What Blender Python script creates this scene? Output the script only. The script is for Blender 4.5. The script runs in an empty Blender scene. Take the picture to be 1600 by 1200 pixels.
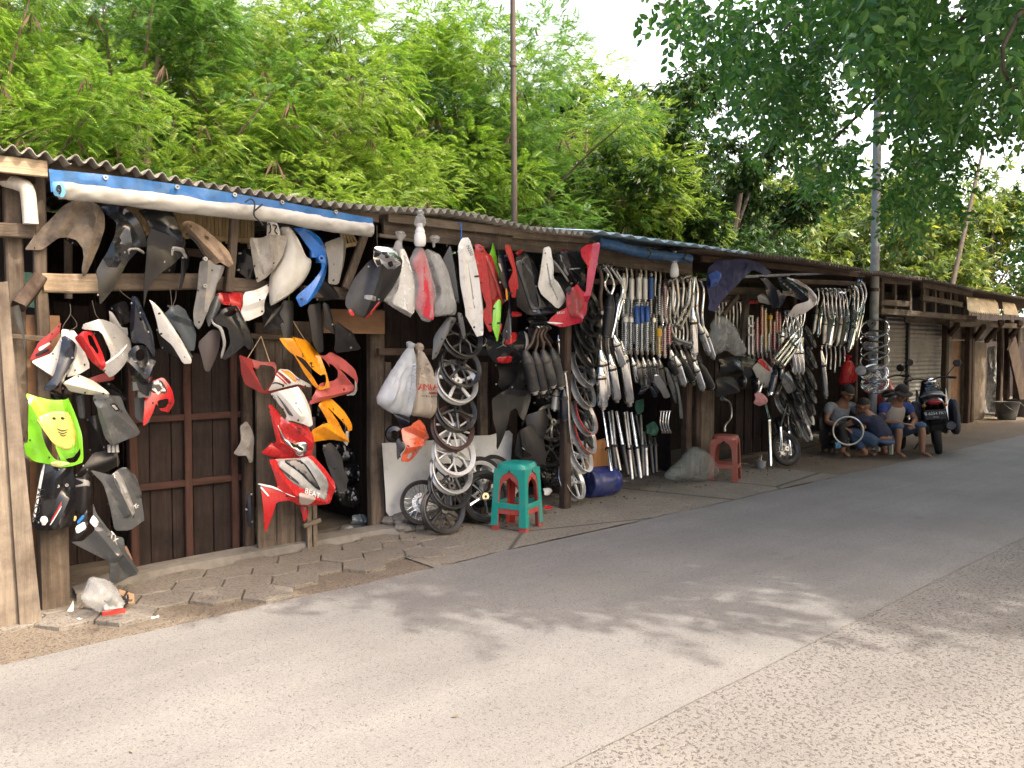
import bpy, math, random
import numpy as np
from mathutils import Vector, Matrix, noise
from mathutils.geometry import delaunay_2d_cdt

SC = bpy.context.scene
COL = SC.collection
R = math.radians
rng = random.Random(7)
nrg = np.random.default_rng(11)

# ------------------------------------------------------------------ camera
# world: x runs along the road to the far right, y runs away from the road into the stalls, z up
FPX, CX, CY, HZ, CAMH = 1250.0, 800.0, 600.0, 550.0, 1.42
PITCH = math.atan((CY - HZ) / FPX)
YAW = R(47.7)                         # from +x towards +y
AH = Vector((math.cos(YAW), math.sin(YAW), 0))
RT = Vector((math.sin(YAW), -math.cos(YAW), 0))
FW = AH * math.cos(PITCH) - Vector((0, 0, 1)) * math.sin(PITCH)
UP = RT.cross(FW)
CAM = Vector((0, 0, CAMH))
cam = bpy.data.cameras.new('camera')
cam.sensor_width = 36.0
cam.lens = 36.0 * FPX / 1600.0
cam.clip_start = 0.05
cam.clip_end = 800
camo = bpy.data.objects.new('camera', cam)
COL.objects.link(camo)
m3 = Matrix((RT, UP, -FW)).transposed()
camo.matrix_world = Matrix.Translation(CAM) @ m3.to_4x4()
SC.camera = camo

# ------------------------------------------------------------------ sky, sun, exposure
SUN_EL, SUN_AZ = R(50), math.atan2(-0.94, 0.34)      # azimuth: direction towards the sun, angle from +x
SUN_DIR = Vector((math.cos(SUN_EL) * math.cos(SUN_AZ), math.cos(SUN_EL) * math.sin(SUN_AZ), math.sin(SUN_EL)))
w = bpy.data.worlds.new("World")
SC.world = w
w.use_nodes = True
nt = w.node_tree
bg = nt.nodes['Background']
sky = nt.nodes.new('ShaderNodeTexSky')
sky.sky_type = 'NISHITA'
sky.sun_disc = False
sky.sun_elevation = SUN_EL
sky.sun_rotation = math.pi / 2 - SUN_AZ
sky.air_density = 1.2
sky.dust_density = 10.0
sky.ozone_density = 1.0
hs = nt.nodes.new('ShaderNodeHueSaturation')
hs.inputs['Saturation'].default_value = 1.5      # raised, so the sky is bluer and its light cools the shade
nt.links.new(sky.outputs[0], hs.inputs['Color'])
# added white glow low behind the trees: whitens the sky and backlights leaves
tcw = nt.nodes.new('ShaderNodeTexCoord'); dp = nt.nodes.new('ShaderNodeVectorMath'); dp.operation = 'DOT_PRODUCT'
nt.links.new(tcw.outputs['Generated'], dp.inputs[0]); dp.inputs[1].default_value = Vector((.72, .62, .32)).normalized()
cn = nt.nodes.new('ShaderNodeTexNoise'); cn.inputs['Scale'].default_value = 3.2; cn.inputs['Detail'].default_value = 7
nt.links.new(tcw.outputs['Generated'], cn.inputs['Vector'])
am = nt.nodes.new('ShaderNodeMath'); am.operation = 'MULTIPLY_ADD'; am.inputs[1].default_value = .35
nt.links.new(cn.outputs['Fac'], am.inputs[0]); nt.links.new(dp.outputs['Value'], am.inputs[2])
mrw = nt.nodes.new('ShaderNodeMapRange'); mrw.interpolation_type = 'SMOOTHSTEP'
mrw.inputs['From Min'].default_value = .62; mrw.inputs['From Max'].default_value = .98; nt.links.new(am.outputs[0], mrw.inputs['Value'])
mw = nt.nodes.new('ShaderNodeMix'); mw.data_type = 'RGBA'; nt.links.new(mrw.outputs[0], mw.inputs['Factor'])
nt.links.new(hs.outputs[0], mw.inputs['A']); mw.inputs['B'].default_value = (5.6, 5.8, 6.0, 1)
nt.links.new(mw.outputs['Result'], bg.inputs[0])
bg.inputs[1].default_value = 0.15
sl = bpy.data.lights.new('sun', 'SUN')
sl.energy = 2.05
sl.angle = R(0.55)
sl.color = (1.0, 0.92, 0.80)
so = bpy.data.objects.new('sun', sl)
COL.objects.link(so)
so.rotation_euler = SUN_DIR.to_track_quat('Z', 'Y').to_euler()
so.location = (0, -20, 30)
SC.view_settings.view_transform = 'Standard'
SC.view_settings.look = 'None'
SC.view_settings.exposure = 1.72
SC.view_settings.gamma = 1.0
SC.view_settings.use_curve_mapping = False

# ------------------------------------------------------------------ pixel helpers (authoring only: pixel -> real point at a real distance)
FR = {'X': (0, 0, 1.0), 'A': (0, 200, .266667), 'B': (0, 480, .266667), 'C': (0, 760, .266667), 'D': (280, 280, .266667),
      'E': (280, 540, .266667), 'F': (560, 320, .233333), 'G': (560, 580, .233333), 'H': (800, 360, .233333),
      'I': (800, 560, .233333), 'J': (1040, 360, .233333), 'K': (1040, 520, .233333), 'L': (1260, 480, .2), 'Q': (1300, 400, .25),
      'N1': (30, 720, .1), 'N2': (110, 780, .1166), 'N3': (200, 450, .175), 'N4': (380, 560, .1167), 'N5': (600, 560, .1),
      'N6': (840, 400, .1), 'N7': (1100, 400, .13333), 'N8': (930, 540, .1834), 'O1': (0, 380, .15), 'O2': (1180, 540, .16667),
      'O3': (1280, 430, .1583), 'O4': (1400, 560, .13333), 'O5': (700, 660, .15), 'O6': (280, 340, .2166)}

def px(fr, s):
    x0, y0, k = FR[fr]
    if isinstance(s, str):
        out = []
        for t in s.split():
            a, b = t.split(',')
            out.append((x0 + float(a) * k, y0 + float(b) * k))
        return out
    return (x0 + s[0] * k, y0 + s[1] * k)

def ray(p):
    return FW + RT * ((p[0] - CX) / FPX) - UP * ((p[1] - CY) / FPX)

def P(p, d):                          # point where the pixel's ray meets the vertical plane y = d
    r = ray(p)
    return CAM + r * (d / r.y)

def G(p, z=0.0):                      # point on the ground (height z)
    r = ray(p)
    return CAM + r * ((z - CAMH) / r.z)

# ------------------------------------------------------------------ objects
def tag(o, label=None, cat=None, group=None, kind=None):
    if label: o['label'] = label
    if cat: o['category'] = cat
    if group: o['group'] = group
    if kind: o['kind'] = kind
    return o

def empty(name, loc, label=None, cat=None, group=None):
    o = bpy.data.objects.new(name, None)
    o.empty_display_size = .1
    o.location = loc
    COL.objects.link(o)
    return tag(o, label, cat, group)

def wloc(o):
    v = Vector((0, 0, 0))
    while o is not None:
        v = v + o.location
        o = o.parent
    return v

def kids(o):
    return [c for c in COL.objects if c.parent == o]

def copy_tree(o, parent=None):
    c = o.copy()
    COL.objects.link(c)
    if parent is not None:
        c.parent = parent
        c.matrix_parent_inverse = Matrix.Identity(4)
    for ch in KID.get(o.name, []):
        copy_tree(ch, c)
    return c
KID = {}

def link(name, me, parent=None):
    o = bpy.data.objects.new(name, me)
    COL.objects.link(o)
    if parent is not None:
        o.parent = parent
        KID.setdefault(parent.name, []).append(o)
    return o

def mesh_from(name, v, f, mat, smooth=False):
    me = bpy.data.meshes.new(name)
    me.from_pydata([tuple(p) for p in v], [], f)
    if mat is not None:
        me.materials.append(mat)
    if smooth:
        me.polygons.foreach_set('use_smooth', [True] * len(me.polygons))
    me.update()
    return me

class MB:
    """collects shapes, builds them as one mesh object"""
    def __init__(s):
        s.v = []; s.f = []
    def add(s, v, f):
        n = len(s.v)
        s.v += [Vector(p) for p in v]
        s.f += [tuple(i + n for i in q) for q in f]
        return s
    def box(s, c, size, rot=None):
        a, b, h = [k / 2 for k in size]
        e = min(a, b, h) * .12
        pts = []
        for z in (-1, 1):
            for (sx, sy) in ((-1, -1), (1, -1), (1, 1), (-1, 1)):
                pts.append(Vector((sx * a, sy * b, z * h)))
        if rot is not None:
            pts = [rot @ p for p in pts]
        pts = [p + Vector(c) for p in pts]
        return s.add(pts, [(3, 2, 1, 0), (4, 5, 6, 7), (0, 1, 5, 4), (1, 2, 6, 5), (2, 3, 7, 6), (3, 0, 4, 7)])
    def beam(s, p0, p1, w, t, up=(0, 0, 1), jit=.06, seg=None, ch=.14):
        """board from p0 to p1: w along 'up' x axis plane, t across; rough hewn, chamfered"""
        p0 = Vector(p0); p1 = Vector(p1)
        ax = (p1 - p0); L = ax.length; ax.normalize()
        u = Vector(up); u = (u - ax * u.dot(ax))
        if u.length < 1e-4:
            u = Vector((0, 1, 0)) - ax * ax.y
        u.normalize(); sd = ax.cross(u)
        n = seg or max(2, min(10, int(L / .25)))
        c = min(w, t) * ch
        a, b = w / 2, t / 2
        sec = [(-a + c, -b), (a - c, -b), (a, -b + c), (a, b - c), (a - c, b), (-a + c, b), (-a, b - c), (-a, -b + c)]
        base = len(s.v); vs = []; fs = []
        ph = rng.random() * 50
        for i in range(n + 1):
            q = p0.lerp(p1, i / n)
            j1 = noise.noise(Vector((ph, i * .9, 0))) * min(w, t) * jit * 2
            j2 = noise.noise(Vector((ph + 9, i * .9, 3))) * min(w, t) * jit * 2
            k = 1 + noise.noise(Vector((ph + 4, i * 1.3, 7))) * jit
            for (x, y) in sec:
                vs.append(q + u * (x * k + j1) + sd * (y * k + j2))
        for i in range(n):
            for k in range(8):
                fs.append((i * 8 + k, i * 8 + (k + 1) % 8, i * 8 + 8 + (k + 1) % 8, i * 8 + 8 + k))
        fs.append(tuple(range(7, -1, -1))); fs.append(tuple(n * 8 + k for k in range(8)))
        return s.add(vs, fs)
    def tube(s, pts, r, n=10, smooth_path=0, cap=True):
        pts = [Vector(p) for p in pts]
        if smooth_path:
            pts, r = spline(pts, r, smooth_path)
        rs = r if isinstance(r, (list, tuple)) else [r] * len(pts)
        vs = []; fs = []
        t0 = (pts[1] - pts[0]).normalized()
        u = t0.orthogonal().normalized()
        for i, p in enumerate(pts):
            t = (pts[min(i + 1, len(pts) - 1)] - pts[max(i - 1, 0)])
            if t.length < 1e-9: t = t0
            t = t.normalized()
            u = (u - t * u.dot(t)).normalized()
            b = t.cross(u)
            for k in range(n):
                a = 2 * math.pi * k / n
                vs.append(p + (u * math.cos(a) + b * math.sin(a)) * rs[i])
        m = len(pts)
        for i in range(m - 1):
            for k in range(n):
                fs.append((i * n + k, i * n + (k + 1) % n, (i + 1) * n + (k + 1) % n, (i + 1) * n + k))
        if cap:
            fs.append(tuple(range(n - 1, -1, -1))); fs.append(tuple((m - 1) * n + k for k in range(n)))
        return s.add(vs, fs)
    def lathe(s, prof, c=(0, 0, 0), axis=(0, 0, 1), n=32, close=False):
        """prof: (radius, along axis)"""
        ax = Vector(axis).normalized(); u = ax.orthogonal().normalized(); b = ax.cross(u); c = Vector(c)
        vs = []; fs = []; m = len(prof)
        for k in range(n):
            a = 2 * math.pi * k / n
            d = u * math.cos(a) + b * math.sin(a)
            for (r, z) in prof:
                vs.append(c + d * r + ax * z)
        mm = m if close else m - 1
        for k in range(n):
            k2 = (k + 1) % n
            for i in range(mm):
                j = (i + 1) % m
                fs.append((k * m + i, k2 * m + i, k2 * m + j, k * m + j))
        return s.add(vs, fs)
    def ball(s, c, r, n=10, sq=(1, 1, 1)):
        c = Vector(c); vs = []; fs = []
        for i in range(n + 1):
            t = math.pi * i / n
            for k in range(n * 2):
                a = math.pi * k / n
                vs.append(c + Vector((math.sin(t) * math.cos(a) * r * sq[0], math.sin(t) * math.sin(a) * r * sq[1], math.cos(t) * r * sq[2])))
        for i in range(n):
            for k in range(n * 2):
                k2 = (k + 1) % (n * 2)
                fs.append((i * n * 2 + k, (i + 1) * n * 2 + k, (i + 1) * n * 2 + k2, i * n * 2 + k2))
        return s.add(vs, fs)
    def build(s, name, mat, parent=None, smooth=False, local=False):
        off = Vector((0, 0, 0)) if (local or parent is None) else wloc(parent)
        me = mesh_from(name, [p - off for p in s.v], s.f, mat, smooth)
        if smooth:
            me.set_sharp_from_angle(angle=R(38))
        return link(name, me, parent)
    def build_top(s, name, mat, label, cat, group=None, smooth=False, kind=None):
        """top-level mesh with its origin at the base"""
        lo = Vector((min(p.x for p in s.v), min(p.y for p in s.v), min(p.z for p in s.v)))
        hi = Vector((max(p.x for p in s.v), max(p.y for p in s.v), max(p.z for p in s.v)))
        o0 = Vector(((lo.x + hi.x) / 2, (lo.y + hi.y) / 2, lo.z))
        me = mesh_from(name, [p - o0 for p in s.v], s.f, mat, smooth)
        if smooth:
            me.set_sharp_from_angle(angle=R(38))
        o = link(name, me)
        o.location = o0
        return tag(o, label, cat, group, kind)

def spline(pts, r, sub):
    rs = list(r) if isinstance(r, (list, tuple)) else [r] * len(pts)
    P_ = [pts[0]] + list(pts) + [pts[-1]]; Q = [rs[0]] + rs + [rs[-1]]
    out = []; ro = []
    for i in range(1, len(P_) - 2):
        for k in range(sub):
            t = k / sub
            a, b, c, d = P_[i - 1], P_[i], P_[i + 1], P_[i + 2]
            out.append(.5 * ((2 * b) + (c - a) * t + (2 * a - 5 * b + 4 * c - d) * t * t + (3 * b - a - 3 * c + d) * t ** 3))
            ro.append(Q[i] + (Q[i + 1] - Q[i]) * t)
    out.append(P_[-2]); ro.append(Q[-2])
    return out, ro

# ------------------------------------------------------------------ materials
MATS = {}
def M(name, col, rough=.5, metal=0., var=.18, scale=6., bump=0., bscale=60., dirt=None, dirt_amt=.35, dirt_scale=5., coat=0.,
      stretch=(1, 1, 1), sss=0., spec=.5, trans=0., rvar=.12):
    if name in MATS: return MATS[name]
    m = bpy.data.materials.new(name)
    m.use_nodes = True
    t = m.node_tree; N = t.nodes; Lk = t.links
    b = N['Principled BSDF']
    tc = N.new('ShaderNodeTexCoord'); mp = N.new('ShaderNodeMapping'); oi = N.new('ShaderNodeObjectInfo')
    mp.inputs['Scale'].default_value = stretch
    ad = N.new('ShaderNodeVectorMath'); ad.operation = 'MULTIPLY_ADD'
    cmb = N.new('ShaderNodeCombineXYZ')
    for i in range(3): Lk.new(oi.outputs['Random'], cmb.inputs[i])
    Lk.new(cmb.outputs[0], ad.inputs[0]); ad.inputs[1].default_value = (37, 19, 53); Lk.new(tc.outputs['Object'], ad.inputs[2])
    Lk.new(ad.outputs[0], mp.inputs['Vector'])
    nz = N.new('ShaderNodeTexNoise'); nz.inputs['Scale'].default_value = scale; nz.inputs['Detail'].default_value = 6; nz.inputs['Roughness'].default_value = .65
    Lk.new(mp.outputs[0], nz.inputs['Vector'])
    rp = N.new('ShaderNodeValToRGB')
    rp.color_ramp.elements[0].position = .3; rp.color_ramp.elements[1].position = .7
    rp.color_ramp.elements[0].color = tuple(c * (1 - var) for c in col) + (1,)
    rp.color_ramp.elements[1].color = tuple(min(1, c * (1 + var)) for c in col) + (1,)
    Lk.new(nz.outputs['Fac'], rp.inputs[0])
    out = rp.outputs[0]
    if dirt is not None:
        n2 = N.new('ShaderNodeTexNoise'); n2.inputs['Scale'].default_value = dirt_scale; n2.inputs['Detail'].default_value = 8; n2.inputs['Roughness'].default_value = .7
        Lk.new(ad.outputs[0], n2.inputs['Vector'])
        r2 = N.new('ShaderNodeValToRGB'); r2.color_ramp.elements[0].position = .62 - dirt_amt * .35; r2.color_ramp.elements[1].position = .80 - dirt_amt * .2
        Lk.new(n2.outputs['Fac'], r2.inputs[0])
        mx = N.new('ShaderNodeMix'); mx.data_type = 'RGBA'
        Lk.new(r2.outputs[0], mx.inputs['Factor']); Lk.new(out, mx.inputs['A']); mx.inputs['B'].default_value = tuple(dirt) + (1,)
        out = mx.outputs['Result']
    Lk.new(out, b.inputs['Base Color'])
    mr = N.new('ShaderNodeMapRange'); mr.inputs['To Min'].default_value = max(.03, rough - rvar); mr.inputs['To Max'].default_value = min(1, rough + rvar)
    n3 = N.new('ShaderNodeTexNoise'); n3.inputs['Scale'].default_value = scale * 3.1; n3.inputs['Detail'].default_value = 5
    Lk.new(mp.outputs[0], n3.inputs['Vector']); Lk.new(n3.outputs['Fac'], mr.inputs['Value']); Lk.new(mr.outputs[0], b.inputs['Roughness'])
    b.inputs['Metallic'].default_value = metal
    b.inputs['Coat Weight'].default_value = coat
    b.inputs['Coat Roughness'].default_value = .12
    b.inputs['Specular IOR Level'].default_value = spec
    if sss: b.inputs['Subsurface Weight'].default_value = sss; b.inputs['Subsurface Radius'].default_value = (.02, .008, .004)
    if bump:
        nb = N.new('ShaderNodeTexNoise'); nb.inputs['Scale'].default_value = bscale; nb.inputs['Detail'].default_value = 6
        Lk.new(mp.outputs[0], nb.inputs['Vector'])
        bp = N.new('ShaderNodeBump'); bp.inputs['Strength'].default_value = bump; bp.inputs['Distance'].default_value = .01
        Lk.new(nb.outputs['Fac'], bp.inputs['Height']); Lk.new(bp.outputs[0], b.inputs['Normal'])
    if trans:
        tl = N.new('ShaderNodeBsdfTranslucent'); Lk.new(out, tl.inputs[0])
        ms = N.new('ShaderNodeMixShader'); ms.inputs[0].default_value = trans
        Lk.new(b.outputs[0], ms.inputs[1]); Lk.new(tl.outputs[0], ms.inputs[2]); Lk.new(ms.outputs[0], N['Material Output'].inputs[0])
    MATS[name] = m
    return m

def bagmat(name, col, alpha, rough=.22):
    """thin translucent polythene: partly see-through, crinkled"""
    if name in MATS: return MATS[name]
    m = M(name, col, rough, var=.1, scale=9, bump=.3, bscale=26, trans=.35, stretch=(1.6, 1.6, .5))
    t = m.node_tree; N = t.nodes
    o = N['Material Output']; src = o.inputs[0].links[0].from_socket
    tr = N.new('ShaderNodeBsdfTransparent'); mx = N.new('ShaderNodeMixShader')
    nz = N.new('ShaderNodeTexNoise'); nz.inputs['Scale'].default_value = 7; nz.inputs['Detail'].default_value = 3
    tc = N.new('ShaderNodeTexCoord'); t.links.new(tc.outputs['Object'], nz.inputs['Vector'])
    mr = N.new('ShaderNodeMapRange'); mr.inputs['From Min'].default_value = .3; mr.inputs['From Max'].default_value = .7
    mr.inputs['To Min'].default_value = max(0, alpha - .12); mr.inputs['To Max'].default_value = min(1, alpha + .12)
    t.links.new(nz.outputs['Fac'], mr.inputs['Value']); t.links.new(mr.outputs[0], mx.inputs[0])
    t.links.new(tr.outputs[0], mx.inputs[1]); t.links.new(src, mx.inputs[2]); t.links.new(mx.outputs[0], o.inputs[0])
    return m

def leafmat(name, c1, c2, c3=None, trans=.38, rough=.42):
    if name in MATS: return MATS[name]
    m = bpy.data.materials.new(name); m.use_nodes = True
    t = m.node_tree; N = t.nodes; Lk = t.links; b = N['Principled BSDF']
    g = N.new('ShaderNodeNewGeometry'); rp = N.new('ShaderNodeValToRGB')
    e = rp.color_ramp.elements
    e[0].color = tuple(c1) + (1,); e[1].color = tuple(c2) + (1,)
    if c3 is not None:
        e[1].position = .8; k = e.new(.97); k.color = tuple(c3) + (1,)
    Lk.new(g.outputs['Random Per Island'], rp.inputs[0]); Lk.new(rp.outputs[0], b.inputs['Base Color'])
    b.inputs['Roughness'].default_value = rough; b.inputs['Specular IOR Level'].default_value = .35
    tl = N.new('ShaderNodeBsdfTranslucent'); ml = N.new('ShaderNodeMix'); ml.data_type = 'RGBA'; ml.blend_type = 'MULTIPLY'; ml.inputs['Factor'].default_value = 1
    Lk.new(rp.outputs[0], ml.inputs['A']); ml.inputs['B'].default_value = (1.25, 1.3, .7, 1); Lk.new(ml.outputs['Result'], tl.inputs[0])
    ms = N.new('ShaderNodeMixShader'); ms.inputs[0].default_value = trans
    Lk.new(b.outputs[0], ms.inputs[1]); Lk.new(tl.outputs[0], ms.inputs[2]); Lk.new(ms.outputs[0], N['Material Output'].inputs[0])
    MATS[name] = m
    return m

def wood(name, col, dark=(.06, .047, .038), axis='z', var=.4):
    st = {'z': (7, 7, .55), 'x': (.55, 7, 7)}[axis]
    return M(name + '_' + axis, col, .82, var=var, scale=5, bump=.7, bscale=9, dirt=dark, dirt_amt=.5, dirt_scale=4, stretch=st, spec=.25)

# ------------------------------------------------------------------ panels: shells with an outline, curvature, creases and thickness
PINFO = {}
def pip(poly, pts):
    x, y = pts[:, 0], pts[:, 1]
    inside = np.zeros(len(pts), bool)
    n = len(poly); j = n - 1
    for i in range(n):
        xi, yi = poly[i]; xj, yj = poly[j]
        c = ((yi > y) != (yj > y)) & (x < (xj - xi) * (y - yi) / (yj - yi + 1e-12) + xi)
        inside ^= c; j = i
    return inside

def segdist(line, pts, closed=True):
    best = np.full(len(pts), 1e9)
    n = len(line)
    for i in range(n if closed else n - 1):
        a = np.array(line[i]); b = np.array(line[(i + 1) % n]); ab = b - a
        t = np.clip(((pts - a) @ ab) / (ab @ ab + 1e-12), 0, 1)
        best = np.minimum(best, np.linalg.norm(pts - (a + t[:, None] * ab), axis=1))
    return best

def chaikin(p, closed=True, k=.18):
    o = []; n = len(p)
    for i in range(n):
        a = np.array(p[i]); b = np.array(p[(i + 1) % n])
        o.append(a * (1 - k) + b * k); o.append(a * k + b * (1 - k))
    return o

def resample(poly, s):
    o = []; n = len(poly)
    for i in range(n):
        a = np.array(poly[i]); b = np.array(poly[(i + 1) % n]); L = np.linalg.norm(b - a)
        m = max(1, int(round(L / s)))
        for k in range(m): o.append(a + (b - a) * k / m)
    return o

def triangulate(poly, holes, s, creases=()):
    bnd = resample(poly, s); loops = [bnd] + [resample(h, s) for h in holes]
    pts = []; edges = []
    for lp in loops:
        n0 = len(pts); pts += lp
        edges += [(n0 + i, n0 + (i + 1) % len(lp)) for i in range(len(lp))]
    for cr in creases:
        cp = []
        for i in range(len(cr) - 1):
            a, b = np.array(cr[i]), np.array(cr[i + 1]); m = max(1, int(np.linalg.norm(b - a) / s))
            cp += [a + (b - a) * k / m for k in range(m)]
        cp = np.array(cp + [np.array(cr[-1])]); ok = pip(poly, cp) & (segdist(poly, cp) > s * .3)
        for h in holes: ok &= ~pip(h, cp) & (segdist(h, cp) > s * .3)
        last = None
        for q, k in zip(cp, ok):
            if not k: last = None; continue
            pts.append(q)
            if last is not None: edges.append((last, len(pts) - 1))
            last = len(pts) - 1
    cpts = np.array([p for p in pts[len(loops[0]):]]) if creases and len(pts) > len(loops[0]) else None
    A = np.array(poly); lo = A.min(0); hi = A.max(0)
    g = []; row = 0; y = lo[1]
    while y < hi[1]:
        x = lo[0] + (s / 2 if row % 2 else 0)
        while x < hi[0]:
            g.append((x, y)); x += s
        y += s * .87; row += 1
    if g:
        g = np.array(g)
        ok = pip(poly, g) & (segdist(poly, g) > s * .45)
        for h in holes: ok &= ~pip(h, g) & (segdist(h, g) > s * .45)
        if cpts is not None: ok &= (np.linalg.norm(g[:, None] - cpts[None], axis=2).min(1) > s * .5)
        pts += list(g[ok])
    r = delaunay_2d_cdt([Vector((p[0], p[1])) for p in pts], edges, [], 0, 1e-6)
    V = np.array([(v.x, v.y) for v in r[0]]); F = [tuple(f) for f in r[2]]
    cen = np.array([V[list(f)].mean(0) for f in F])
    ok = pip(poly, cen)
    for h in holes: ok &= ~pip(h, cen)
    F = [f for f, k in zip(F, ok) if k]
    return V, F

def shell(name, fr, pts, d, mat, parent=None, bulge=.03, yaw=0., tilt=0., holes=(), ridges=(), th=.004, rnd=1, crumple=0., cs=14., both=False, res=26, pleat=None, front=0.):
    pp = px(fr, pts)
    ctr = np.mean(pp, axis=0)
    c = P(ctr, d)
    ya, ti = R(yaw), R(tilt)
    n = Vector((math.sin(ya) * math.cos(ti), -math.cos(ya) * math.cos(ti), math.sin(ti)))
    e1 = Vector((math.cos(ya), math.sin(ya), 0)); e2 = n.cross(e1)
    def to2(q, off=0.):
        r_ = ray(q); t = ((c + n * off) - CAM).dot(n) / r_.dot(n)
        v = CAM + r_ * t - c
        return (v.dot(e1), v.dot(e2))
    poly = [to2(q) for q in pp]
    ar = sum(poly[i][0] * poly[(i + 1) % len(poly)][1] - poly[(i + 1) % len(poly)][0] * poly[i][1] for i in range(len(poly)))
    if ar < 0: poly = poly[::-1]
    for _ in range(rnd): poly = chaikin(poly, k=.18 if both else .12)
    hl = []
    for h in holes:
        q = [to2(k) for k in px(fr, h)]
        hl.append(chaikin(q))
    A = np.array(poly); size = max(A.max(0) - A.min(0))
    s = max(size / res, .006)
    rid = []
    for (ln, hh, ww) in ridges:
        rid.append((np.array([to2(k) for k in px(fr, ln)]), hh, ww))
    V, F = triangulate(poly, hl, s, [r_[0] for r_ in rid])
    allp = poly
    pl0 = np.array(to2(px(fr, pleat))) if pleat else None
    dm = segdist(allp, V).max()
    ph = rng.random() * 100
    mid = (A.max(0) + A.min(0)) / 2
    cv = np.cov((V - V.mean(0)).T); ew, ev = np.linalg.eigh(cv); minor, major = ev[:, 0], ev[:, 1]
    hw = max(1e-3, np.abs((V - mid) @ minor).max()); hl_ = max(1e-3, np.abs((V - mid) @ major).max())
    def disp(Q):
        Q = np.atleast_2d(np.array(Q, float))
        dd = np.clip(segdist(allp, Q) / (dm + 1e-9), 0, 1)
        if both:
            h = bulge * np.sqrt(np.clip(1 - (1 - dd) ** 2, 0, 1))
        else:                                   # a sheet bent about its long axis, edges turned back
            uu = np.clip((Q - mid) @ minor / hw, -1, 1); vv = (Q - mid) @ major / hl_
            h = bulge * (1.15 * (1 - np.abs(uu) ** 1.7) + .35 * (1 - vv ** 2))
        for ln, hh, ww in rid:
            h = h + hh * 1.2 * np.clip(1 - segdist(ln, Q, False) / ww, 0, 1)
        if pl0 is not None:                     # folds fanning out from the knot
            dv = Q - pl0; an = np.arctan2(dv[:, 0], -dv[:, 1]); rr = np.linalg.norm(dv, axis=1)
            kk = np.array([noise.noise(Vector((a * 7, ph, r * 2.5))) + .6 * noise.noise(Vector((a * 17, ph + 5, r * 4))) for a, r in zip(an, rr)])
            h = h + .55 * bulge * kk * (.35 + .65 * np.clip(dd * 2, 0, 1)) * np.clip(rr * 6, .2, 1)
        if crumple:
            k = np.array([noise.ridged_multi_fractal(Vector((q[0] * cs + ph, q[1] * cs * .55, ph)), .9, 2., 3, 1., 2.) - 1.2 for q in Q])
            h = h + crumple * k * (.25 + .75 * dd)
        return h
    H = disp(V)
    org = c.copy()
    if parent is None:
        org = c + e2 * (A[:, 1].min())
    else:
        org = wloc(parent)
    fv = [c + e1 * q[0] + e2 * q[1] + n * (h + front) - org for q, h in zip(V, H)]
    nv = len(fv)
    from collections import Counter
    ec = Counter()
    for f in F:
        for i in range(len(f)): ec[tuple(sorted((f[i], f[(i + 1) % len(f)])))] += 1
    if both:
        hb = disp(V)
        bv = [c + e1 * q[0] + e2 * q[1] - n * (h * .9 + .002) - org for q, h in zip(V, hb)]
    else:
        bv = [p - n * th for p in fv]
    faces = list(F) + [tuple(i + nv for i in reversed(f)) for f in F]
    for f in F:
        for i in range(len(f)):
            a, b = f[i], f[(i + 1) % len(f)]
            if ec[tuple(sorted((a, b)))] == 1: faces.append((b, a, a + nv, b + nv))
    me = mesh_from(name, fv + bv, faces, mat, True)
    me.set_sharp_from_angle(angle=R(50 if both else 21))
    o = link(name, me, parent)
    if parent is None: o.location = org
    PINFO[o.name] = (c, e1, e2, n, disp, to2)
    return o

def panel(name, label, cat, *a, group=None, **k):
    return tag(shell(name, *a, **k), label, cat, group)

def decal(par, name, fr, pts, mat, off=.002, rnd=1, th=.0015, holes=()):
    c, e1, e2, n, disp, to2 = PINFO[par.name]
    def fit(q):
        h = 0.
        for _ in range(3): z = to2(q, h); h = float(disp([z])[0])
        return z
    poly = [fit(q) for q in px(fr, pts)]
    ar = sum(poly[i][0] * poly[(i + 1) % len(poly)][1] - poly[(i + 1) % len(poly)][0] * poly[i][1] for i in range(len(poly)))
    if ar < 0: poly = poly[::-1]
    for _ in range(rnd): poly = chaikin(poly)
    A = np.array(poly); s = max(max(A.max(0) - A.min(0)) / 14, .005)
    V, F = triangulate(poly, [chaikin([fit(q) for q in px(fr, h)]) for h in holes], s)
    H = disp(V); org = wloc(par); nv = len(V)
    fv = [c + e1 * q[0] + e2 * q[1] + n * (h + off) - org for q, h in zip(V, H)]
    from collections import Counter
    ec = Counter()
    for f in F:
        for i in range(len(f)): ec[tuple(sorted((f[i], f[(i + 1) % len(f)])))] += 1
    bv = [p - n * th for p in fv]
    faces = list(F) + [tuple(i + nv for i in reversed(f)) for f in F]
    for f in F:
        for i in range(len(f)):
            a, b = f[i], f[(i + 1) % len(f)]
            if ec[tuple(sorted((a, b)))] == 1: faces.append((b, a, a + nv, b + nv))
    o = link(name, mesh_from(name, fv + bv, faces, mat, True), par)
    return o

def text_mesh(body, size=1.):
    cu = bpy.data.curves.new('lettering', 'FONT'); cu.body = body; cu.size = size; cu.align_x = 'CENTER'; cu.align_y = 'CENTER'
    o = bpy.data.objects.new('lettering', cu); COL.objects.link(o)
    bpy.context.view_layer.update()
    me = bpy.data.meshes.new_from_object(o.evaluated_get(bpy.context.evaluated_depsgraph_get()))
    v = [tuple(x.co[:2]) for x in me.vertices]; f = [tuple(p.vertices) for p in me.polygons]
    bpy.data.objects.remove(o); bpy.data.curves.remove(cu); bpy.data.meshes.remove(me)
    return v, f

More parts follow.
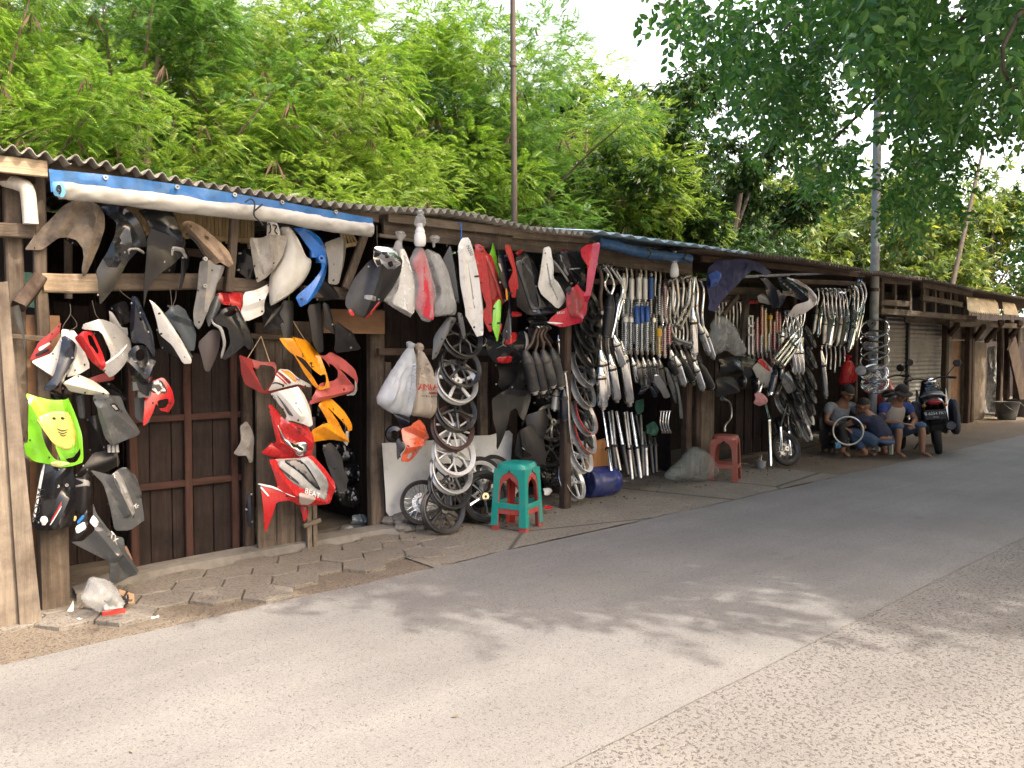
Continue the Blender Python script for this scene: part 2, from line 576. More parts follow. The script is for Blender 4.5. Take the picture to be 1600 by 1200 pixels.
def letter(par, body, fr, a, b, hpx, mat, off=.004, shear=0.):
    """lettering along pixel line a-b (baseline centre) of given pixel height on a panel"""
    c, e1, e2, n, disp, to2 = PINFO[par.name]
    A = Vector(to2(px(fr, a))); B = Vector(to2(px(fr, b)))
    v, f = text_mesh(body)
    xs = [p[0] for p in v]; ys = [p[1] for p in v]
    W = max(xs) - min(xs); Hh = max(ys) - min(ys)
    L = (B - A).length; dr = (B - A).normalized(); pr = Vector((-dr.y, dr.x))
    hh = hpx * FR[fr][2] / FPX * (c - CAM).dot(FW)
    q = [A + dr * ((x - min(xs)) / W * L + shear * (y / Hh) * hh) + pr * ((y - min(ys)) / Hh - .5) * hh for x, y in v]
    H = disp(np.array([(p.x, p.y) for p in q])); org = wloc(par)
    vv = [c + e1 * p.x + e2 * p.y + n * (h + off) - org for p, h in zip(q, H)]
    return link('lettering', mesh_from('lettering', vv, f, mat), par)

def wire(par, fr, pts, d, r=.0022, mat=None, name='hook'):
    mb = MB(); ps = [P(q, d) for q in px(fr, pts)]
    mb.tube(ps, r, 6, 4 if len(ps) > 2 else 0)
    return mb.build(name, mat or MATS['wire'], par, True)
# ------------------------------------------------------------------ common materials
M('wire', (.12, .11, .1), .5, .6)
M('lightwire', (.45, .45, .43), .45, .5)
WG = {a: wood('grey wood', (.135, .108, .085), axis=a) for a in 'xz'}
WL = {a: wood('sunlit wood', (.40, .315, .22), dark=(.13, .10, .075), axis=a, var=.28) for a in 'xz'}  # beige of wood in the sun: sunlight put into the colour
WP = {a: wood('weathered plank', (.20, .165, .13), dark=(.10, .08, .065), axis=a, var=.3) for a in 'xz'}
WB = {a: wood('brown wood', (.078, .055, .042), dark=(.035, .024, .02), axis=a) for a in 'xz'}
WR = {a: wood('reddish rail', (.065, .032, .026), dark=(.04, .025, .02), axis=a) for a in 'xz'}
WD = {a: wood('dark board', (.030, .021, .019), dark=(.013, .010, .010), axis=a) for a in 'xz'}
PLY = M('plywood', (.21, .115, .06), .7, var=.25, scale=3, bump=.2, bscale=20, dirt=(.10, .055, .035), stretch=(1, 1, 3))
CEM = M('fibre cement', (.27, .255, .22), .9, var=.25, scale=7, bump=.5, bscale=60, dirt=(.10, .095, .075), dirt_amt=.6, dirt_scale=6)
CONC = M('old concrete', (.21, .20, .185), .92, var=.2, scale=5, bump=.6, bscale=40, dirt=(.10, .092, .08), dirt_amt=.5, dirt_scale=3)
BAMB = M('split bamboo', (.50, .38, .20), .6, var=.3, scale=5, bump=.3, bscale=20, dirt=(.2, .13, .07), stretch=(8, 8, .8))

# ------------------------------------------------------------------ ground
def groundmat(name, base, fleck, fs, famt, bump, patch, crack=0.):
    m = bpy.data.materials.new(name); m.use_nodes = True
    t = m.node_tree; N = t.nodes; Lk = t.links; b = N['Principled BSDF']
    tc = N.new('ShaderNodeTexCoord')
    def nz(s, d=4, r=.6, st=(1, 1, 1), dist=0.):
        mp = N.new('ShaderNodeMapping'); mp.inputs['Scale'].default_value = st; Lk.new(tc.outputs['Object'], mp.inputs[0])
        n = N.new('ShaderNodeTexNoise'); n.inputs['Scale'].default_value = s; n.inputs['Detail'].default_value = d; n.inputs['Roughness'].default_value = r
        n.inputs['Distortion'].default_value = dist
        Lk.new(mp.outputs[0], n.inputs['Vector']); return n.outputs['Fac']
    def ramp(i, a, b_, ca, cb):
        r = N.new('ShaderNodeValToRGB'); r.color_ramp.elements[0].position = a; r.color_ramp.elements[1].position = b_
        r.color_ramp.elements[0].color = tuple(ca) + (1,); r.color_ramp.elements[1].color = tuple(cb) + (1,); Lk.new(i, r.inputs[0]); return r.outputs[0]
    def mix(f, a, b_, mode='MIX'):
        x = N.new('ShaderNodeMix'); x.data_type = 'RGBA'; x.blend_type = mode
        if isinstance(f, float): x.inputs['Factor'].default_value = f
        else: Lk.new(f, x.inputs['Factor'])
        Lk.new(a, x.inputs['A'])
        if isinstance(b_, tuple): x.inputs['B'].default_value = b_ + (1,)
        else: Lk.new(b_, x.inputs['B'])
        return x.outputs['Result']
    c = ramp(nz(1.1, 6), .3, .7, [k * .86 for k in base], [k * 1.12 for k in base])
    c = mix(ramp(nz(.5, 5, .7), .5, .72, (0, 0, 0), (.65, .65, .65)), c, tuple(patch))
    c = mix(1., c, ramp(nz(1.0, 4, .6, (.06, 1.5, 1)), .35, .65, (.86, .86, .87), (1.07, 1.07, 1.06)), 'MULTIPLY')
    c = mix(ramp(nz(2.3, 5, .65), .66, .74, (0, 0, 0), (.5, .5, .5)), c, tuple(k * .55 for k in base))
    g = nz(150, 3, .7)
    c = mix(1., c, ramp(g, .25, .75, (.72, .72, .72), (1.25, 1.25, 1.25)), 'MULTIPLY')
    f = nz(fs, 3, .55, (1, 1.0, 1), .9)
    fr_ = ramp(f, .5 - famt, .56 - famt, (1, 1, 1), (0, 0, 0))
    c = mix(fr_, c, tuple(fleck))
    h = ramp(f, .42 - famt, .62 - famt, (0, 0, 0), (1, 1, 1))
    if crack:
        v = N.new('ShaderNodeTexVoronoi'); v.feature = 'DISTANCE_TO_EDGE'; v.inputs['Scale'].default_value = crack
        Lk.new(tc.outputs['Object'], v.inputs['Vector'])
        ck = ramp(v.outputs['Distance'], .002, .009, (1, 1, 1), (0, 0, 0))
        c = mix(ck, c, tuple(k * .35 for k in base))
    Lk.new(c, b.inputs['Base Color'])
    b.inputs['Roughness'].default_value = .92; b.inputs['Specular IOR Level'].default_value = .25
    bp = N.new('ShaderNodeBump'); bp.inputs['Strength'].default_value = bump; bp.inputs['Distance'].default_value = .008
    ad = N.new('ShaderNodeMath'); ad.operation = 'MULTIPLY_ADD'; ad.inputs[1].default_value = .35
    Lk.new(g, ad.inputs[0]); Lk.new(h, ad.inputs[2]); Lk.new(ad.outputs[0], bp.inputs['Height']); Lk.new(bp.outputs[0], b.inputs['Normal'])
    return m
ROADF = groundmat('road asphalt', (.195, .189, .183), (.105, .1, .095), 95, .15, .35, (.20, .19, .175))
ROADC = groundmat('coarse asphalt', (.198, .189, .18), (.10, .09, .083), 60, .10, .45, (.215, .2, .18))
DIRT = groundmat('dirt', (.19, .158, .125), (.11, .09, .07), 70, .12, .8, (.135, .112, .09))
SLAB = groundmat('trodden concrete', (.225, .203, .172), (.10, .088, .07), 55, .14, .5, (.10, .083, .066), .4)
PAVE = groundmat('hexagon paver', (.215, .195, .17), (.11, .095, .08), 75, .12, .6, (.15, .128, .105))

def sheet(name, x0, x1, nx, y0, y1, ny, z, mat, amp=0., freq=1., e0=0., e1=0.):
    v = []; f = []
    for i in range(nx + 1):
        x = x0 + (x1 - x0) * i / nx
        a = y0 + e0 * (noise.noise(Vector((x * 1.7, 3, 0))) + .6 * noise.noise(Vector((x * 7, 9, 0))))
        b = y1 + e1 * (noise.noise(Vector((x * 1.7, 13, 0))) + .6 * noise.noise(Vector((x * 7, 19, 0))))
        for j in range(ny + 1):
            y = a + (b - a) * j / ny
            v.append((x, y, z + amp * (noise.noise(Vector((x * freq, y * freq, 2))) + .5 * noise.noise(Vector((x * freq * 3.1, y * freq * 3.1, 8))))))
    for i in range(nx):
        for j in range(ny):
            k = i * (ny + 1) + j
            f.append((k, k + ny + 1, k + ny + 2, k + 1))
    return tag(link(name, mesh_from(name, v, f, mat, True)), kind='structure')
tag(link('ground', mesh_from('ground', [(-300, -300, -.16), (500, -300, -.16), (500, 400, -.16), (-300, 400, -.16)], [(0, 1, 2, 3)], DIRT)), kind='structure')
sheet('road', -40, 160, 1400, 1.86, 4.2, 3, .004, ROADF, .002, 1.2, .012, .035)
sheet('road', -40, 160, 500, -3.4, 1.9, 4, .0, ROADC, .002, 1.2, .02, 0)
sheet('verge', -40, 160, 700, -12, -3.3, 5, -.04, DIRT, .03, .8)
sheet('verge', -6, 60, 900, 4.08, 8.2, 46, -.014, DIRT, .009, 1.6)
sheet('pavement', 3.15, 9.0, 170, 4.235, 6.4, 40, -.002, SLAB, .005, 1.1, .03, 0)
# hexagonal pavers, each a slab with gaps
mb = MB(); hr = .165
for i in range(-4, 30):
    for j in range(-1, 7):
        x = .1 + i * hr * 1.5; y = 4.42 + (j + (i % 2) * .5) * hr * 1.732
        lim = 4.36 + .10 * noise.noise(Vector((x * 1.3, 5, 0))) + (.16 if x < 1.2 else 0)
        if y - hr * .5 < lim or y > 5.14 or x > 3.6: continue
        zt = .008 + .008 * noise.noise(Vector((x * 3.3, y * 3.3, 4))); tx, ty = rng.uniform(-.02, .02), rng.uniform(-.02, .02)
        vs = []
        for (rr, dz) in ((hr * .965, -.03), (hr * .965, -.004), (hr * .935, .0)):
            for k in range(6):
                a = math.pi / 3 * k
                ax, ay = math.cos(a) * rr, math.sin(a) * rr
                vs.append((x + ax, y + ay, zt + dz + ax * tx + ay * ty))
        fs = [tuple(range(12, 18))]
        for q in (0, 6):
            for k in range(6): fs.append((q + k, q + (k + 1) % 6, q + 6 + (k + 1) % 6, q + 6 + k))
        mb.add(vs, fs)
tag(mb.build('pavement', PAVE), kind='structure')
# concrete door step following the stall fronts
front = [G(q) for q in [(120, 942), (180, 917), (250, 901), (320, 887), (420, 868), (520, 850), (600, 836), (640, 833)]]
v = []; f = []
for i, q in enumerate(front):
    for k in range(1):
        v += [(q.x, q.y, -.02), (q.x + .003, q.y + .012, .042), (q.x + .02, q.y + .17, .05), (q.x + .02, q.y + .18, -.02)]
for i in range(len(front) - 1):
    for k in range(3): f.append((i * 4 + k, i * 4 + 4 + k, i * 4 + 5 + k, i * 4 + 1 + k))
tag(link('kerb', mesh_from('kerb', v, f, CONC)), kind='structure')

# ------------------------------------------------------------------ leaves and trees
def quads_mesh(name, arrs, mat, extra=None, emat=None):
    """arrs: list of (n,4,3) arrays"""
    n0 = sum(len(a) for a in arrs)
    if extra is not None: arrs = list(arrs) + [extra]
    A = np.concatenate(arrs).astype(np.float32); n = len(A)
    me = bpy.data.meshes.new(name)
    me.vertices.add(n * 4); me.vertices.foreach_set('co', A.reshape(-1))
    me.loops.add(n * 4); me.loops.foreach_set('vertex_index', np.arange(n * 4, dtype=np.int32))
    me.polygons.add(n); me.polygons.foreach_set('loop_start', np.arange(0, n * 4, 4, dtype=np.int32))
    me.materials.append(mat)
    if extra is not None:
        me.materials.append(emat); me.polygons.foreach_set('material_index', np.array([0] * n0 + [1] * (n - n0), dtype=np.int32))
    me.update(calc_edges=True)
    return me
def rots(n, el_lo, el_hi, g=nrg):
    """n random frames; local x points outward with elevation in a range"""
    az = g.uniform(0, 2 * np.pi, n); el = g.uniform(el_lo, el_hi, n); ro = g.normal(0, .5, n)
    x = np.stack([np.cos(el) * np.cos(az), np.cos(el) * np.sin(az), np.sin(el)], 1)
    return frames(x, ro)
def frames(x, ro):
    up = np.array([0, 0, 1.]); y = np.cross(up, x); y /= np.linalg.norm(y, axis=1)[:, None] + 1e-9
    z = np.cross(x, y)
    c, s = np.cos(ro)[:, None], np.sin(ro)[:, None]
    return np.stack([x, y * c + z * s, z * c - y * s], 2)     # columns
def scatter(tpl, pos, Rm, sc):
    """tpl (m,4,3) -> (n*m,4,3)"""
    o = np.einsum('nij,mkj->nmki', Rm, tpl) * sc[:, None, None, None] + pos[:, None, None, :]
    return o.reshape(-1, 4, 3)
def diamond(b, d, L, W, nrm, fold=.0):
    d = np.array(d, float); d /= np.linalg.norm(d); s = np.cross(nrm, d); s /= np.linalg.norm(s) + 1e-9
    b = np.array(b, float); up = np.cross(d, s)
    return [b, b + d * L * .45 + s * W / 2 + up * fold, b + d * L, b + d * L * .45 - s * W / 2 + up * fold]
def frond():
    q = []
    for i in range(12):
        t = (i + 1.2) / 13; x = .34 * t; z = .05 * t - .16 * t * t
        for sgn in (-1, 1):
            L = .105 * (1 - .45 * abs(t - .5) * 2 * .8)
            q.append(diamond((x, 0, z), (.55, sgn, -.38), L, .019, (0, 0, 1)))
    for i in range(3):
        t0, t1 = i / 3, (i + 1) / 3
        z = lambda t: .05 * t - .16 * t * t
        q.append([(.34 * t0, -.002, z(t0)), (.34 * t1, -.002, z(t1)), (.34 * t1, .002, z(t1)), (.34 * t0, .002, z(t0))])
    return np.array(q, float)
def rosette(n=9, L=.17, W=.046):
    q = []
    for i in range(n):
        a = 2 * math.pi * i / n + (i % 2) * .2; e = -.35 - .5 * (i % 3) / 2
        q.append(diamond((0, 0, .02 * (i % 3)), (math.cos(a) * math.cos(e), math.sin(a) * math.cos(e), math.sin(e)), L * (1 - .12 * (i % 3)), W, (0, 0, 1), .012))
    return np.array(q, float)
def ovaltwig(n=13, L=.082, W=.044, ln=.42):
    """hanging twig of oval leaves along local +x"""
    q = []
    for i in range(n):
        t = (i + 1) / n; x = ln * t; s = 1 if i % 2 else -1
        d = np.array((.75, .75 * s, -.15 + .5 * math.sin(i * 2.1))); d /= np.linalg.norm(d)
        nr = np.array((math.sin(i * 1.7) * .5, math.cos(i * 2.3) * .5, 1.)); sd = np.cross(nr, d); sd /= np.linalg.norm(sd)
        b = np.array((x, 0, -.05 * t * t)); l = L * (1 - .25 * abs(t - .5))
        up = np.cross(d, sd)
        for k in (-1, 1):
            m1 = b + d * l * .28 + sd * W * .46 * k + up * .004; m2 = b + d * l * .68 + sd * W * .42 * k + up * .004
            qd = [b, m1, m2, b + d * l] if k < 0 else [b, b + d * l, m2, m1]
            q.append(qd)
    return np.array(q, float)
def inball(n, g=nrg):
    v = g.normal(size=(n, 3)); v /= np.linalg.norm(v, axis=1)[:, None]
    return v * (g.uniform(0, 1, n) ** (1 / 2.4))[:, None]
GREEN1 = leafmat('feathery leaf', (.07, .16, .022), (.19, .33, .05), (.36, .40, .14), .42, .3)
GREEN2 = leafmat('shrub leaf', (.045, .12, .035), (.11, .23, .055), (.22, .29, .09), .40, .3)
GREEN3 = leafmat('pale leaf', (.10, .19, .03), (.24, .36, .07), (.44, .46, .2), .42, .3)
MANGO = leafmat('mango leaf', (.018, .048, .018), (.045, .10, .03), (.12, .18, .035), .24, .28)
ROADL = leafmat('oval leaf', (.036, .115, .036), (.085, .21, .06), (.17, .31, .08), .45, .33)
FARL = leafmat('far leaf', (.07, .125, .035), (.15, .21, .06), (.34, .34, .08), .35)
PODS = leafmat('seed pod', (.06, .035, .025), (.17, .11, .07), None, .1, .7)
BARK = M('bark', (.16, .12, .085), .9, var=.35, scale=6, bump=.8, bscale=14, stretch=(3, 3, .8))
DBARK = M('dark bark', (.07, .055, .042), .9, var=.35, scale=6, bump=.8, bscale=14, stretch=(3, 3, .8))

def crown(tpl, nb, per, rad, ctr, brad, sc=(.8, 1.25), el=(-.5, .9), g=nrg, flat=.8):
    """boughs scattered in an ellipsoid; sprays of leaves round each bough"""
    bc = inball(nb, g) * np.array(rad) + np.array(ctr)
    out = []
    for b in bc:
        n = int(per * g.uniform(.6, 1.4)); r = brad * g.uniform(.65, 1.35)
        d = inball(n, g); pos = b + d * r * np.array((1, 1, flat))
        az = np.arctan2(d[:, 1], d[:, 0]) + g.normal(0, .6, n); e = np.clip(np.arcsin(np.clip(d[:, 2], -1, 1)) * .6 + g.normal(.1, .35, n), el[0], el[1])
        x = np.stack([np.cos(e) * np.cos(az), np.cos(e) * np.sin(az), np.sin(e)], 1)
        out.append(scatter(tpl, pos, frames(x, g.normal(0, .35, n)), g.uniform(sc[0], sc[1], n)))
    return np.concatenate(out), bc
def trunk_mb(h, r, bc, nl, lean=(0, 0), forks=2):
    mb = MB()
    for k in range(forks):
        a = 2.4 * k + .5
        top = Vector((lean[0] + math.cos(a) * .5, lean[1] + math.sin(a) * .5, h))
        mb.tube([(math.cos(a) * r * .6, math.sin(a) * r * .6, -.15), (lean[0] * .3 + math.cos(a) * .12, lean[1] * .3 + math.sin(a) * .12, h * .4), top * .8 + Vector((0, 0, h * .05)), top], [r, r * .75, r * .45, r * .25], 8, 4)
    for b in bc[:nl]:
        z0 = h * rng.uniform(.3, .75); b = Vector(b)
        s = Vector((lean[0] * z0 / h, lean[1] * z0 / h, z0)); mid = s.lerp(b, .55) + Vector((0, 0, .25))
        mb.tube([s, mid, b], [r * .4, r * .24, r * .09], 6, 4)
    return mb
def tree(name, label, loc, crown_me, tmb, bark, scale=1., rz=0., group=None, extra=None):
    e = empty(name, loc, label, 'tree', group); e.rotation_euler.z = rz; e.scale = (scale,) * 3
    link('crown', crown_me, e)
    tmb.build('trunk', bark, e, True, local=True)
    for n, me in (extra or []): link(n, me, e)
    return e
def pods(bc, n, rad):
    q = []
    for b in bc[:n]:
        p = b + nrg.normal(0, rad, 3)
        for i in range(9):
            a = rng.uniform(0, 6.28); L = rng.uniform(.13, .24); o = np.array((math.cos(a) * .05, math.sin(a) * .05, 0.))
            q.append(diamond(p + o * .2, (math.cos(a) * .45, math.sin(a) * .45, -1), L, .022, (math.sin(a), -math.cos(a), .1)))
    return np.array(q, float)
FT = frond()
protos = []
for k in range(3):
    q, bc = crown(FT, 66, 185, (2.05, 1.95, 2.4), (0, 0, 3.4), .50, (.36, .70))
    protos.append((quads_mesh('crown', [q], (GREEN1, GREEN2, GREEN3)[k], pods(bc, 60, .6), PODS), trunk_mb(4.6, .08, bc, 40, (rng.uniform(-.5, .5), 0), 3)))
LT = 'bright feathery-leaved tree growing behind the stalls, '
for (x, y, s, rz, k, lb) in [(1.2, 7.9, .92, 0, 0, LT + 'leftmost, over the grey corrugated eave'), (3.0, 8.9, 1.05, 2, 1, LT + 'above the blue tarpaulin'),
                             (4.6, 8.3, 1.02, 4, 2, LT + 'above the end of the tarpaulin'), (6.5, 9.3, 1.25, 1, 0, LT + 'just left of the thin brown pole'),
                             (9.0, 9.4, 1.3, 5, 1, 'shaded feathery-leaved tree just right of the thin brown pole'), (11.9, 9.8, 1.28, 3, 2, 'feathery-leaved tree with brown pods standing against the white sky'),
                             (1.6, 11.0, 1.2, 3.3, 2, LT + 'rearmost on the far left'), (5.6, 11.8, 1.3, 5.5, 1, LT + 'rearmost, tall behind the tarpaulin end'), (3.4, 12.5, 1.35, 1.1, 0, LT + 'rearmost, tall over the tarpaulin middle'), (8.6, 12.8, 1.5, 4.6, 2, LT + 'rearmost, behind the thin brown pole'), (15.0, 14.0, 1.55, 2.2, 0, 'sunlit feathery tree rising behind the dark mango trees'), (19.5, 15.5, 1.2, .7, 2, 'sunlit feathery tree behind the utility pole')]:
    tree('feathery_tree', lb, (x, y + 1.3, -.1), protos[k][0], protos[k][1], BARK, s, rz, 'feathery trees behind the stalls')
RT_ = rosette()
mango = []
for k in range(2):
    q, bc = crown(RT_, 40, 70, (2.1, 2.0, 2.2), (0, 0, 3.3), .6, (.8, 1.2), (-.2, 1.2))
    mango.append((quads_mesh('crown', [q], MANGO), trunk_mb(3.6, .12, bc, 12)))
for (x, y, s, rz, k, lb) in [(12.4, 8.1, 1.05, 0, 0, 'dark glossy mango tree rising behind the blue corrugated roof'), (15.8, 9.4, 1.45, 2, 1, 'dark glossy mango tree left of the concrete pole'),
                             (14.6, 11.5, 1.45, 4, 0, 'dark mango tree rearmost, behind the other two mango trees'), (20.5, 12.0, 1.1, 1, 1, 'dark mango tree just right of the concrete pole')]:
    tree('mango_tree', lb, (x, y + 1.2, -.1), mango[k][0], mango[k][1], DBARK, s, rz, 'mango trees behind the stalls')
far = []
for k in range(2):
    q, bc = crown(rosette(7, .26, .075), 44, 56, (2.6, 2.4, 2.9), (0, 0, 3.9), .75)
    far.append((quads_mesh('crown', [q], FARL), trunk_mb(4.5, .12, bc, 12)))
for i, (x, y, s, rz, k, lb) in enumerate([(26, 13, 1.25, 0, 0, 'yellow-green tree beyond the stalls, between concrete pole and leaning pole'), (34, 13.5, 1.35, 2, 1, 'pale tree beyond the stalls, behind the leaning pole'), (44, 14, 1.6, 4, 0, 'tall pale tree beyond the stalls at the right picture edge'), (40, 20, 1.6, 1, 1, 'pale tree rearmost, behind the leaning pole'),
                                          (60, 12, 1.5, 3, 1, 'farthest pale tree, at the end of the row of stalls'), (22, 17, 1.1, 5, 1, 'yellow-green tree low behind the concrete pole'), (52, 24, 1.8, .6, 0, 'far pale tree in the second row at the right edge')]):
    tree('broadleaf_tree', lb, (x, y, -.1), far[k][0], far[k][1], BARK, s, rz, 'pale trees beyond the stalls')

# roadside tree whose boughs hang into the upper right; its shade falls on the road and stalls
g2 = np.random.default_rng(5)
T0 = np.array((11.5, -2.9, 0))
tw = ovaltwig()
def hang(pos, g):
    n = len(pos); az = g.uniform(0, 6.28, n); e = g.uniform(-1.35, .15, n)
    x = np.stack([np.cos(e) * np.cos(az), np.cos(e) * np.sin(az), np.sin(e)], 1)
    return frames(x, g.normal(0, .8, n))
hp = []
areas = [('1030,-40 1300,-60 1290,60 1200,150 1130,185 1100,110 1040,60', 130, (3.6, 4.6)), ('1120,-40 1420,-60 1390,120 1330,110 1290,200 1215,205 1180,215 1150,120', 360, (2.9, 4.3)),
         ('1290,-40 1640,-60 1640,180 1560,190 1470,210 1420,130 1340,120', 620, (1.8, 3.9)), ('1420,110 1560,150 1490,300 1440,350 1370,345 1360,210', 270, (2.6, 3.8)),
         ('1230,250 1360,200 1400,260 1330,320 1250,300', 55, (3.4, 4.4)), ('1545,0 1640,-20 1640,170 1560,140', 90, (1.3, 2.0)), ('1560,170 1650,150 1650,240 1590,200', 60, (2, 3)), ('1575,300 1650,260 1650,430 1590,380', 60, (2.2, 3.4))]
for pl_, n, (d0, d1) in areas:
    po = np.array(px('X', pl_)); lo, hi = po.min(0), po.max(0); k = 0
    while k < n:
        q = g2.uniform(lo, hi)
        if not pip(po, np.array([q]))[0]: continue
        if 1342 < q[0] < 1390 and q[1] > 140 and d0 < 4.2: k += .7; continue
        if noise.noise(Vector((q[0] / 42, q[1] / 60, d0))) < -.12: 
            k += .5; continue
        hp.append(np.array(P(q, g2.uniform(d0, d1)))); k += 1
hp = np.array(hp)
low = scatter(tw, hp - np.array((0, 0, -.1)), hang(hp, g2), g2.uniform(.75, 1.2, len(hp)))
bl = ovaltwig(9, .15, .085, .5)[:]
bcs = inball(520, g2) * np.array((9.6, 7.2, 2.2)) + np.array((12, -2.2, 6.6))
def casts_ok(b):
    """keeps only boughs placed so that their shade falls on the shaded road and stalls"""
    t = b[2] / SUN_DIR.z; gx, gy = b[0] - SUN_DIR.x * t, b[1] - SUN_DIR.y * t
    if (gx - 2.9) * 1.8 + (gy - 3.1) * 1.9 < (1.9 if gy < 3.6 else .9): return False
    t = (5 - b[1]) / -SUN_DIR.y; fx, fz = b[0] - SUN_DIR.x * t, b[2] - SUN_DIR.z * t
    if fx < 2.2 and fz > -.3 and not (fx > 1.45 and fz < 1.35): return False
    return gx < 21
bcs = [b for b in bcs[:300] if casts_ok(b)]
while len(bcs) < 400:                           # unseen boughs added to shade this stretch of road
    gx, gy, z = g2.uniform(2.6, 16), g2.uniform(-3, 4.6), g2.uniform(5.2, 7.8)
    if (gx - 2.9) * 1.8 + (gy - 3.1) * 1.9 < 1.1 + max(0, 4.4 - gx) * 1.2: continue
    t = z / SUN_DIR.z; bcs.append(np.array((gx + SUN_DIR.x * t, gy + SUN_DIR.y * t, z)))
while len(bcs) < 432:                           # unseen boughs added to shade the door of the left stall
    fx, fz, z = g2.uniform(1.9, 3.8), g2.uniform(.7, 1.5), g2.uniform(5, 7.5)
    t = (z - fz) / SUN_DIR.z; bcs.append(np.array((fx + SUN_DIR.x * t, 5.2 + SUN_DIR.y * t, z)))
bcs = np.array(bcs)
print('boughs', len(bcs))
ob = []
for b in bcs:
    n = 64; p = b + inball(n, g2) * np.array((1.15, 1.15, .8))
    keep = []
    for q in p:
        v = Vector(q) - CAM; zz = v.dot(FW); xx = v.dot(RT); uu = v.dot(UP)
        inside = zz > .3 and 800 + 1250 * xx / zz < 1640 and 600 - 1250 * uu / zz > -60
        # twigs in view are dropped, so these boughs stay unseen and only cast shade
        keep.append(not inside)
    p = p[np.array(keep)]
    if len(p): ob.append(scatter(bl, p, hang(p, g2), g2.uniform(.8, 1.2, len(p))))
e = empty('roadside_tree', tuple(T0), 'big dark-leaved roadside tree whose boughs hang in from the upper right', 'tree')
off = np.array(T0)
me = quads_mesh('crown', [low - off] + [o - off for o in ob], ROADL)
link('crown', me, e)
tb = MB()
tb.tube([T0 + np.array((0, 0, -.2)), T0 + np.array((-.1, .3, 2.2)), T0 + np.array((-.2, .9, 4.2)), T0 + np.array((-.5, 1.6, 6))], [.3, .24, .2, .13], 12, 5)
for b in list(bcs[:34]):
    s = Vector(T0 + np.array((-.2, .9, 4.2))); b = Vector(b)
    tb.tube([s, s.lerp(b, .5) + Vector((0, 0, .5)), b], [.09, .05, .015], 6, 4)
for c_ in [(1180, 60, 4.0), (1250, 40, 3.6), (1330, 20, 3.2), (1420, 60, 3.0), (1500, 80, 2.8), (1440, 220, 3.2), (1300, 240, 3.8), (1590, 60, 1.4)]:
    b = P(c_[:2], c_[2]); s = Vector((9.8, .8, 6.2))
    tb.tube([s, s.lerp(b, .5) + Vector((0, 0, .35)), b + Vector((0, 0, .12)), b - Vector((0, 0, .3))], [.05, .028, .012, .005], 6, 4)
tb.build('trunk', DBARK, e, True)
# a second roadside tree farther along, outside the frame on the right, shading the far end
q, bc2 = crown(ovaltwig(9, .15, .085, .5), 60, 60, (5.5, 4.2, 1.9), (0, 1.6, 6.2), 1.15, (.8, 1.2), (-1.2, .4), g2)
for x in (21.5, 31.5):
    tree('roadside_tree', 'broad roadside tree farther along the road, ' + ('nearer' if x < 25 else 'farther') + ' of the two beyond the right picture edge', (x, -3.4, 0), bpy.data.meshes['crown_far'] if 'crown_far' in bpy.data.meshes else (lambda m: (setattr(m, 'name', 'crown_far'), m)[1])(quads_mesh('crown_far', [q], ROADL)), trunk_mb(5.6, .25, bc2, 20, (0, 1.4), 1), DBARK, 1., x, 'roadside trees')

# ------------------------------------------------------------------ poles
GALV = M('utility pole paint', (.40, .415, .42), .6, .2, var=.15, scale=3, bump=.15, dirt=(.16, .15, .14))
b = P((1366, 470), 5.12)
e = empty('utility_pole', (b.x, b.y, 0), 'tall grey utility pole standing beside the stack of bright rims', 'pole')
MB().tube([(0, 0, -.2), (0, 0, 3.2), (0, 0, 8.2)], [.066, .062, .05], 14).build('shaft', GALV, e, True, True)
MB().lathe([(.06, 0), (.072, .005), (.072, .05), (.06, .055)], (0, 0, 2.3), n=16).build('clamp_band', M('wire', (0, 0, 0)), e, True, True)
b = P((803, 330), 6.6)
e = empty('thin_pole', (b.x, b.y, 0), 'thin brown pole rising straight above the corrugated roof', 'pole')
MB().tube([(0, 0, -.2), (.01, 0, 2.5), (-.015, 0, 5), (-.03, 0, 8)], [.036, .034, .032, .028], 10, 3).build('shaft', M('rusty pole', (.11, .085, .07), .8, var=.3, scale=5, bump=.3), e, True, True)
mbj = MB(); mbj.lathe([(.033, 0), (.042, .01), (.042, .06), (.033, .07)], (-.01, 0, 4.55), n=12); mbj.build('joint_collar', MATS['rusty pole'], e, True, True)
a, c_ = P((1490, 437), 7.0), P((1537, 228), 7.2)
e = empty('leaning_pole', (a.x, a.y, 0), 'dark pole leaning right above the far stalls', 'pole')
MB().tube([a - (c_ - a) * .5 - Vector((a.x, a.y, 0)), a - Vector((a.x, a.y, 0)), c_ - Vector((a.x, a.y, 0))], [.055, .055, .03], 10).build('shaft', DBARK, e, True, True)
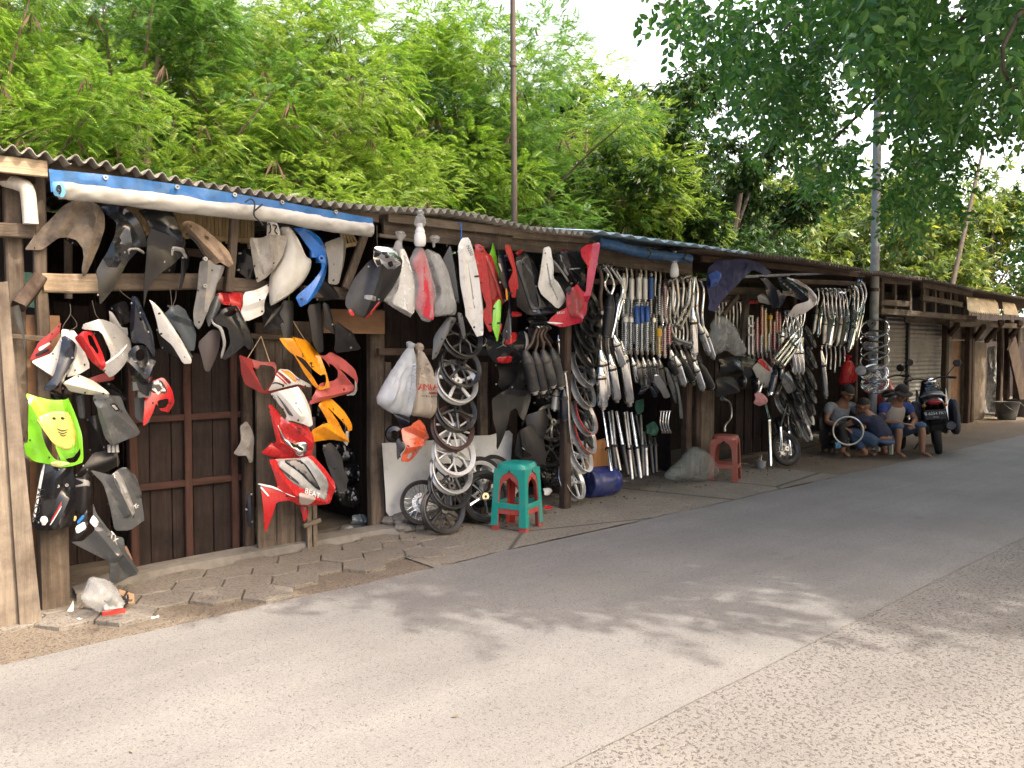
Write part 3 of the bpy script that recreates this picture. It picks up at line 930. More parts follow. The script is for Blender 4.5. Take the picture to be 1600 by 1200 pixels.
# ------------------------------------------------------------------ market stalls (timber sheds in one row)
def roof_sheet(par, pts, dfront, depth, mat, slope=.05, pitch=.075, amp=.019, th=.008, name='roof_sheet', droop=0.):
    """corrugated sheet whose eave follows pixel points at y = dfront"""
    E = [P(q, dfront) for q in px('X', pts)]
    n = max(8, int((E[-1].x - E[0].x) / pitch * 8)); org = wloc(par)
    xs = [q.x for q in E]; zs = [q.z for q in E]
    v = []; f = []; rows = 5
    for i in range(n + 1):
        x = xs[0] + (xs[-1] - xs[0]) * i / n; z0 = float(np.interp(x, xs, zs)); wv = amp * math.cos(2 * math.pi * x / pitch)
        for j in range(rows):
            y = dfront + depth * j / (rows - 1) + (.012 * noise.noise(Vector((x * .9, 0, 0))) if j == 0 else 0)
            v.append((x - org.x, y - org.y, z0 + wv + slope * (y - dfront) - org.z + .006 * noise.noise(Vector((x * 2, y, 1)))))
    m = len(v)
    v += [(a, b, c - th) for a, b, c in v]
    for i in range(n):
        for j in range(rows - 1):
            k = i * rows + j; f.append((k, k + rows, k + rows + 1, k + 1)); f.append((m + k, m + k + 1, m + k + rows + 1, m + k + rows))
        k = i * rows; f.append((k, m + k, m + k + rows, k + rows)); k += rows - 1; f.append((k, k + rows, m + k + rows, m + k))
    return link(name, mesh_from(name, v, f, mat, True), par)

def bar(par, name, fr, s, d, w, t, mat, d2=None, up=None):
    a, b = px(fr, s); p0 = P(a, d); p1 = P(b, d2 if d2 is not None else d)
    ax = (p1 - p0).normalized()
    u = Vector(up) if up else (Vector((1, 0, 0)) if abs(ax.z) > .6 else Vector((0, 0, 1)))
    mb = MB(); mb.beam(p0, p1, w, t, u); return mb.build(name, mat, par)
def post(par, fr, s, d, w, t, mat, name='post'):
    """vertical: pixel x and top pixel y; runs to the ground"""
    q = px(fr, s)[0]; p = P(q, d); mb = MB(); mb.beam((p.x, p.y, -.05), p, w, t, (1, 0, 0)); return mb.build(name, mat, par)
def plate(par, name, x0, x1, z0, z1, y, t, mat, n=0):
    mb = MB()
    if n:
        wd = (x1 - x0) / n
        for i in range(n):
            a = x0 + wd * (i + .5); mb.beam((a, y + rng.uniform(-.006, .006), z0), (a, y + rng.uniform(-.006, .006), z1 - rng.uniform(0, .05)), wd * .965, t, (1, 0, 0), .02)
    else: mb.box(((x0 + x1) / 2, y, (z0 + z1) / 2), (x1 - x0, t, z1 - z0))
    return mb.build(name, mat, par)
def ux(x, d=5.1): return P((x, 550), d).x
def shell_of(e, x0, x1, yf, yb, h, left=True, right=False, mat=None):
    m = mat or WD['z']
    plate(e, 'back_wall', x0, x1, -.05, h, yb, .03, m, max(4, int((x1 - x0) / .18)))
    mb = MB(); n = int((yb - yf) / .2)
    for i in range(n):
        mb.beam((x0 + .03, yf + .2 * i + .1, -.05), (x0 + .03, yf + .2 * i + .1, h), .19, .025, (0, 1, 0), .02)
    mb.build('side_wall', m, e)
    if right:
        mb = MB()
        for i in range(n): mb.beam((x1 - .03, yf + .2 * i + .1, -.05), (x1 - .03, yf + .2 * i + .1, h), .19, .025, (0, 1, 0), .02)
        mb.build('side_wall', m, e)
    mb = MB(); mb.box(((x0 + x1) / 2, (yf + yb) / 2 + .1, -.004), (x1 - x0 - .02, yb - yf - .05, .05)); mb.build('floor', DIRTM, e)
DIRTM = M('stall floor', (.10, .085, .07), .95, var=.3, scale=4, bump=.4, bscale=30)
# --- stall at the left edge
e = empty('market_stall', (-.2, 5, 0), 'weathered timber stall cut by the left picture edge, tall planks leaning on it', 'market stall', 'timber market stalls')
S1 = e
shell_of(e, -1.6, ux(70), 5.2, 6.9, 2.52)
roof_sheet(e, '-420,165 0,228 60,238 112,250', 4.8, 2.2, CEM, .03)
bar(e, 'fascia_board', 'A', '-400,165 275,243', 4.86, .085, .03, WL['x'])
bar(e, 'rail', 'A', '-300,235 200,292', 4.98, .07, .05, WB['x'])
bar(e, 'rail', 'A', '-300,590 198,607', 4.98, .075, .05, WG['x'])
post(e, 'A', '72,330', 5.06, .085, .07, WG['z'])
post(e, 'A', '0,330', 5.3, .1, .05, WD['z'])
post(e, 'A', '225,290', 5.0, .06, .06, WG['z'])
bar(e, 'brace', 'O1', '415,360 190,660', 4.97, .07, .06, WB['z'], 4.86)
bar(e, 'rail', 'O1', '0,960 480,1000', 4.97, .03, .02, WG['x'])
plate(e, 'inner_board', ux(38, 5.02), ux(96, 5.02), .0, P((60, 492), 5.02).z, 5.05, .02, PLY)
t = shell('tied_straps', 'O1', '120,660 200,640 215,720 240,900 265,1060 240,1120 225,960 160,840 130,720', 4.85, M('strap', (.03, .03, .03), .7), e, .015, crumple=.01, rnd=1)
shell('painted_board', 'O1', '185,300 335,305 335,420 200,560 185,480', 5.2, M('teal paint', (.10, .33, .28), .6, var=.2, dirt=(.3, .3, .27), dirt_amt=.6), e, .003, th=.02, rnd=0)
shell('painted_board', 'O1', '330,520 495,520 490,690 260,660', 5.2, MATS['teal paint'], e, .003, th=.02, rnd=0)
for s, lb in (('-60,440 -6,437 29,985 -40,1003', 'pale weathered plank leaning at the left picture edge, behind its narrower neighbour'), ('-7,442 10,440 17,528 45,800 63,970 30,984', 'tall pale weathered plank tapering towards its top, left of the green fairing')):
    o = panel('wood_plank', lb, 'plank', 'X', s, 4.76, WP['z'], bulge=.004, yaw=4, th=.035, rnd=0, front=.02 if s[1] == '7' else 0, group='leaning planks')
panel('wood_plank', 'short thick grey plank standing under the black fairing', 'plank', 'C', '230,150 400,150 410,712 250,745', 4.93, WG['z'], bulge=.003, yaw=6, th=.05, rnd=0)
# white pipe in the corner of the eaves
a, b_, c_ = P((33, 289), 4.94), P((43, 300), 4.92), P((48, 350), 4.92)
MB().tube([a + Vector((-.06, .08, .03)), a, b_, c_], .038, 12, 4).build_top('pipe', M('white pvc', (.62, .6, .55), .4, dirt=(.3, .25, .2)), 'short white pipe with elbow wedged under the left eave', 'pipe', smooth=True)

# --- the fairing stall under the blue tarpaulin
e = empty('market_stall', (1.5, 5, 0), 'timber stall under the rolled blue tarpaulin, hung with coloured fairings', 'market stall', 'timber market stalls')
S2 = e
xl, xr = ux(75), ux(590, 5.4)
shell_of(e, xl, xr, 5.5, 6.9, 2.52, True)
roof_sheet(e, '108,243 300,284 450,308 600,326 640,327', 4.82, 2.2, CEM, .03)
bar(e, 'fascia_board', 'X', '78,262 590,338', 4.93, .09, .03, WG['x'])
bar(e, 'beam', 'A', '245,912 578,910', 4.99, .105, .07, WL['x'])  # sunlit stretch of the beam, its light painted by the paler wood
bar(e, 'beam', 'A', '570,905 1190,900', 5.06, .10, .06, WG['x'])
bar(e, 'beam', 'D', '130,605 545,640', 5.08, .095, .06, WG['x'])
bar(e, 'beam', 'D', '720,660 975,668', 5.1, .085, .06, WG['x'])
bar(e, 'rail', 'D', '0,420 300,460', 5.3, .05, .04, WB['x'])
bar(e, 'rail', 'D', '340,475 640,500', 5.3, .05, .04, WB['x'])
bar(e, 'rail', 'D', '400,915 830,940', 5.25, .035, .03, WG['x'])
bar(e, 'post', 'D', '325,210 290,660', 5.0, .05, .05, WG['z'])
bar(e, 'brace', 'D', '1085,330 975,640', 5.02, .055, .04, WG['z'])
for s in ('110,1000 110,560', '400,560 400,1000'):
    bar(e, 'rail', 'A', s.split()[0] + ' ' + s.split()[1], 5.35, .04, .04, WG['z'])
plate(e, 'fascia_panel', ux(505, 5.3), ux(600, 5.3), P((550, 521), 5.3).z, P((550, 484), 5.3).z, 5.3, .025, PLY)
plate(e, 'wall_panel', ux(85, 5.3), ux(205, 5.3), -.05, 1.75, 5.8, .02, WD['z'], 4)
# bamboo slat blinds
for nm, s, n in (('A', '735,465 1195,470 1195,650 760,600', 24), ('D', '0,180 440,170 440,385 0,350', 20), ('D', '940,310 1010,310 1060,390 950,410', 5)):
    q = px(nm, s); a, b_, c_, d_ = [P(k, 5.32) for k in q]; mb = MB()
    for i in range(n):
        t0 = (i + .5) / n; p0 = a.lerp(b_, t0); p1 = d_.lerp(c_, t0); mb.beam(p0, p1 + Vector((0, 0, rng.uniform(-.02, .01))), (b_ - a).length / n * .9, .012, (1, 0, 0), .05, 2)
    mb.beam(d_ + Vector((0, -.015, .02)), c_ + Vector((0, -.015, .02)), .03, .015)
    mb.build('slat_blind', BAMB, e)
post(e, 'E', '1145,-210', 5.42, .13, .08, WG['z'])
post(e, 'E', '395,180', 5.42, .07, .06, WB['z'])
# double door of dark boards with reddish rails
d = empty('door', (ux(290, 5.48), 5.48, 0), 'dark brown boarded double door framed by reddish rails', 'door')
x0, x1 = ux(196, 5.48), ux(392, 5.48); zt = P((290, 545), 5.48).z
plate(d, 'door_board', x0, x1, .0, zt, 5.5, .02, WD['z'], 6)
for X in (205, 291, 364): mb = MB(); mb.beam((ux(X, 5.46), 5.465, 0), (ux(X, 5.46), 5.465, zt), .05, .04, (1, 0, 0)); mb.build('stile', WR['z'], d)
for Y in (652, 755): mb = MB(); z = P((290, Y), 5.46).z; mb.beam((x0, 5.47, z), (x1, 5.47, z), .045, .035); mb.build('rail', WR['x'], d)
# plank wall that carries the red and orange fairings
plate(e, 'plank_wall', ux(399, 5.3), ux(487, 5.3), -.03, P((440, 500), 5.3).z, 5.31, .03, WG['z'], 3)
for X, w_ in ((478, .035), (487, .035)): mb = MB(); mb.beam((ux(X, 5.24), 5.22, .0), (ux(X, 5.24), 5.24, .95), w_, .03, (1, 0, 0)); mb.build('stick', WP['z'], e)
mb = MB(); mb.beam(P((474, 822), 5.2), P((500, 812), 5.2), .03, .03); mb.build('latch_block', WP['x'], e)

# --- the stall hung with fairings and rims
e = empty('market_stall', (4.3, 5, 0), 'open timber stall with bags, body panels and rims hung along its fascia', 'market stall', 'timber market stalls')
S3 = e
xl, xr = ux(592, 5.4), ux(905, 5.3)
shell_of(e, xl, xr, 5.5, 6.9, 2.52)
roof_sheet(e, '632,327 700,329 760,339 830,356 932,367', 4.83, 2.2, CEM, .03)
bar(e, 'fascia_board', 'F', '195,85 1210,203', 4.95, .065, .03, WP['x'])
bar(e, 'fascia_panel', 'F', '165,150 1570,300', 5.0, .16, .025, WG['x'])
bar(e, 'fascia_board', 'H', '0,30 510,65', 4.96, .06, .03, WP['x'])
bar(e, 'rail', 'F', '140,205 390,240', 4.96, .025, .025, WP['x'])
bar(e, 'rail', 'F', '130,985 560,985', 5.3, .055, .04, WB['x'])
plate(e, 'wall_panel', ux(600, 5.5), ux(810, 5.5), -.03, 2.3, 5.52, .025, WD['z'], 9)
post(e, 'G', '190,-60', 5.4, .06, .05, WG['z'])
post(e, 'G', '830,-60', 5.38, .09, .05, WG['z'])
post(e, 'I', '360,-700', 5.04, .085, .085, WB['z'])
mb = MB()
for k in range(46):
    q = G((rng.uniform(600, 690), rng.uniform(812, 832))); mb.ball((q.x, 5.28 + rng.uniform(-.12, .08), rng.uniform(.0, .1)), rng.uniform(.035, .08), 4, (1.2, 1, .7))
mb.build('rubble_base', CONC, e)
# --- stall hung with exhausts and shock absorbers, blue sheet roof
e = empty('market_stall', (7.2, 5, 0), 'timber stall with light blue corrugated roof, hung with chrome exhausts and shock absorbers', 'market stall', 'timber market stalls')
S4 = e
x0, x1 = ux(905, 5.3), ux(1090, 5.3)
shell_of(e, x0, x1, 5.6, 6.9, 2.52)
BLUER = M('blue roof sheet', (.36, .54, .70), .4, .1, var=.2, scale=3, dirt=(.35, .38, .4), dirt_amt=.4)
roof_sheet(e, '925,360 1010,372 1090,383 1175,396', 4.74, 1.6, BLUER, .15, .2, .013)
roof_sheet(e, '1090,386 1180,397 1250,405 1335,419 1350,421', 4.8, 2.2, M('rusty sheet', (.13, .10, .08), .8, var=.35, dirt=(.06, .05, .045)), .04)
bar(e, 'fascia_panel', 'H', '490,150 1200,250', 5.02, .17, .025, WG['x'])
bar(e, 'fascia_board', 'H', '560,80 1200,180', 4.9, .03, .03, M('orange paint', (.16, .06, .035), .7, var=.3, dirt=(.1, .06, .05)))
bar(e, 'rail', 'H', '500,340 700,350', 5.2, .05, .04, WG['x'])
post(e, 'K', '150,-300', 5.25, .09, .09, WB['z'])
plate(e, 'wall_panel', ux(1078, 5.35), ux(1122, 5.35), 0, 1.0, 5.4, .03, WG['z'], 2)
# --- next stall, blue plastic under the eave
e = empty('market_stall', (9.5, 5, 0), 'dark crowded stall with crumpled blue plastic under its rusty eave', 'market stall', 'timber market stalls')
S5 = e
x0, x1 = ux(1092, 5.3), ux(1372, 5.6)
shell_of(e, x0, x1, 5.7, 6.9, 2.5)
roof_sheet(e, '1345,424 1400,431 1440,436', 4.95, 2.1, MATS['rusty sheet'], .03)
bar(e, 'beam', 'J', '290,400 700,410', 5.25, .09, .05, WG['x'])
bar(e, 'beam', 'J', '380,450 700,440', 5.3, .06, .05, WG['x'])
bar(e, 'beam', 'J', '860,340 1330,360', 5.1, .06, .05, WG['x'])
bar(e, 'fascia_board', 'J', '240,190 1330,300', 5.0, .07, .03, WB['x'])
bar(e, 'post', 'J', '545,430 500,820', 5.2, .09, .06, WG['z'])
bar(e, 'brace', 'J', '480,440 380,570', 5.22, .06, .05, WG['z'])
for X, m_ in ((1090, 'z'), (1240, 'z'), (1338, 'z')): post(e, 'X', '%d,430' % X, 5.35 if X < 1300 else 5.3, .08, .07, WB['z'])
for k in range(4): plate(e, 'hung_plank', ux(1150 + k * 14, 5.5), ux(1161 + k * 14, 5.5), .12, .95, 5.5, .02, WD['z'])
# --- shuttered stall
e = empty('market_stall', (15.4, 5.6, 0), 'closed stall with a grey roller shutter behind the parked motorcycles', 'market stall', 'timber market stalls')
S6 = e
x0, x1 = ux(1374, 5.9), ux(1512, 5.9)
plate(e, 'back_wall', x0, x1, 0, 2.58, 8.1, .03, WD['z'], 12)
mb = MB()
for i in range(12): mb.beam((x0 + .02, 5.95 + i * .19, 0), (x0 + .02, 5.95 + i * .19, 2.4), .18, .025, (0, 1, 0), .02)
mb.build('side_wall', WB['z'], e)
roof_sheet(e, '1372,425 1440,434 1512,450 1520,453', 5.0, 3.2, MATS['rusty sheet'], .03)
SHUT = M('shutter metal', (.30, .285, .26), .5, .3, var=.12, scale=3, dirt=(.15, .13, .11), stretch=(1, 1, .3))
def shutter(xa, xb):
    v = []; f = []; n = 26; z0, z1 = .02, P((1430, 497), 5.9).z; org = wloc(e)
    for i in range(n * 4 + 1):
        z = z0 + (z1 - z0) * i / (n * 4); y = 5.9 - .014 * (1, .75, 0, .3)[i % 4]
        v += [(xa - org.x, y - org.y, z), (xb - org.x, y - org.y, z)]
    for i in range(n * 4): f.append((2 * i, 2 * i + 1, 2 * i + 3, 2 * i + 2))
    return link('roller_shutter', mesh_from('roller_shutter', v, f, SHUT), e)
xm = ux(1417, 5.9)
shutter(ux(1380, 5.9), xm - .04); shutter(xm + .04, ux(1474, 5.9))
for X in (1379, 1417, 1476): mb = MB(); mb.box((ux(X, 5.88), 5.87, 1.02), (.07, .06, 2.05)); mb.build('shutter_guide', M('dark steel', (.05, .05, .05), .5, .5), e)
# slatted timber loft over the shutter
for s in ('300,345 830,385', '300,150 490,165', '300,290 480,300', '560,180 870,240', '560,260 840,310'): bar(e, 'loft_rail', 'Q', s, 5.15, .09, .05, WG['x'])
for X in (310, 390, 485, 570, 640, 735, 820): bar(e, 'loft_post', 'Q', '%d,%d %d,%d' % (X, 150 + (X - 300) * .17, X, 345 + (X - 300) * .08), 5.18, .08, .05, WG['z'])
for X in range(590, 820, 46): bar(e, 'loft_slat', 'Q', '%d,%d %d,%d' % (X, 195 + (X - 560) * .2, X, 290 + (X - 560) * .15), 5.2, .2, .02, WB['z'])
plate(e, 'loft_back', ux(1374, 5.6), ux(1512, 5.6), 2.0, 2.4, 5.6, .02, WD['z'], 14)
bar(e, 'fascia_board', 'Q', '455,375 900,410', 5.6, .22, .03, WG['x'])
# --- last stalls of patched boards
e = empty('market_stall', (19, 5.8, 0), 'patched pale board stall at the far right with buckets by its open doorway', 'market stall', 'timber market stalls')
S7 = e
x0, x1 = ux(1512, 5.9), ux(1700, 5.9)
plate(e, 'back_wall', x0, 34, 0, 2.62, 8.3, .03, WD['z'], 40)
roof_sheet(e, '1508,450 1545,456 1582,463 1640,472 1700,480', 5.0, 3.4, MATS['rusty sheet'], .03)
for a, b_, m_, top in ((1476, 1484, CONC, 500), (1484, 1500, PLY, 532), (1500, 1508, WP['z'], 532), (1519, 1538, WP['z'], 535)):
    plate(e, 'wall_board', ux(a, 5.9), ux(b_, 5.9), 0, P(((a + b_) / 2, top), 5.9).z, 5.88, .03, m_)
plate(e, 'wall_panel', ux(1484, 5.9), ux(1512, 5.9), P((1500, 531), 5.9).z, P((1500, 505), 5.9).z, 5.87, .03, WP['x'])
plate(e, 'wall_panel', ux(1512, 5.9), ux(1640, 5.9), P((1540, 533), 5.9).z, P((1540, 500), 5.9).z, 5.92, .03, CONC)
for a in (1478, 1514, 1519, 1564, 1575, 1590): post(e, 'X', '%d,500' % a, 5.75 if a < 1520 else 5.8, .14, .1, WB['z'])
for s in ('735,490 785,430', '890,520 950,440', '965,530 1060,420', '1110,510 1180,420'): bar(e, 'brace', 'Q', s, 5.8, .1, .08, WB['z'], 5.3)
bar(e, 'beam', 'Q', '720,420 1200,440', 5.4, .1, .08, WG['x'])
bar(e, 'door_leaf', 'Q', '1120,540 1200,900', 5.6, .55, .04, WB['z'])
for s in ('845,262 1030,285 1045,365 850,345', '1065,290 1140,300 1170,375 1075,365'):
    q = [P(k, 5.1 if i < 2 else 4.95) for i, k in enumerate(px('Q', s))]; mb = MB()
    for i in range(14): mb.beam(q[0].lerp(q[1], (i + .5) / 14), q[3].lerp(q[2], (i + .5) / 14), (q[1] - q[0]).length / 14 * .93, .012, (1, 0, 0), .03, 2)
    mb.build('slat_awning', BAMB, e)
shell('hung_cloths', 'Q', '960,570 1010,560 1040,700 1050,900 1010,980 955,975 960,760', 6.1, M('pale rags', (.30, .31, .32), .8, var=.6, scale=9), e, .05, crumple=.05)
# stall 1..7 done
# ------------------------------------------------------------------ plastics, metals, polythene
def plast(name, c, rough=.32, dirt=None, amt=.3, coat=.25, var=.08):
    return M(name, c, rough, var=var + .06, scale=9, bump=.05, bscale=70, dirt=dirt, dirt_amt=amt + .03, dirt_scale=11, coat=coat, stretch=(1, 1, .35), rvar=.16)
BLK = plast('black plastic', (.010, .011, .014), .22, (.032, .031, .03), .15)
MBLK = plast('matt black plastic', (.014, .014, .016), .42, (.04, .038, .036), .2, 0)
NAVY = plast('navy plastic', (.009, .013, .026), .2, (.03, .033, .04), .15, .5)
GREY = plast('grey plastic', (.072, .079, .086), .34, (.18, .175, .165), .2, .15)
LGREY = plast('light grey plastic', (.30, .31, .315), .35, (.16, .15, .14), .35, .15)
DUST = plast('dusty brown plastic', (.10, .083, .068), .6, (.24, .19, .14), .55, 0, .2)
TAN = plast('tan dusty plastic', (.36, .26, .18), .65, (.12, .09, .07), .4, 0, .2)
WHT = plast('white plastic', (.74, .74, .72), .3, (.45, .42, .37), .25, .3, .04)
CREAM = plast('cream white plastic', (.68, .66, .58), .35, (.4, .36, .3), .3, .2, .05)
RED = plast('red plastic', (.46, .018, .022), .27, (.22, .03, .028), .3, .5)
CRIM = plast('crimson plastic', (.50, .012, .045), .3, (.3, .03, .04), .25, .4)
DRED = plast('dull red plastic', (.34, .04, .045), .4, (.18, .06, .055), .4, .2)
PINK = plast('faded red plastic', (.47, .10, .095), .4, (.25, .07, .06), .3, .2)
ORG = plast('orange yellow plastic', (.80, .31, .012), .28, (.55, .22, .03), .25, .5)
MASK = plast('orange red plastic', (.50, .085, .035), .28, (.25, .05, .03), .3, .5)
BLUE = plast('blue plastic', (.015, .16, .58), .28, (.02, .07, .25), .3, .5)
LIME = plast('lime green plastic', (.20, .58, .03), .25, (.1, .3, .03), .2, .6)
YEL = plast('yellow plastic', (.74, .70, .16), .3, (.5, .5, .05), .2, .5)
CHR = M('chrome', (.84, .87, .91), .13, 1., var=.08, scale=5, dirt=(.34, .31, .29), dirt_amt=.2, dirt_scale=9, rvar=.08)
STEEL = M('worn steel', (.46, .46, .45), .34, 1., var=.2, scale=6, dirt=(.13, .10, .085), dirt_amt=.45, dirt_scale=8)
ALU = M('cast aluminium', (.56, .57, .58), .38, .85, var=.12, scale=6, dirt=(.2, .19, .18), dirt_amt=.35)
DSTL = M('dark metal', (.075, .075, .078), .42, .7, var=.3, scale=6, dirt=(.13, .11, .09), dirt_amt=.35)
RUB = M('rubber', (.018, .018, .019), .7, var=.3, scale=8, bump=.2)
INK = M('black ink', (.02, .02, .025), .5)
INKW = M('white ink', (.78, .78, .78), .5)
INKR = M('red ink', (.50, .03, .03), .5)
SILV = M('silver paint', (.52, .52, .53), .3, .55, var=.08, scale=4, dirt=(.3, .29, .27), dirt_amt=.3, coat=.4)
BAGW = bagmat('white polythene', (.80, .80, .78), .75)
BAGC = bagmat('clear polythene', (.72, .74, .75), .36, .1)
BAGB = bagmat('bluish polythene', (.62, .67, .74), .86)
TARPB = M('blue tarpaulin', (.02, .12, .34), .42, var=.25, scale=6, bump=.9, bscale=9, dirt=(.06, .18, .32), dirt_amt=.3)
TARPW = M('grey tarpaulin', (.42, .42, .40), .5, var=.12, scale=5, bump=1., bscale=10, dirt=(.27, .26, .24), dirt_amt=.5)
TARPD = M('dark blue tarpaulin', (.028, .034, .13), .5, var=.25, scale=5, bump=.4, bscale=12, dirt=(.03, .03, .07))

FD = 'fender'
def pn(name, label, fr, pts, d, mat, cat='body panel', hook=None, hookd=None, **k):
    o = panel(name, label, cat, fr, pts, d, mat, **k)
    if hook: wire(o, fr, hook, hookd or d)
    if cat in ('fairing', 'side panel', FD, 'leg shield', 'tail panel', 'body panel') and not k.get('both'):
        q = px(fr, pts); cx, cy = np.mean(q, axis=0); far = sorted(q, key=lambda t: -math.hypot(t[0] - cx, t[1] - cy))
        if math.hypot(far[0][0] - cx, far[0][1] - cy) > 22:
            for t in (far[0], far[-1], far[len(far) // 2]):
                x, y = t[0] + (cx - t[0]) * .2, t[1] + (cy - t[1]) * .2
                if pip(q, np.array([(x, y)]))[0]: decal(o, 'bolt_hole', 'X', ' '.join('%.2f,%.2f' % (x + 1.5 * math.cos(a), y + 1.8 * math.sin(a)) for a in (0, 1, 2, 3, 4.2, 5.2)), LGREY if mat in (BLK, MBLK, NAVY) else MBLK, .002)
    return o

# ------------------------------------------------------------------ rolled blue tarpaulin under the eave
def tarp_roll(e, pts, d, r, mat, name='roll', tw=1.):
    C_ = [P(q, d) for q in px('X', pts)]
    pp, _ = spline(C_, r, 24); org = wloc(e); n = 22; v = []; f = []; ph = rng.random() * 40
    for i, p in enumerate(pp):
        for k in range(n):
            a = 2 * math.pi * k / n
            q = noise.ridged_multi_fractal(Vector((a * 1.2 * tw + i * .11, i * .12, ph)), 1., 2., 2, 1., 2.) - 1.2
            rr = r * (1 + .17 * q + .14 * noise.noise(Vector((i * .12, math.cos(a), math.sin(a) + ph))))
            v.append((p.x - org.x, p.y + math.cos(a) * rr - org.y, p.z + math.sin(a) * rr * 1.12 - org.z))
    m = len(pp)
    for i in range(m - 1):
        for k in range(n): f.append((i * n + k, i * n + (k + 1) % n, (i + 1) * n + (k + 1) % n, (i + 1) * n + k))
    f.append(tuple(range(n - 1, -1, -1))); f.append(tuple((m - 1) * n + k for k in range(n)))
    return link(name, mesh_from(name, v, f, mat, True), e)
q = P((330, 320), 4.8)
T = empty('tarpaulin', (q.x, q.y, q.z), 'long rolled tarpaulin, blue above and pale grey below, tied under the left eave', 'tarpaulin')
tarp_roll(T, '92,297 200,309 330,325 440,338 520,352 580,360', 4.76, .043, TARPW)
shell('blue_sheet', 'X', '76,264 200,277 330,296 450,317 582,341 583,357 520,350 440,337 330,322 200,305 100,294 80,300', 4.80, TARPB, T, .004, crumple=.014, cs=7, rnd=0, res=60)
shell('blue_edge', 'X', '80,284 98,286 103,300 97,310 84,306', 4.72, M('pale blue tarpaulin', (.16, .42, .66), .4, var=.15, bump=.3), T, .02)
mb = MB()
for k in range(3): mb.tube([P((92 + 3 * math.sin(a * .7 + k), 296 + 7 * math.cos(a * .7 + k * .6) * (1 - .25 * k)), 4.69) for a in range(8)], .004, 5)
mb.build('roll_end', RUB, T, True)
mb = MB(); mb.tube([P(k, 4.70) for k in [(383, 316), (392, 311), (398, 318), (397, 336), (405, 345), (411, 352)]], .005, 6, 4); mb.tube([P((397, 330), 4.7), P((410, 319), 4.69)], .006, 6)
mb.build('tie_cord', RUB, T, True)
for (x, y) in ((165, 277), (277, 292), (367, 304), (441, 316), (525, 331)):
    mb = MB(); mb.lathe([(.006, -.003), (.013, -.003), (.013, .004), (.006, .004)], P((x, y), 4.785), (0, 1, 0), 12, True); mb.build('eyelet', STEEL, T, True)

q = P((1000, 395), 4.84)
T2 = empty('tarpaulin', (q.x, q.y, q.z), 'short rolled dark blue tarpaulin tied under the light blue corrugated roof', 'tarpaulin')
tarp_roll(T2, '937,379 960,384 985,391 1010,396 1040,400 1078,404', 4.84, .042, M('faded blue tarpaulin', (.03, .10, .24), .42, var=.25, scale=4, bump=.35, bscale=10, dirt=(.12, .17, .22), dirt_amt=.3))
for x in (1014, 1070):
    mb = MB(); mb.tube([P((x - 3, 388), 4.8), P((x + 3, 396), 4.78), P((x - 2, 404), 4.78), P((x + 8, 409), 4.79)], .006, 6, 4); mb.build('tie_cord', RUB, T2, True)
# ------------------------------------------------------------------ upper row hung under the tarpaulin
FD = 'fender'
pn('fender', 'dirty brown front fender with broad arched cut-out, leftmost under the tarpaulin', 'A', '150,715 200,645 255,585 310,530 370,465 440,432 520,432 580,468 612,520 612,600 582,690 548,770 505,862 485,872 478,830 490,765 484,712 448,665 392,650 345,658 292,692 250,722 160,722', 4.97, DUST, FD, bulge=.05, yaw=-14, ridges=[('440,440 330,650', .03, .05), ('520,440 600,640', .025, .04), ('580,470 490,860', .02, .03)])
o = pn('fender', 'shiny charcoal fender with wide arched mouth, second under the tarpaulin', 'A', '580,462 640,450 700,482 745,545 792,612 832,690 846,722 842,745 800,706 762,706 742,732 692,790 652,872 612,952 574,1004 545,1042 538,905 530,842 580,740 612,640 626,560', 4.95, BLK, FD, bulge=.07, yaw=12, ridges=[('650,470 610,640 605,780', .03, .04), ('720,520 800,690', .025, .04), ('690,600 700,690', .03, .10)])
decal(o, 'lip', 'A', '745,706 800,700 842,722 846,742 800,716 760,716 755,748', LGREY)
o = pn('fender', 'smooth grey-black fender with pointed skirt, third under the tarpaulin', 'A', '800,482 870,470 930,476 972,560 1002,650 1016,702 1060,712 1096,762 1082,802 1042,850 1012,940 992,960 1002,870 1006,752 962,792 902,842 862,892 842,962 836,1062 826,900 832,700 830,540', 4.96, BLK, FD, bulge=.07, yaw=18, ridges=[('930,480 1000,660', .02, .05), ('838,600 1000,690', .03, .06)])
decal(o, 'lip', 'A', '1000,700 1018,694 1062,706 1096,758 1080,770 1055,726 1018,718 1014,752 1003,748', LGREY)
o = pn('number_plate_bracket', 'tan dusty bracket with bolt holes hanging beside the post', 'D', '18,262 60,246 130,276 182,322 242,372 292,424 322,500 292,520 242,490 202,505 150,440 100,362 40,310', 4.93, TAN, 'bracket', bulge=.03, yaw=-25, holes=['60,280 75,275 80,292 66,296', '150,330 180,345 175,365 150,352'], ridges=[('60,290 240,480', .02, .03), ('180,330 310,500', .02, .03)])
mb = MB(); mb.tube([P(k, 4.90) for k in px('D', '40,318 100,372 150,450 205,510')], .008, 6, 4); mb.build('edge_trim', BLK, o, True)
o = pn('fender', 'long grey under-fender with two bolts, hanging below the tan bracket', 'D', '122,482 160,470 202,505 262,510 242,562 204,622 194,690 162,742 142,802 106,884 80,852 75,782 100,652 112,540', 4.94, plast('worn grey plastic', (.17, .17, .165), .5, (.28, .26, .23), .4, 0), FD, bulge=.035, yaw=-8, ridges=[('160,480 120,860', .02, .035), ('230,520 150,780', .015, .03)])
for q in ((148, 468), (146, 626)):
    mb = MB(); mb.lathe([(.004, -.02), (.013, -.02), (.013, .0), (.005, .004), (.005, -.01)], P(px('D', q), 4.885), (0, 1, 0), 12); mb.build('bolt', LGREY, o, True)
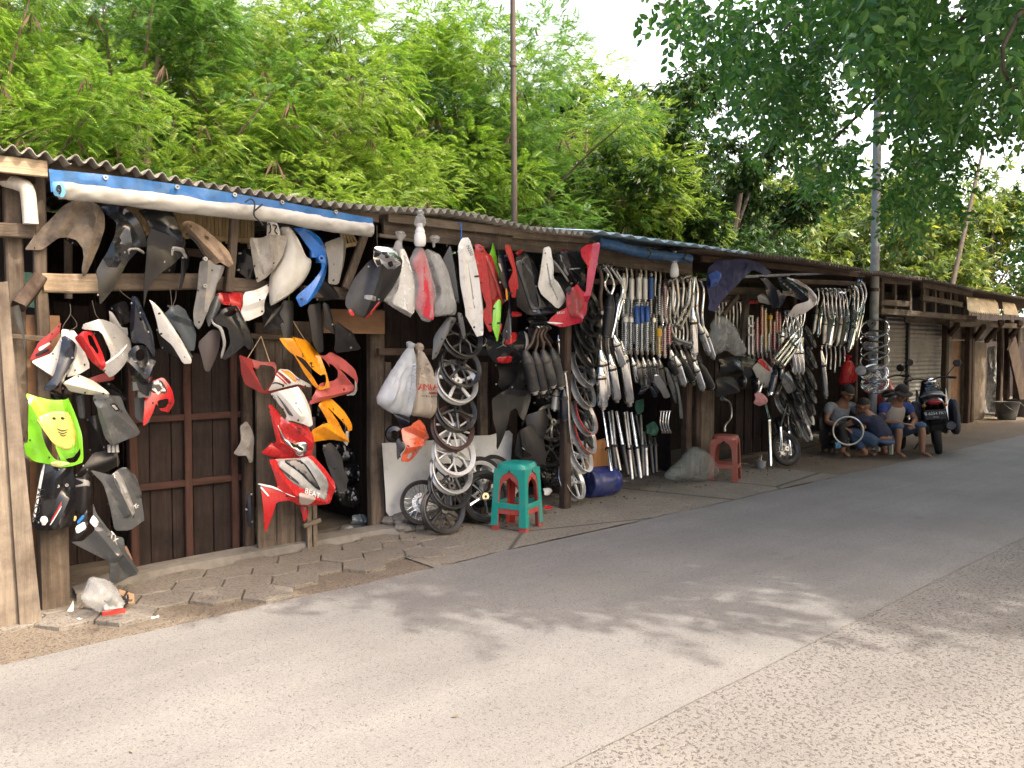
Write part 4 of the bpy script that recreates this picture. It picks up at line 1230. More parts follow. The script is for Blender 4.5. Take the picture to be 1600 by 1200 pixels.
pn('fairing_beak', 'dirty beige front beak with dark fold, beside the bagged white fairing', 'D', '402,346 470,350 505,332 622,338 606,402 592,452 562,502 522,548 490,582 442,612 422,522', 4.96, plast('beige dusty plastic', (.36, .34, .30), .5, (.2, .18, .16), .45, 0), 'fairing', bulge=.05, yaw=-10, ridges=[('500,345 510,530', .05, .06), ('420,360 480,580', .02, .05)])
o = pn('headlamp_bracket', 'white moulded bracket with two dark slots above the beige beak', 'D', '510,254 530,246 566,250 584,300 590,340 512,336', 4.93, WHT, 'bracket', bulge=.015, yaw=0)
mb = MB(); mb.tube([P(k, 4.905) for k in px('D', '516,268 530,262 536,300 524,318')], .004, 6, 3); mb.tube([P(k, 4.905) for k in px('D', '548,268 572,275 560,300 575,322')], .004, 6, 3); mb.build('slot', BLK, o, True)
o = pn('wrapped_fairing', 'cream white fairing wrapped in clear polythene beside the bright blue fender', 'D', '590,280 652,278 692,342 742,452 776,470 770,532 722,612 642,682 562,732 532,742 525,642 530,562 590,482 612,402 600,340', 4.93, BAGW, 'fairing', bulge=.06, yaw=-12, crumple=.018, cs=9, both=True)
shell('fairing', 'D', '600,300 645,292 682,350 732,455 762,480 752,532 712,602 640,668 562,718 540,722 535,642 542,566 600,482 620,402', 4.95, CREAM, o, .04, yaw=-12)
o = pn('fender', 'bright blue fender with square bolt-on lug, right of the wrapped white fairing', 'D', '660,284 722,300 782,350 812,402 816,450 852,462 852,490 832,512 820,572 770,652 702,732 680,752 660,690 722,612 772,532 776,475 742,452 702,372', 4.97, BLUE, FD, bulge=.06, yaw=14, ridges=[('690,300 790,440', .03, .05), ('800,490 700,720', .02, .05)])
mb = MB(); c = P(px('D', (790, 420)), 4.9); mb.box(c, (.05, .03, .09)); mb.box(P(px('D', (828, 470)), 4.9), (.05, .04, .05)); mb.lathe([(.01, -.02), (.022, -.02), (.022, .01), (.01, .01)], P(px('D', (826, 465)), 4.87), (0, 1, 0), 14, True); mb.build('lug', BLUE, o)
for s, lb, dd in (('840,376 900,340 942,345 946,422 930,502 902,592 872,622 842,612 846,502', 'long dull grey fender with curled top, right of the bright blue fender', 5.0),):
    pn('fender', lb, 'D', s, dd, plast('dull grey plastic', (.21, .205, .195), .5, (.3, .27, .24), .35, 0), FD, bulge=.05, yaw=20, ridges=[('905,350 880,610', .02, .05)])

# ------------------------------------------------------------------ lower left cluster
o = pn('side_cover', 'dark red side panel with pale stripe, leftmost in the cluster above the green fairing', 'B', '362,88 352,152 302,202 292,272 190,312 180,300 232,202 312,142', 4.93, DRED, 'side panel', bulge=.02, yaw=-20)
decal(o, 'stripe', 'B', '222,240 290,205 300,215 232,262', WHT); decal(o, 'stripe', 'B', '205,275 285,235 290,255 215,292', INK)
pn('side_cover', 'broad white side panel behind the dark blue blade, above the green fairing', 'B', '360,128 442,140 532,352 462,392 332,422 190,326 188,314 300,270 352,180', 4.92, WHT, 'side panel', bulge=.03, yaw=-10, ridges=[('360,140 440,380', .02, .05)], hook='410,-20 412,40 370,110 372,130')
pn('side_cover', 'dark blue-black curved blade lying over the white panel', 'B', '345,158 442,240 442,282 392,392 312,472 242,492 236,470 282,402 322,290', 4.87, NAVY, 'side panel', bulge=.04, yaw=15, ridges=[('360,190 400,300 290,460', .02, .05)], hook='412,40 450,110 350,160')
pn('tail_cover', 'narrow off-white tail spike pointing down to the right', 'B', '350,440 452,392 542,432 636,516 502,511 402,492', 4.90, CREAM, 'tail panel', bulge=.025, yaw=8, ridges=[('380,450 600,505', .02, .04)])
pn('leg_shield', 'dark red shadowed panel below the white spike', 'B', '505,420 660,370 668,425 570,442 600,470 540,450', 4.97, DRED, 'side panel', bulge=.01)
o = pn('side_cover', 'large silver curved shell with thin stripes in the left cluster', 'B', '460,98 542,70 622,92 756,192 742,262 612,416 562,362 602,290 542,142 452,130', 4.90, SILV, 'side panel', bulge=.07, yaw=12, hook='540,-40 560,40 590,80')
decal(o, 'stripe', 'B', '600,330 740,215 745,222 604,345', INKW)
pn('side_cover', 'bright red notched side piece lying on the silver shell', 'B', '430,178 482,140 542,142 602,282 616,342 592,372 532,322 482,252', 4.84, RED, 'side panel', bulge=.03, yaw=-6, ridges=[('470,170 580,340', .02, .03)], holes=['505,160 535,168 575,262 562,276 530,232 515,222'])
pn('leg_shield', 'pale grey folded trim hanging behind the silver shell', 'B', '630,22 652,30 702,118 742,122 742,172 700,160 642,102', 4.97, LGREY, 'trim', bulge=.02)
o = pn('headlamp_cowl', 'tall glossy blue-black headlamp cowl left of the white blade', 'B', '756,-60 792,-58 822,10 882,150 897,262 890,292 832,212 766,212 752,105', 4.90, NAVY, 'fairing', bulge=.06, yaw=-8, holes=['800,60 815,68 818,85 803,80'], ridges=[('775,-40 770,200', .02, .03)], hook='690,-115 720,-80 775,-40')
o = pn('side_cover', 'long white blade with rounded black end, slanting down to the right', 'B', '850,-45 884,-15 905,0 922,12 982,82 1062,202 1102,302 1096,330 1062,332 992,222 932,160 902,82', 4.86, WHT, 'side panel', bulge=.03, yaw=10, ridges=[('870,-20 1080,310', .02, .04)])
wire(o, 'N3', '375,0 390,150 365,180', 4.9)
letter(o, 'SCOOP', 'N3', (330, 355), (415, 490), 20, M('grey ink', (.4, .4, .42), .5))
o = pn('battery_box', 'dark slate plastic housing with clips behind the white blade', 'N3', '300,230 360,170 420,150 510,200 525,290 570,300 590,400 560,560 520,560 480,520 420,400 300,260', 4.98, plast('slate plastic', (.055, .07, .085), .4), 'housing', bulge=.05, ridges=[('380,250 520,300', .03, .03)], hook='430,20 425,90 400,160')
for a_, b_ in (((350, 160), (440, 175)), ((370, 190), (380, 290)), ((440, 170), (470, 210)), ((490, 510), (560, 390)), ((520, 540), (570, 620))): MB().tube([P(px('N3', a_), 4.93), P(px('N3', b_), 4.93)], .006, 6).build('clip', GREY, o, True)
o = pn('inner_cowl', 'black bucket-like inner cowl with round mouth, under the glossy blue-black cowl', 'B', '722,300 772,228 832,222 886,262 896,330 880,402 892,420 872,528 792,482 762,402', 4.88, BLK, 'housing', bulge=.05, yaw=-8, holes=['782,262 812,240 836,262 836,300 806,318 784,300'], ridges=[('740,320 830,420', .03, .03), ('890,330 850,420', .03, .03)])
mb = MB(); mb.tube([P(px('B', q), 4.83) for q in ((895, 310), (880, 350), (850, 380), (860, 420))], [.02, .018, .012, .01], 8, 4); mb.build('stalk', GREY, o, True)
mb = MB(); mb.box(P(px('B', (800, 462)), 4.84), (.05, .03, .05)); mb.box(P(px('B', (840, 510)), 4.84), (.07, .03, .035)); mb.build('bracket', GREY, o)
o = pn('tail_cover', 'red looped tail cover with black and white flashes', 'B', '872,440 942,408 992,490 1018,560 982,616 922,606 892,560 872,622 832,692 820,690 836,538', 4.92, RED, 'tail panel', bulge=.03, yaw=10, holes=['898,545 965,532 975,560 950,590 905,590'])
decal(o, 'graphic', 'B', '880,446 940,420 980,490 975,505 880,500', INK); decal(o, 'graphic', 'B', '884,480 905,470 925,500 960,470 975,500 950,490 925,515 900,490', INKW)
decal(o, 'graphic', 'B', '895,440 930,425 965,485 955,488 930,450 900,458', SILV)
pn('splash_guard', 'thin grey flap hanging behind the red looped tail', 'B', '785,520 890,545 900,600 860,690 790,650', 4.97, GREY, 'flap', bulge=.01)
o = pn('inner_fender', 'large grey wedge-shaped inner fender with square vent', 'B', '530,515 602,512 700,520 722,600 802,722 782,746 640,812 602,762 560,642', 4.90, GREY, FD, bulge=.03, yaw=10, ridges=[('600,525 640,620 780,735', .03, .05), ('560,590 640,800', .025, .04)])
decal(o, 'vent', 'B', '640,565 670,560 705,602 675,612', BLK); decal(o, 'vent_slot', 'B', '650,575 668,570 690,600 675,604', LGREY, .004)
mb = MB()
for k in range(3): mb.tube([P(px('B', (640 + 22 * k, 805)), 4.9), P(px('B', (640 + 24 * k, 850)), 4.9)], .01, 6)
mb.build('lug', LGREY, o, True)

# green fairing with painted face-like marks
o = pn('front_fairing', 'bright green front fairing with a glowing yellow centre and painted smile', 'B', '132,500 182,520 262,540 352,538 384,530 422,622 462,742 468,902 402,922 320,934 288,918 190,902 142,862 130,800 150,790 140,602', 4.86, LIME, 'fairing', bulge=.06, yaw=6, holes=['200,655 212,742 242,822 282,880 330,900 300,838 276,770 222,700', '398,850 442,820 446,860 420,902 372,905 345,880 390,868'], ridges=[('320,545 330,620 385,840', .04, .06), ('140,560 210,690 290,900', .02, .04)])
decal(o, 'yellow_patch', 'B', '205,648 330,606 402,618 442,722 442,790 386,842 312,802 252,720', YEL, .003)
for s in ('300,652 312,640 326,652 318,658 306,658', '352,648 366,640 380,654 370,660 358,656', '330,708 362,722 398,712 396,718 362,729 330,715', '334,726 362,738 396,728 394,734 362,745 336,733', '345,742 366,752 390,744 388,749 366,758 347,748'): decal(o, 'painted_mark', 'B', s, INK, .0055)
decal(o, 'pale_lip', 'B', '290,910 330,902 400,908 412,918 340,938 300,930', M('pale yellow', (.72, .70, .30), .4), .003)
wire(o, 'B', '350,640 340,870 345,905 375,860', 4.80, .003, MATS['lightwire'])
# black fairing with lettered edge
o = pn('front_fairing', 'black fairing panel with white lettered edge and round spiral sticker, under the green one', 'N1', '380,30 520,70 640,40 790,60 850,380 880,720 800,1010 560,1040 240,1075 200,980 260,560 330,180', 4.88, BLK, 'fairing', bulge=.05, yaw=4, ridges=[('640,100 480,260 420,480', .025, .04), ('690,560 480,1000', .03, .05)])
decal(o, 'edge_stripe', 'N1', '380,45 400,60 330,430 230,960 195,940 262,560 330,190', M('silver stripe', (.5, .52, .54), .35), .003)
letter(o, 'XOOM', 'N1', (205, 950), (300, 420), 75, INK, .006)
decal(o, 'spiral_sticker', 'N1', '320,910 345,870 390,858 432,885 440,940 410,975 395,1005 350,1008 345,970 322,945', INKW, .004)
mb = MB(); c = PINFO[o.name]; mb.tube([P(px('N1', (378 + (6 + a * 2.6) * math.cos(a * .8), 920 + (6 + a * 2.6) * math.sin(a * .8))), 4.795) for a in range(14)], .0018, 5); mb.build('spiral_mark', M('pale blue ink', (.25, .4, .6), .5), o, True)
decal(o, 'red_stripe', 'N1', '655,620 660,690 490,940 465,950 560,790', RED, .004); decal(o, 'white_stripe', 'N1', '655,700 660,715 480,1000 455,1000', INKW, .005)
for q in ((600, 395), (742, 380)):
    mb = MB(); mb.lathe([(.003, -.006), (.009, -.006), (.009, .002), (.003, .002)], P(px('N1', q), 4.80), (0, 1, 0), 12, True); mb.build('eyelet', LGREY, o, True)
o = pn('inner_cowl', 'grey-black scooped cowl behind the black lettered fairing', 'B', '430,1000 470,990 500,960 530,1010 530,1080 500,1160 530,1200 440,1200 430,1080', 4.95, MBLK, 'housing', bulge=.04)
decal(o, 'lip', 'B', '432,1000 500,1010 528,1020 525,1050 500,1045 440,1055 436,1045 495,1030', LGREY)
o = pn('leg_shield', 'big grey angular leg shield with silver crest, beside the dark door', 'X', '136,733 165,741 187,727 213,745 222,812 215,815 196,827 174,828 165,790 155,755', 4.92, GREY, 'leg shield', bulge=.04, yaw=12, ridges=[('165,742 190,800', .03, .03), ('187,730 212,770', .03, .03)], hook='182,700 184,715 184,730')
decal(o, 'silver_crest', 'X', '170,742 186,734 212,800 205,808', SILV); letter(o, 'AF', 'N2', (790, 60), (850, 100), 60, INKW)
o = pn('leg_shield', 'long grey leg shield with white lettering lying slanted, lowest on the left', 'N2', '0,570 130,545 205,390 230,260 255,40 290,180 340,250 420,360 520,470 660,500 670,660 830,900 855,930 570,1120 480,1080 450,830 420,800 60,610', 4.90, GREY, 'leg shield', bulge=.05, yaw=10, holes=[], ridges=[('310,370 790,970', .035, .035), ('220,390 480,710', .04, .05), ('490,740 530,1090', .02, .03)])
decal(o, 'black_corner', 'N2', '100,300 230,110 240,250 200,400 130,540 20,560 60,380', BLK, .003)
decal(o, 'white_sticker', 'N2', '52,370 185,290 190,385 75,470', INKW, .006); decal(o, 'blue_sticker', 'N2', '75,300 165,200 185,240 90,340', M('blue ink', (.02, .2, .6), .4), .006)
decal(o, 'yellow_dot', 'N2', '35,270 45,225 70,222 75,250 60,292 40,292', M('ochre ink', (.7, .5, .2), .5), .006)
decal(o, 'badge', 'N2', '245,300 295,210 340,250 380,310 350,355 290,370', INKW, .005); letter(o, 'SR', 'N2', (265, 330), (345, 290), 70, GREY, .01)
letter(o, 'TX', 'N2', (420, 430), (520, 540), 110, INKW, .006, .3)
mb = MB(); mb.beam(P(px('N2', (715, 640)), 4.93), P(px('N2', (800, 830)), 4.93), .03, .012, (1, 0, 0)); mb.build('brown_tab', M('brown tab', (.25, .15, .11), .6), o)
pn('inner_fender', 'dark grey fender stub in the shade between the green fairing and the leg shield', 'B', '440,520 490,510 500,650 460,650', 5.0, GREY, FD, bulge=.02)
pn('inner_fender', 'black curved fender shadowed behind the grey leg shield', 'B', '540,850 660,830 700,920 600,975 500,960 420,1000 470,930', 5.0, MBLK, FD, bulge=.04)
# cluster left of the plank wall
o = pn('air_box', 'black boxy air duct with pale rim hanging below the beam', 'D', '180,820 220,760 300,738 342,800 390,880 412,950 400,990 362,1000 330,970 260,1060 246,1050 262,960 240,870 190,850', 4.93, BLK, 'housing', bulge=.07, yaw=8, ridges=[('300,745 390,980', .02, .04)], holes=['215,790 260,765 300,760 290,790 240,812'])
decal(o, 'rim', 'D', '180,815 196,845 244,866 268,960 252,1050 242,1050 250,965 228,880 186,852', LGREY)
pn('splash_guard', 'dark brown tapering mudflap beside the black air duct', 'D', '106,960 180,880 240,890 226,1000 170,1130 140,1120', 4.96, plast('dark brown plastic', (.045, .036, .038), .5, None, 0, 0), 'flap', bulge=.02)
pn('leg_shield', 'dark grey crumpled trim piece above the brown mudflap', 'D', '180,700 210,680 240,740 190,820 160,870 150,820', 4.95, GREY, 'trim', bulge=.03)
pn('side_cover', 'red panel showing above the black air duct', 'D', '208,666 372,664 372,700 345,796 300,740 240,735', 5.02, RED, 'side panel', bulge=.02, ridges=[('262,665 270,720', -.02, .02)])
pn('side_cover', 'white panel with folded edge below the beam, right of the red one', 'D', '376,664 440,650 540,600 520,650 478,705 494,790 380,836 350,790', 5.01, WHT, 'side panel', bulge=.03, ridges=[('380,740 480,700', .02, .04)])
for s, lb in (('600,710 660,715 655,860 612,960 604,1060 592,1050 596,940 580,820', 'long black mudflap tapering to a point, above the orange fairing'), ('470,880 540,770 600,725 580,800 520,850', 'small black pointed fender tail left of the long mudflap'),
              ('740,740 830,720 832,900 838,1010 800,1020 770,960', 'pair of long black fender strips right of the long mudflap'), ('828,720 870,740 905,890 890,910 850,870', 'black leaf-shaped strip at the right end of the black fenders')):
    pn('mudflap', lb, 'D', s, 5.05, MBLK, 'mudflap', bulge=.025, yaw=10)
o = pn('hanging_gloves', 'grey cloth gloves hanging in a bunch from the door post', 'E', '345,470 380,440 415,480 435,540 425,680 400,685 380,640 340,645 315,630 350,560', 5.3, M('grey cloth', (.22, .21, .20), .9, var=.35, scale=9, bump=.4), 'gloves', bulge=.03, crumple=.02)
wire(o, 'E', '400,190 410,350 380,450', 5.3, .004, RUB)
pn('tail_cover', 'narrow dark tail piece hung low by the plank wall', 'E', '395,870 425,850 432,1050 400,1060 388,960', 5.24, NAVY, 'tail panel', bulge=.02)
# ------------------------------------------------------------------ red and orange fairings on the plank wall
o = pn('front_fairing', 'red fairing with big open headlamp mouth, top left on the plank wall', 'E', '325,52 410,78 462,95 546,95 556,120 548,190 520,240 640,225 700,205 760,240 660,255 500,282 460,272 380,225 352,160', 5.17, DRED, 'fairing', bulge=.03, yaw=0, holes=['405,118 440,140 462,108 545,125 540,190 505,255 478,268 440,200'], ridges=[('335,70 480,270', .03, .05)])
o2 = pn('side_cover', 'white side cowl with orange, red and blue slanted stripes', 'N4', '330,440 370,330 420,210 480,140 600,150 700,260 880,350 890,390 700,340 520,390', 5.12, WHT, 'fairing', bulge=.03, yaw=-6)
for s, m_ in (('440,185 470,170 650,320 610,345', INKR), ('425,215 440,205 590,345 575,352', INKR), ('490,150 530,150 730,290 690,320', ORG), ('460,190 490,185 640,320 610,335', INK), ('540,165 600,160 760,300 740,310', ORG), ('370,350 430,310 560,355 540,370 440,330', INK), ('690,265 740,270 770,290 720,290', BLUE)): decal(o2, 'stripe', 'N4', s, m_, .003)
o = pn('front_fairing', 'orange-yellow fairing with leaf-shaped windscreen hole, uppermost on the plank wall', 'E', '556,-45 620,-42 640,-50 742,-30 800,40 832,120 852,200 850,240 800,262 752,240 690,150 640,60 590,10', 5.10, ORG, 'fairing', bulge=.05, yaw=8, holes=['634,50 680,80 790,175 818,165 824,200 820,240 772,235 700,140'], ridges=[('620,-30 760,235', .03, .04), ('800,60 840,240', .02, .03)])
decal(o, 'scrawl', 'E', '712,45 722,40 718,58 728,62 716,68', INK); decal(o, 'scrawl', 'E', '760,100 780,95 775,120 792,124 775,130', INK)
wire(o, 'E', '650,-175 700,-90 740,-30', 5.12, .003, M('tan cord', (.45, .33, .22), .8)); wire(o, 'D', '480,920 400,1050', 5.12, .003, MATS['tan cord']); wire(o, 'D', '480,920 530,1070', 5.12, .003, MATS['tan cord'])
o = pn('front_fairing', 'dull red fairing with two long spikes, right of the orange one', 'E', '798,55 840,60 876,36 940,80 1000,140 1028,202 1022,270 985,275 880,300 745,346 742,330 790,220 872,205 890,190 840,120', 5.16, PINK, 'fairing', bulge=.04, yaw=14, holes=['832,100 868,118 892,186 880,198 850,140', '905,130 960,170 1012,205 1018,240 990,235 940,190'], ridges=[('800,70 1000,260', .03, .04), ('790,300 980,262', .03, .05)])
shell('indicator', 'E', '1020,200 1032,235 1040,262 1026,290 965,292 1018,270', 5.12, LGREY, o, .02)
o = pn('front_fairing', 'glossy white nose fairing with dark slits, centre of the plank wall', 'N4', '320,470 400,430 640,390 700,370 790,480 850,640 865,870 830,905 760,870 580,820 520,850 540,760 500,690', 5.09, WHT, 'fairing', bulge=.06, yaw=-8, ridges=[('420,440 680,760', .03, .05), ('700,380 860,880', .03, .05)])
decal(o, 'slit', 'N4', '440,485 470,510 650,740 670,780 600,750 540,640', GREY); decal(o, 'slit', 'N4', '720,650 745,670 795,752 770,720', INK); decal(o, 'slit', 'N4', '375,460 400,500 500,660 480,660', GREY); decal(o, 'slit', 'N4', '695,590 720,590 715,610 695,605', INK)
o = pn('front_fairing', 'red nose fairing with silver headlamp, below the white nose', 'E', '492,350 508,338 545,375 600,440 730,465 762,520 760,620 740,655 680,650 540,652 470,628 545,560 520,470', 5.13, RED, 'fairing', bulge=.06, yaw=-6, ridges=[('500,350 560,560 680,620', .03, .05), ('610,450 740,560', .03, .06)])
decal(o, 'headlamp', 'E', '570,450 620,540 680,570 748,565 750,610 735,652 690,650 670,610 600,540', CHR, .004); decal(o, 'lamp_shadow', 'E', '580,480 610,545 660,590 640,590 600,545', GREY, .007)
for k in range(4): decal(o, 'vent', 'E', '%d,%d %d,%d %d,%d %d,%d' % (690, 478 + k * 10, 715, 485 + k * 10, 714, 489 + k * 10, 690, 482 + k * 10), INK, .004, 0)
decal(o, 'stripe', 'E', '528,585 538,580 590,632 578,640', INKW, .004)
pn('side_cover', 'small pink-red wing under the red nose fairing', 'E', '470,628 545,558 600,595 680,640 560,655', 5.1, RED, 'side panel', bulge=.02)
o = pn('front_fairing', 'large red and silver front fairing with dark headlamp slots, lowest on the plank wall', 'E', '510,665 560,662 700,655 742,640 770,640 830,710 884,790 888,830 866,915 830,920 690,930 620,895 545,905 520,1010 498,1094 486,1060 456,798 560,830', 5.08, RED, 'fairing', bulge=.06, yaw=-6, ridges=[('515,680 640,860 830,905', .03, .05), ('742,650 880,830', .02, .04)])
decal(o, 'silver_face', 'E', '560,672 700,660 760,650 880,800 862,912 800,880 640,790', LGREY, .004); decal(o, 'black_slot', 'E', '570,700 690,790 705,815 640,775', INK, .008); decal(o, 'black_crest', 'E', '600,672 700,664 745,700 790,770 830,850 790,830 700,740', NAVY, .008)
decal(o, 'horn_hole', 'E', '700,738 725,730 748,742 725,752', BLK, .011); decal(o, 'headlamp', 'E', '690,855 800,880 760,935 700,930', M('lamp glass', (.42, .36, .34), .2, coat=.6), .008)
decal(o, 'white_edge', 'E', '458,805 560,825 640,878 690,890 560,840 460,815', INKW, .006); decal(o, 'stripe', 'E', '470,830 480,826 528,880 518,884', INKW, .006); letter(o, 'BEAT', 'E', (705, 835), (790, 870), 28, INKW, .009)
pn('tail_cover', 'small red spike below the big red and silver fairing', 'E', '705,940 755,940 745,1000 722,1034', 5.12, RED, 'tail panel', bulge=.02)
o = pn('front_fairing', 'yellow-orange side fairing with long open slot, by the dark doorway', 'E', '782,340 880,305 940,380 985,460 992,495 975,500 960,565 870,548 752,568 755,500 800,452 840,452', 5.14, ORG, 'fairing', bulge=.04, yaw=14, holes=['840,350 900,420 970,490 960,560 920,500 880,430'], ridges=[('800,345 950,560', .03, .04), ('800,470 950,560', .03, .05)])
decal(o, 'scrawl', 'E', '895,370 906,366 904,380 912,384', INK); decal(o, 'scrawl', 'E', '950,432 962,428 960,446 968,450', INK)
shell('visor', 'E', '970,500 985,500 992,565 972,588 955,560', 5.12, LGREY, o, .02)
pn('headlamp_cowl', 'dark grey cowl hanging below the yellow-orange fairing in the doorway', 'E', '784,580 860,565 945,655 930,720 950,790 940,855 895,850 850,760', 5.16, plast('dark grey plastic', (.045, .048, .053), .4), 'fairing', bulge=.06, yaw=14, ridges=[('800,590 930,780', .03, .05)])
for s, lb, m_ in (('840,1160 910,1090 960,1045 1100,1050 1105,1100 960,1125', 'crumpled grey plastic sheet lying on the floor of the dark doorway', GREY), ('1000,990 1080,985 1095,1050 990,1045', 'blue-grey plastic piece on the heap in the dark doorway', plast('blue grey plastic', (.12, .15, .18)))):
    pn('plastic_sheet', lb, 'E', s, 5.6, m_, 'plastic sheet', bulge=.04, crumple=.03)
heap = random.Random(4)
for k, w_ in enumerate(('topmost', 'second from the top', 'middle', 'fourth from the top', 'lowest')):
    x, y = 520 + 14 * (k % 2) + 6 * k, 640 + 34 * k
    pts = ' '.join('%d,%d' % (x + heap.uniform(.6, 1.2) * 26 * math.cos(a), y + heap.uniform(.6, 1.2) * 22 * math.sin(a)) for a in [i * .9 for i in range(7)])
    pn('inner_fender', 'black plastic part in the dark doorway pile, ' + w_, 'X', pts, 6.0 - k * .07, BLK, 'body panel', bulge=.05, yaw=heap.uniform(-30, 30), crumple=.02, group='dark parts piled in the doorway')
# ------------------------------------------------------------------ litter bag with red box
c = G((165, 955), .01)
e = panel('rubbish_bag', 'torn clear plastic bag with rubbish spilling, on the pavers by the door step', 'bag', 'C', '530,525 640,550 690,600 720,660 740,690 590,745 500,690 470,660 490,620', 4.62, BAGC, bulge=.1, crumple=.03, cs=8, both=True)
b0 = G(px('C', (600, 768)), .0); b1 = G(px('C', (735, 750)), .0); dv = (b1 - b0).normalized(); sd = Vector((-dv.y, dv.x, 0))
mb = MB(); mb.add([b0, b1, b1 + sd * .16, b0 + sd * .16] + [p + Vector((0, 0, .035)) for p in (b0, b1, b1 + sd * .16, b0 + sd * .16)], [(3, 2, 1, 0), (0, 1, 5, 4), (1, 2, 6, 5), (2, 3, 7, 6), (3, 0, 4, 7)])
rb = mb.build_top('box', M('red card', (.60, .05, .04), .5), 'flat red and white box lying in front of the torn bag', 'box')
mb = MB(); z = Vector((0, 0, .038)); mb.add([b0 + z + dv * .01, b1 + z - dv * .01, b1 + z + sd * .15, b0 + z + sd * .15, b0 + z + dv * .01 + Vector((0, 0, .006)), b1 + z - dv * .01 + Vector((0, 0, .006)), b1 + z + sd * .15 + Vector((0, 0, .006)), b0 + z + sd * .15 + Vector((0, 0, .006))], [(4, 5, 6, 7), (0, 1, 5, 4), (1, 2, 6, 5), (2, 3, 7, 6), (3, 0, 4, 7)]); mb.build('lid', WHT, rb)
pn('cardboard', 'small brown cardboard flap standing behind the torn bag', 'C', '695,600 785,630 790,700 755,715 710,690', 4.72, M('cardboard', (.36, .24, .15), .85, var=.15), 'cardboard', bulge=.0, th=.004, rnd=0, tilt=8)
mb = MB()
for k in range(26):
    q = G(px('C', (rng.uniform(630, 750), rng.uniform(650, 700))), .05); mb.tube([q, q + Vector((rng.uniform(-.04, .04), rng.uniform(-.04, .04), rng.uniform(-.01, .04)))], rng.uniform(.003, .008), 5)
mb.build_top('scrap_heap', MBLK, 'tangle of small black scraps inside the torn bag', 'scraps', kind='stuff')
lit = MB(); rr = random.Random(9)
for k in range(80):
    if k < 55: q = (rr.uniform(120, 1100), rr.uniform(0, 1)); q = (q[0], 1035 - .232 * q[0] - rr.uniform(8, 90))
    else: q = (rr.uniform(60, 1600), rr.uniform(720, 1190))
    c = G(q, .012); L = rr.uniform(.006, .02); a = rr.uniform(0, 6.3); d_ = Vector((math.cos(a), math.sin(a), rr.uniform(-.1, .3))) * L; s_ = Vector((-math.sin(a), math.cos(a), .1)) * L * .4
    lit.add([c - d_, c + s_, c + d_, c - s_], [(0, 1, 2, 3)])
lit.build_top('leaf_litter', M('dry leaf', (.20, .16, .11), .8, var=.5, scale=2), 'dry leaves and paper scraps scattered on road and pavers', 'litter', kind='stuff')
for s, lb in (('388,735 412,690 425,665 432,700 425,730 440,750 425,765 405,745', 'crumpled white paper scrap by the short grey plank'), ('442,788 470,780 485,786 470,795', 'white paper shred on the pavers left of the red box'), ('885,768 930,764 932,772 888,776', 'white paper strip on the pavers right of the red box')):
    pn('paper_scrap', lb, 'C', s, G(px('C', s)[0]).y, WHT, 'paper', bulge=.015, crumple=.02, tilt=60 if 'crumpled' not in lb else 10)
# ------------------------------------------------------------------ bags, lamp and panels along the fascia of the rim stall
def bulb(x, ytop, d, lb):
    t = P((x, ytop), d); e = empty('light_bulb', (t.x, t.y, t.z - .26), lb, 'light bulb')
    o = t
    MB().lathe([(.0, 0), (.032, .004), (.043, .02), (.045, .05), (.043, .085), (.036, .10)], (o.x, o.y, o.z - .26), n=20).build('globe', M('bulb glass', (.80, .80, .78), .25, var=.02), e, True)
    MB().lathe([(.036, 0), (.038, .012), (.030, .03), (.022, .05), (.022, .07), (.0, .072)], (o.x, o.y, o.z - .16), n=20).build('socket', WHT, e, True)
    m = MB()
    m.lathe([(.024, 0), (.042, .03), (.036, .07), (.02, .10), (.030, .115), (.012, .13), (.0, .132)], (o.x, o.y, o.z - .12), n=14)
    for i, v in enumerate(m.v): m.v[i] = v + Vector((noise.noise(v * 40), noise.noise(v * 40 + Vector((5, 5, 5))), 0)) * .010
    m.build('plastic_wrap', BAGC, e, True)
    return e
bulb(656, 330, 4.82, 'white lamp bulb wrapped in plastic, hung under the grey corrugated eave above the red bag')
bulb(1054, 393, 4.85, 'white lamp bulb in a plastic sleeve under the blue corrugated roof')
def bag(label, fr, pts, d, mat, knot=None, fill=None, fillmat=None, filln='content', **k):
    o = panel('plastic_bag', label, 'plastic bag', fr, pts, d, mat, both=True, bulge=k.pop('bulge', .075), crumple=k.pop('crumple', .022), cs=k.pop('cs', 8), group=None, pleat=knot, res=34, **k)
    if knot:
        x, y = knot; m = MB(); c = P(px(fr, knot), d)
        m.lathe([(.0, -.05), (.016, -.035), (.014, -.01), (.03, .012), (.042, .035), (.022, .05), (.0, .052)], c, (.1, -.1, 1), 14)
        for i, v in enumerate(m.v): m.v[i] = v + Vector((noise.noise(v * 30), noise.noise(v * 30 + Vector((7, 1, 5))), noise.noise(v * 25))) * .018
        m.build('knot', mat, o, True)
    if fill: shell(filln, fr, fill, d + .02, fillmat, o, .04)
    return o
o = pn('tail_fender', 'black rear mudguard with red reflector edge, just right of the tarpaulin end', 'D', '1105,480 1200,430 1290,470 1285,560 1240,640 1180,720 1120,790 1080,820 985,790 958,740 965,690 1020,580', 4.90, MBLK, FD, bulge=.05, yaw=-6, ridges=[('1160,480 1060,800', .03, .06)], hook='1158,270 1160,380 1165,430')
decal(o, 'reflector', 'D', '985,770 1005,760 1030,800 1010,806', RED); decal(o, 'reflector', 'D', '1085,815 1120,780 1170,715 1178,722 1140,775 1098,818', RED); decal(o, 'plate', 'D', '1082,676 1152,690 1148,720 1078,704', LGREY)
o = shell('lamp_cluster', 'F', '70,310 110,280 180,285 242,292 252,395 226,430 190,472 120,440 80,380', 4.86, CHR, o, .04, ridges=[('80,320 240,400', .03, .03)])
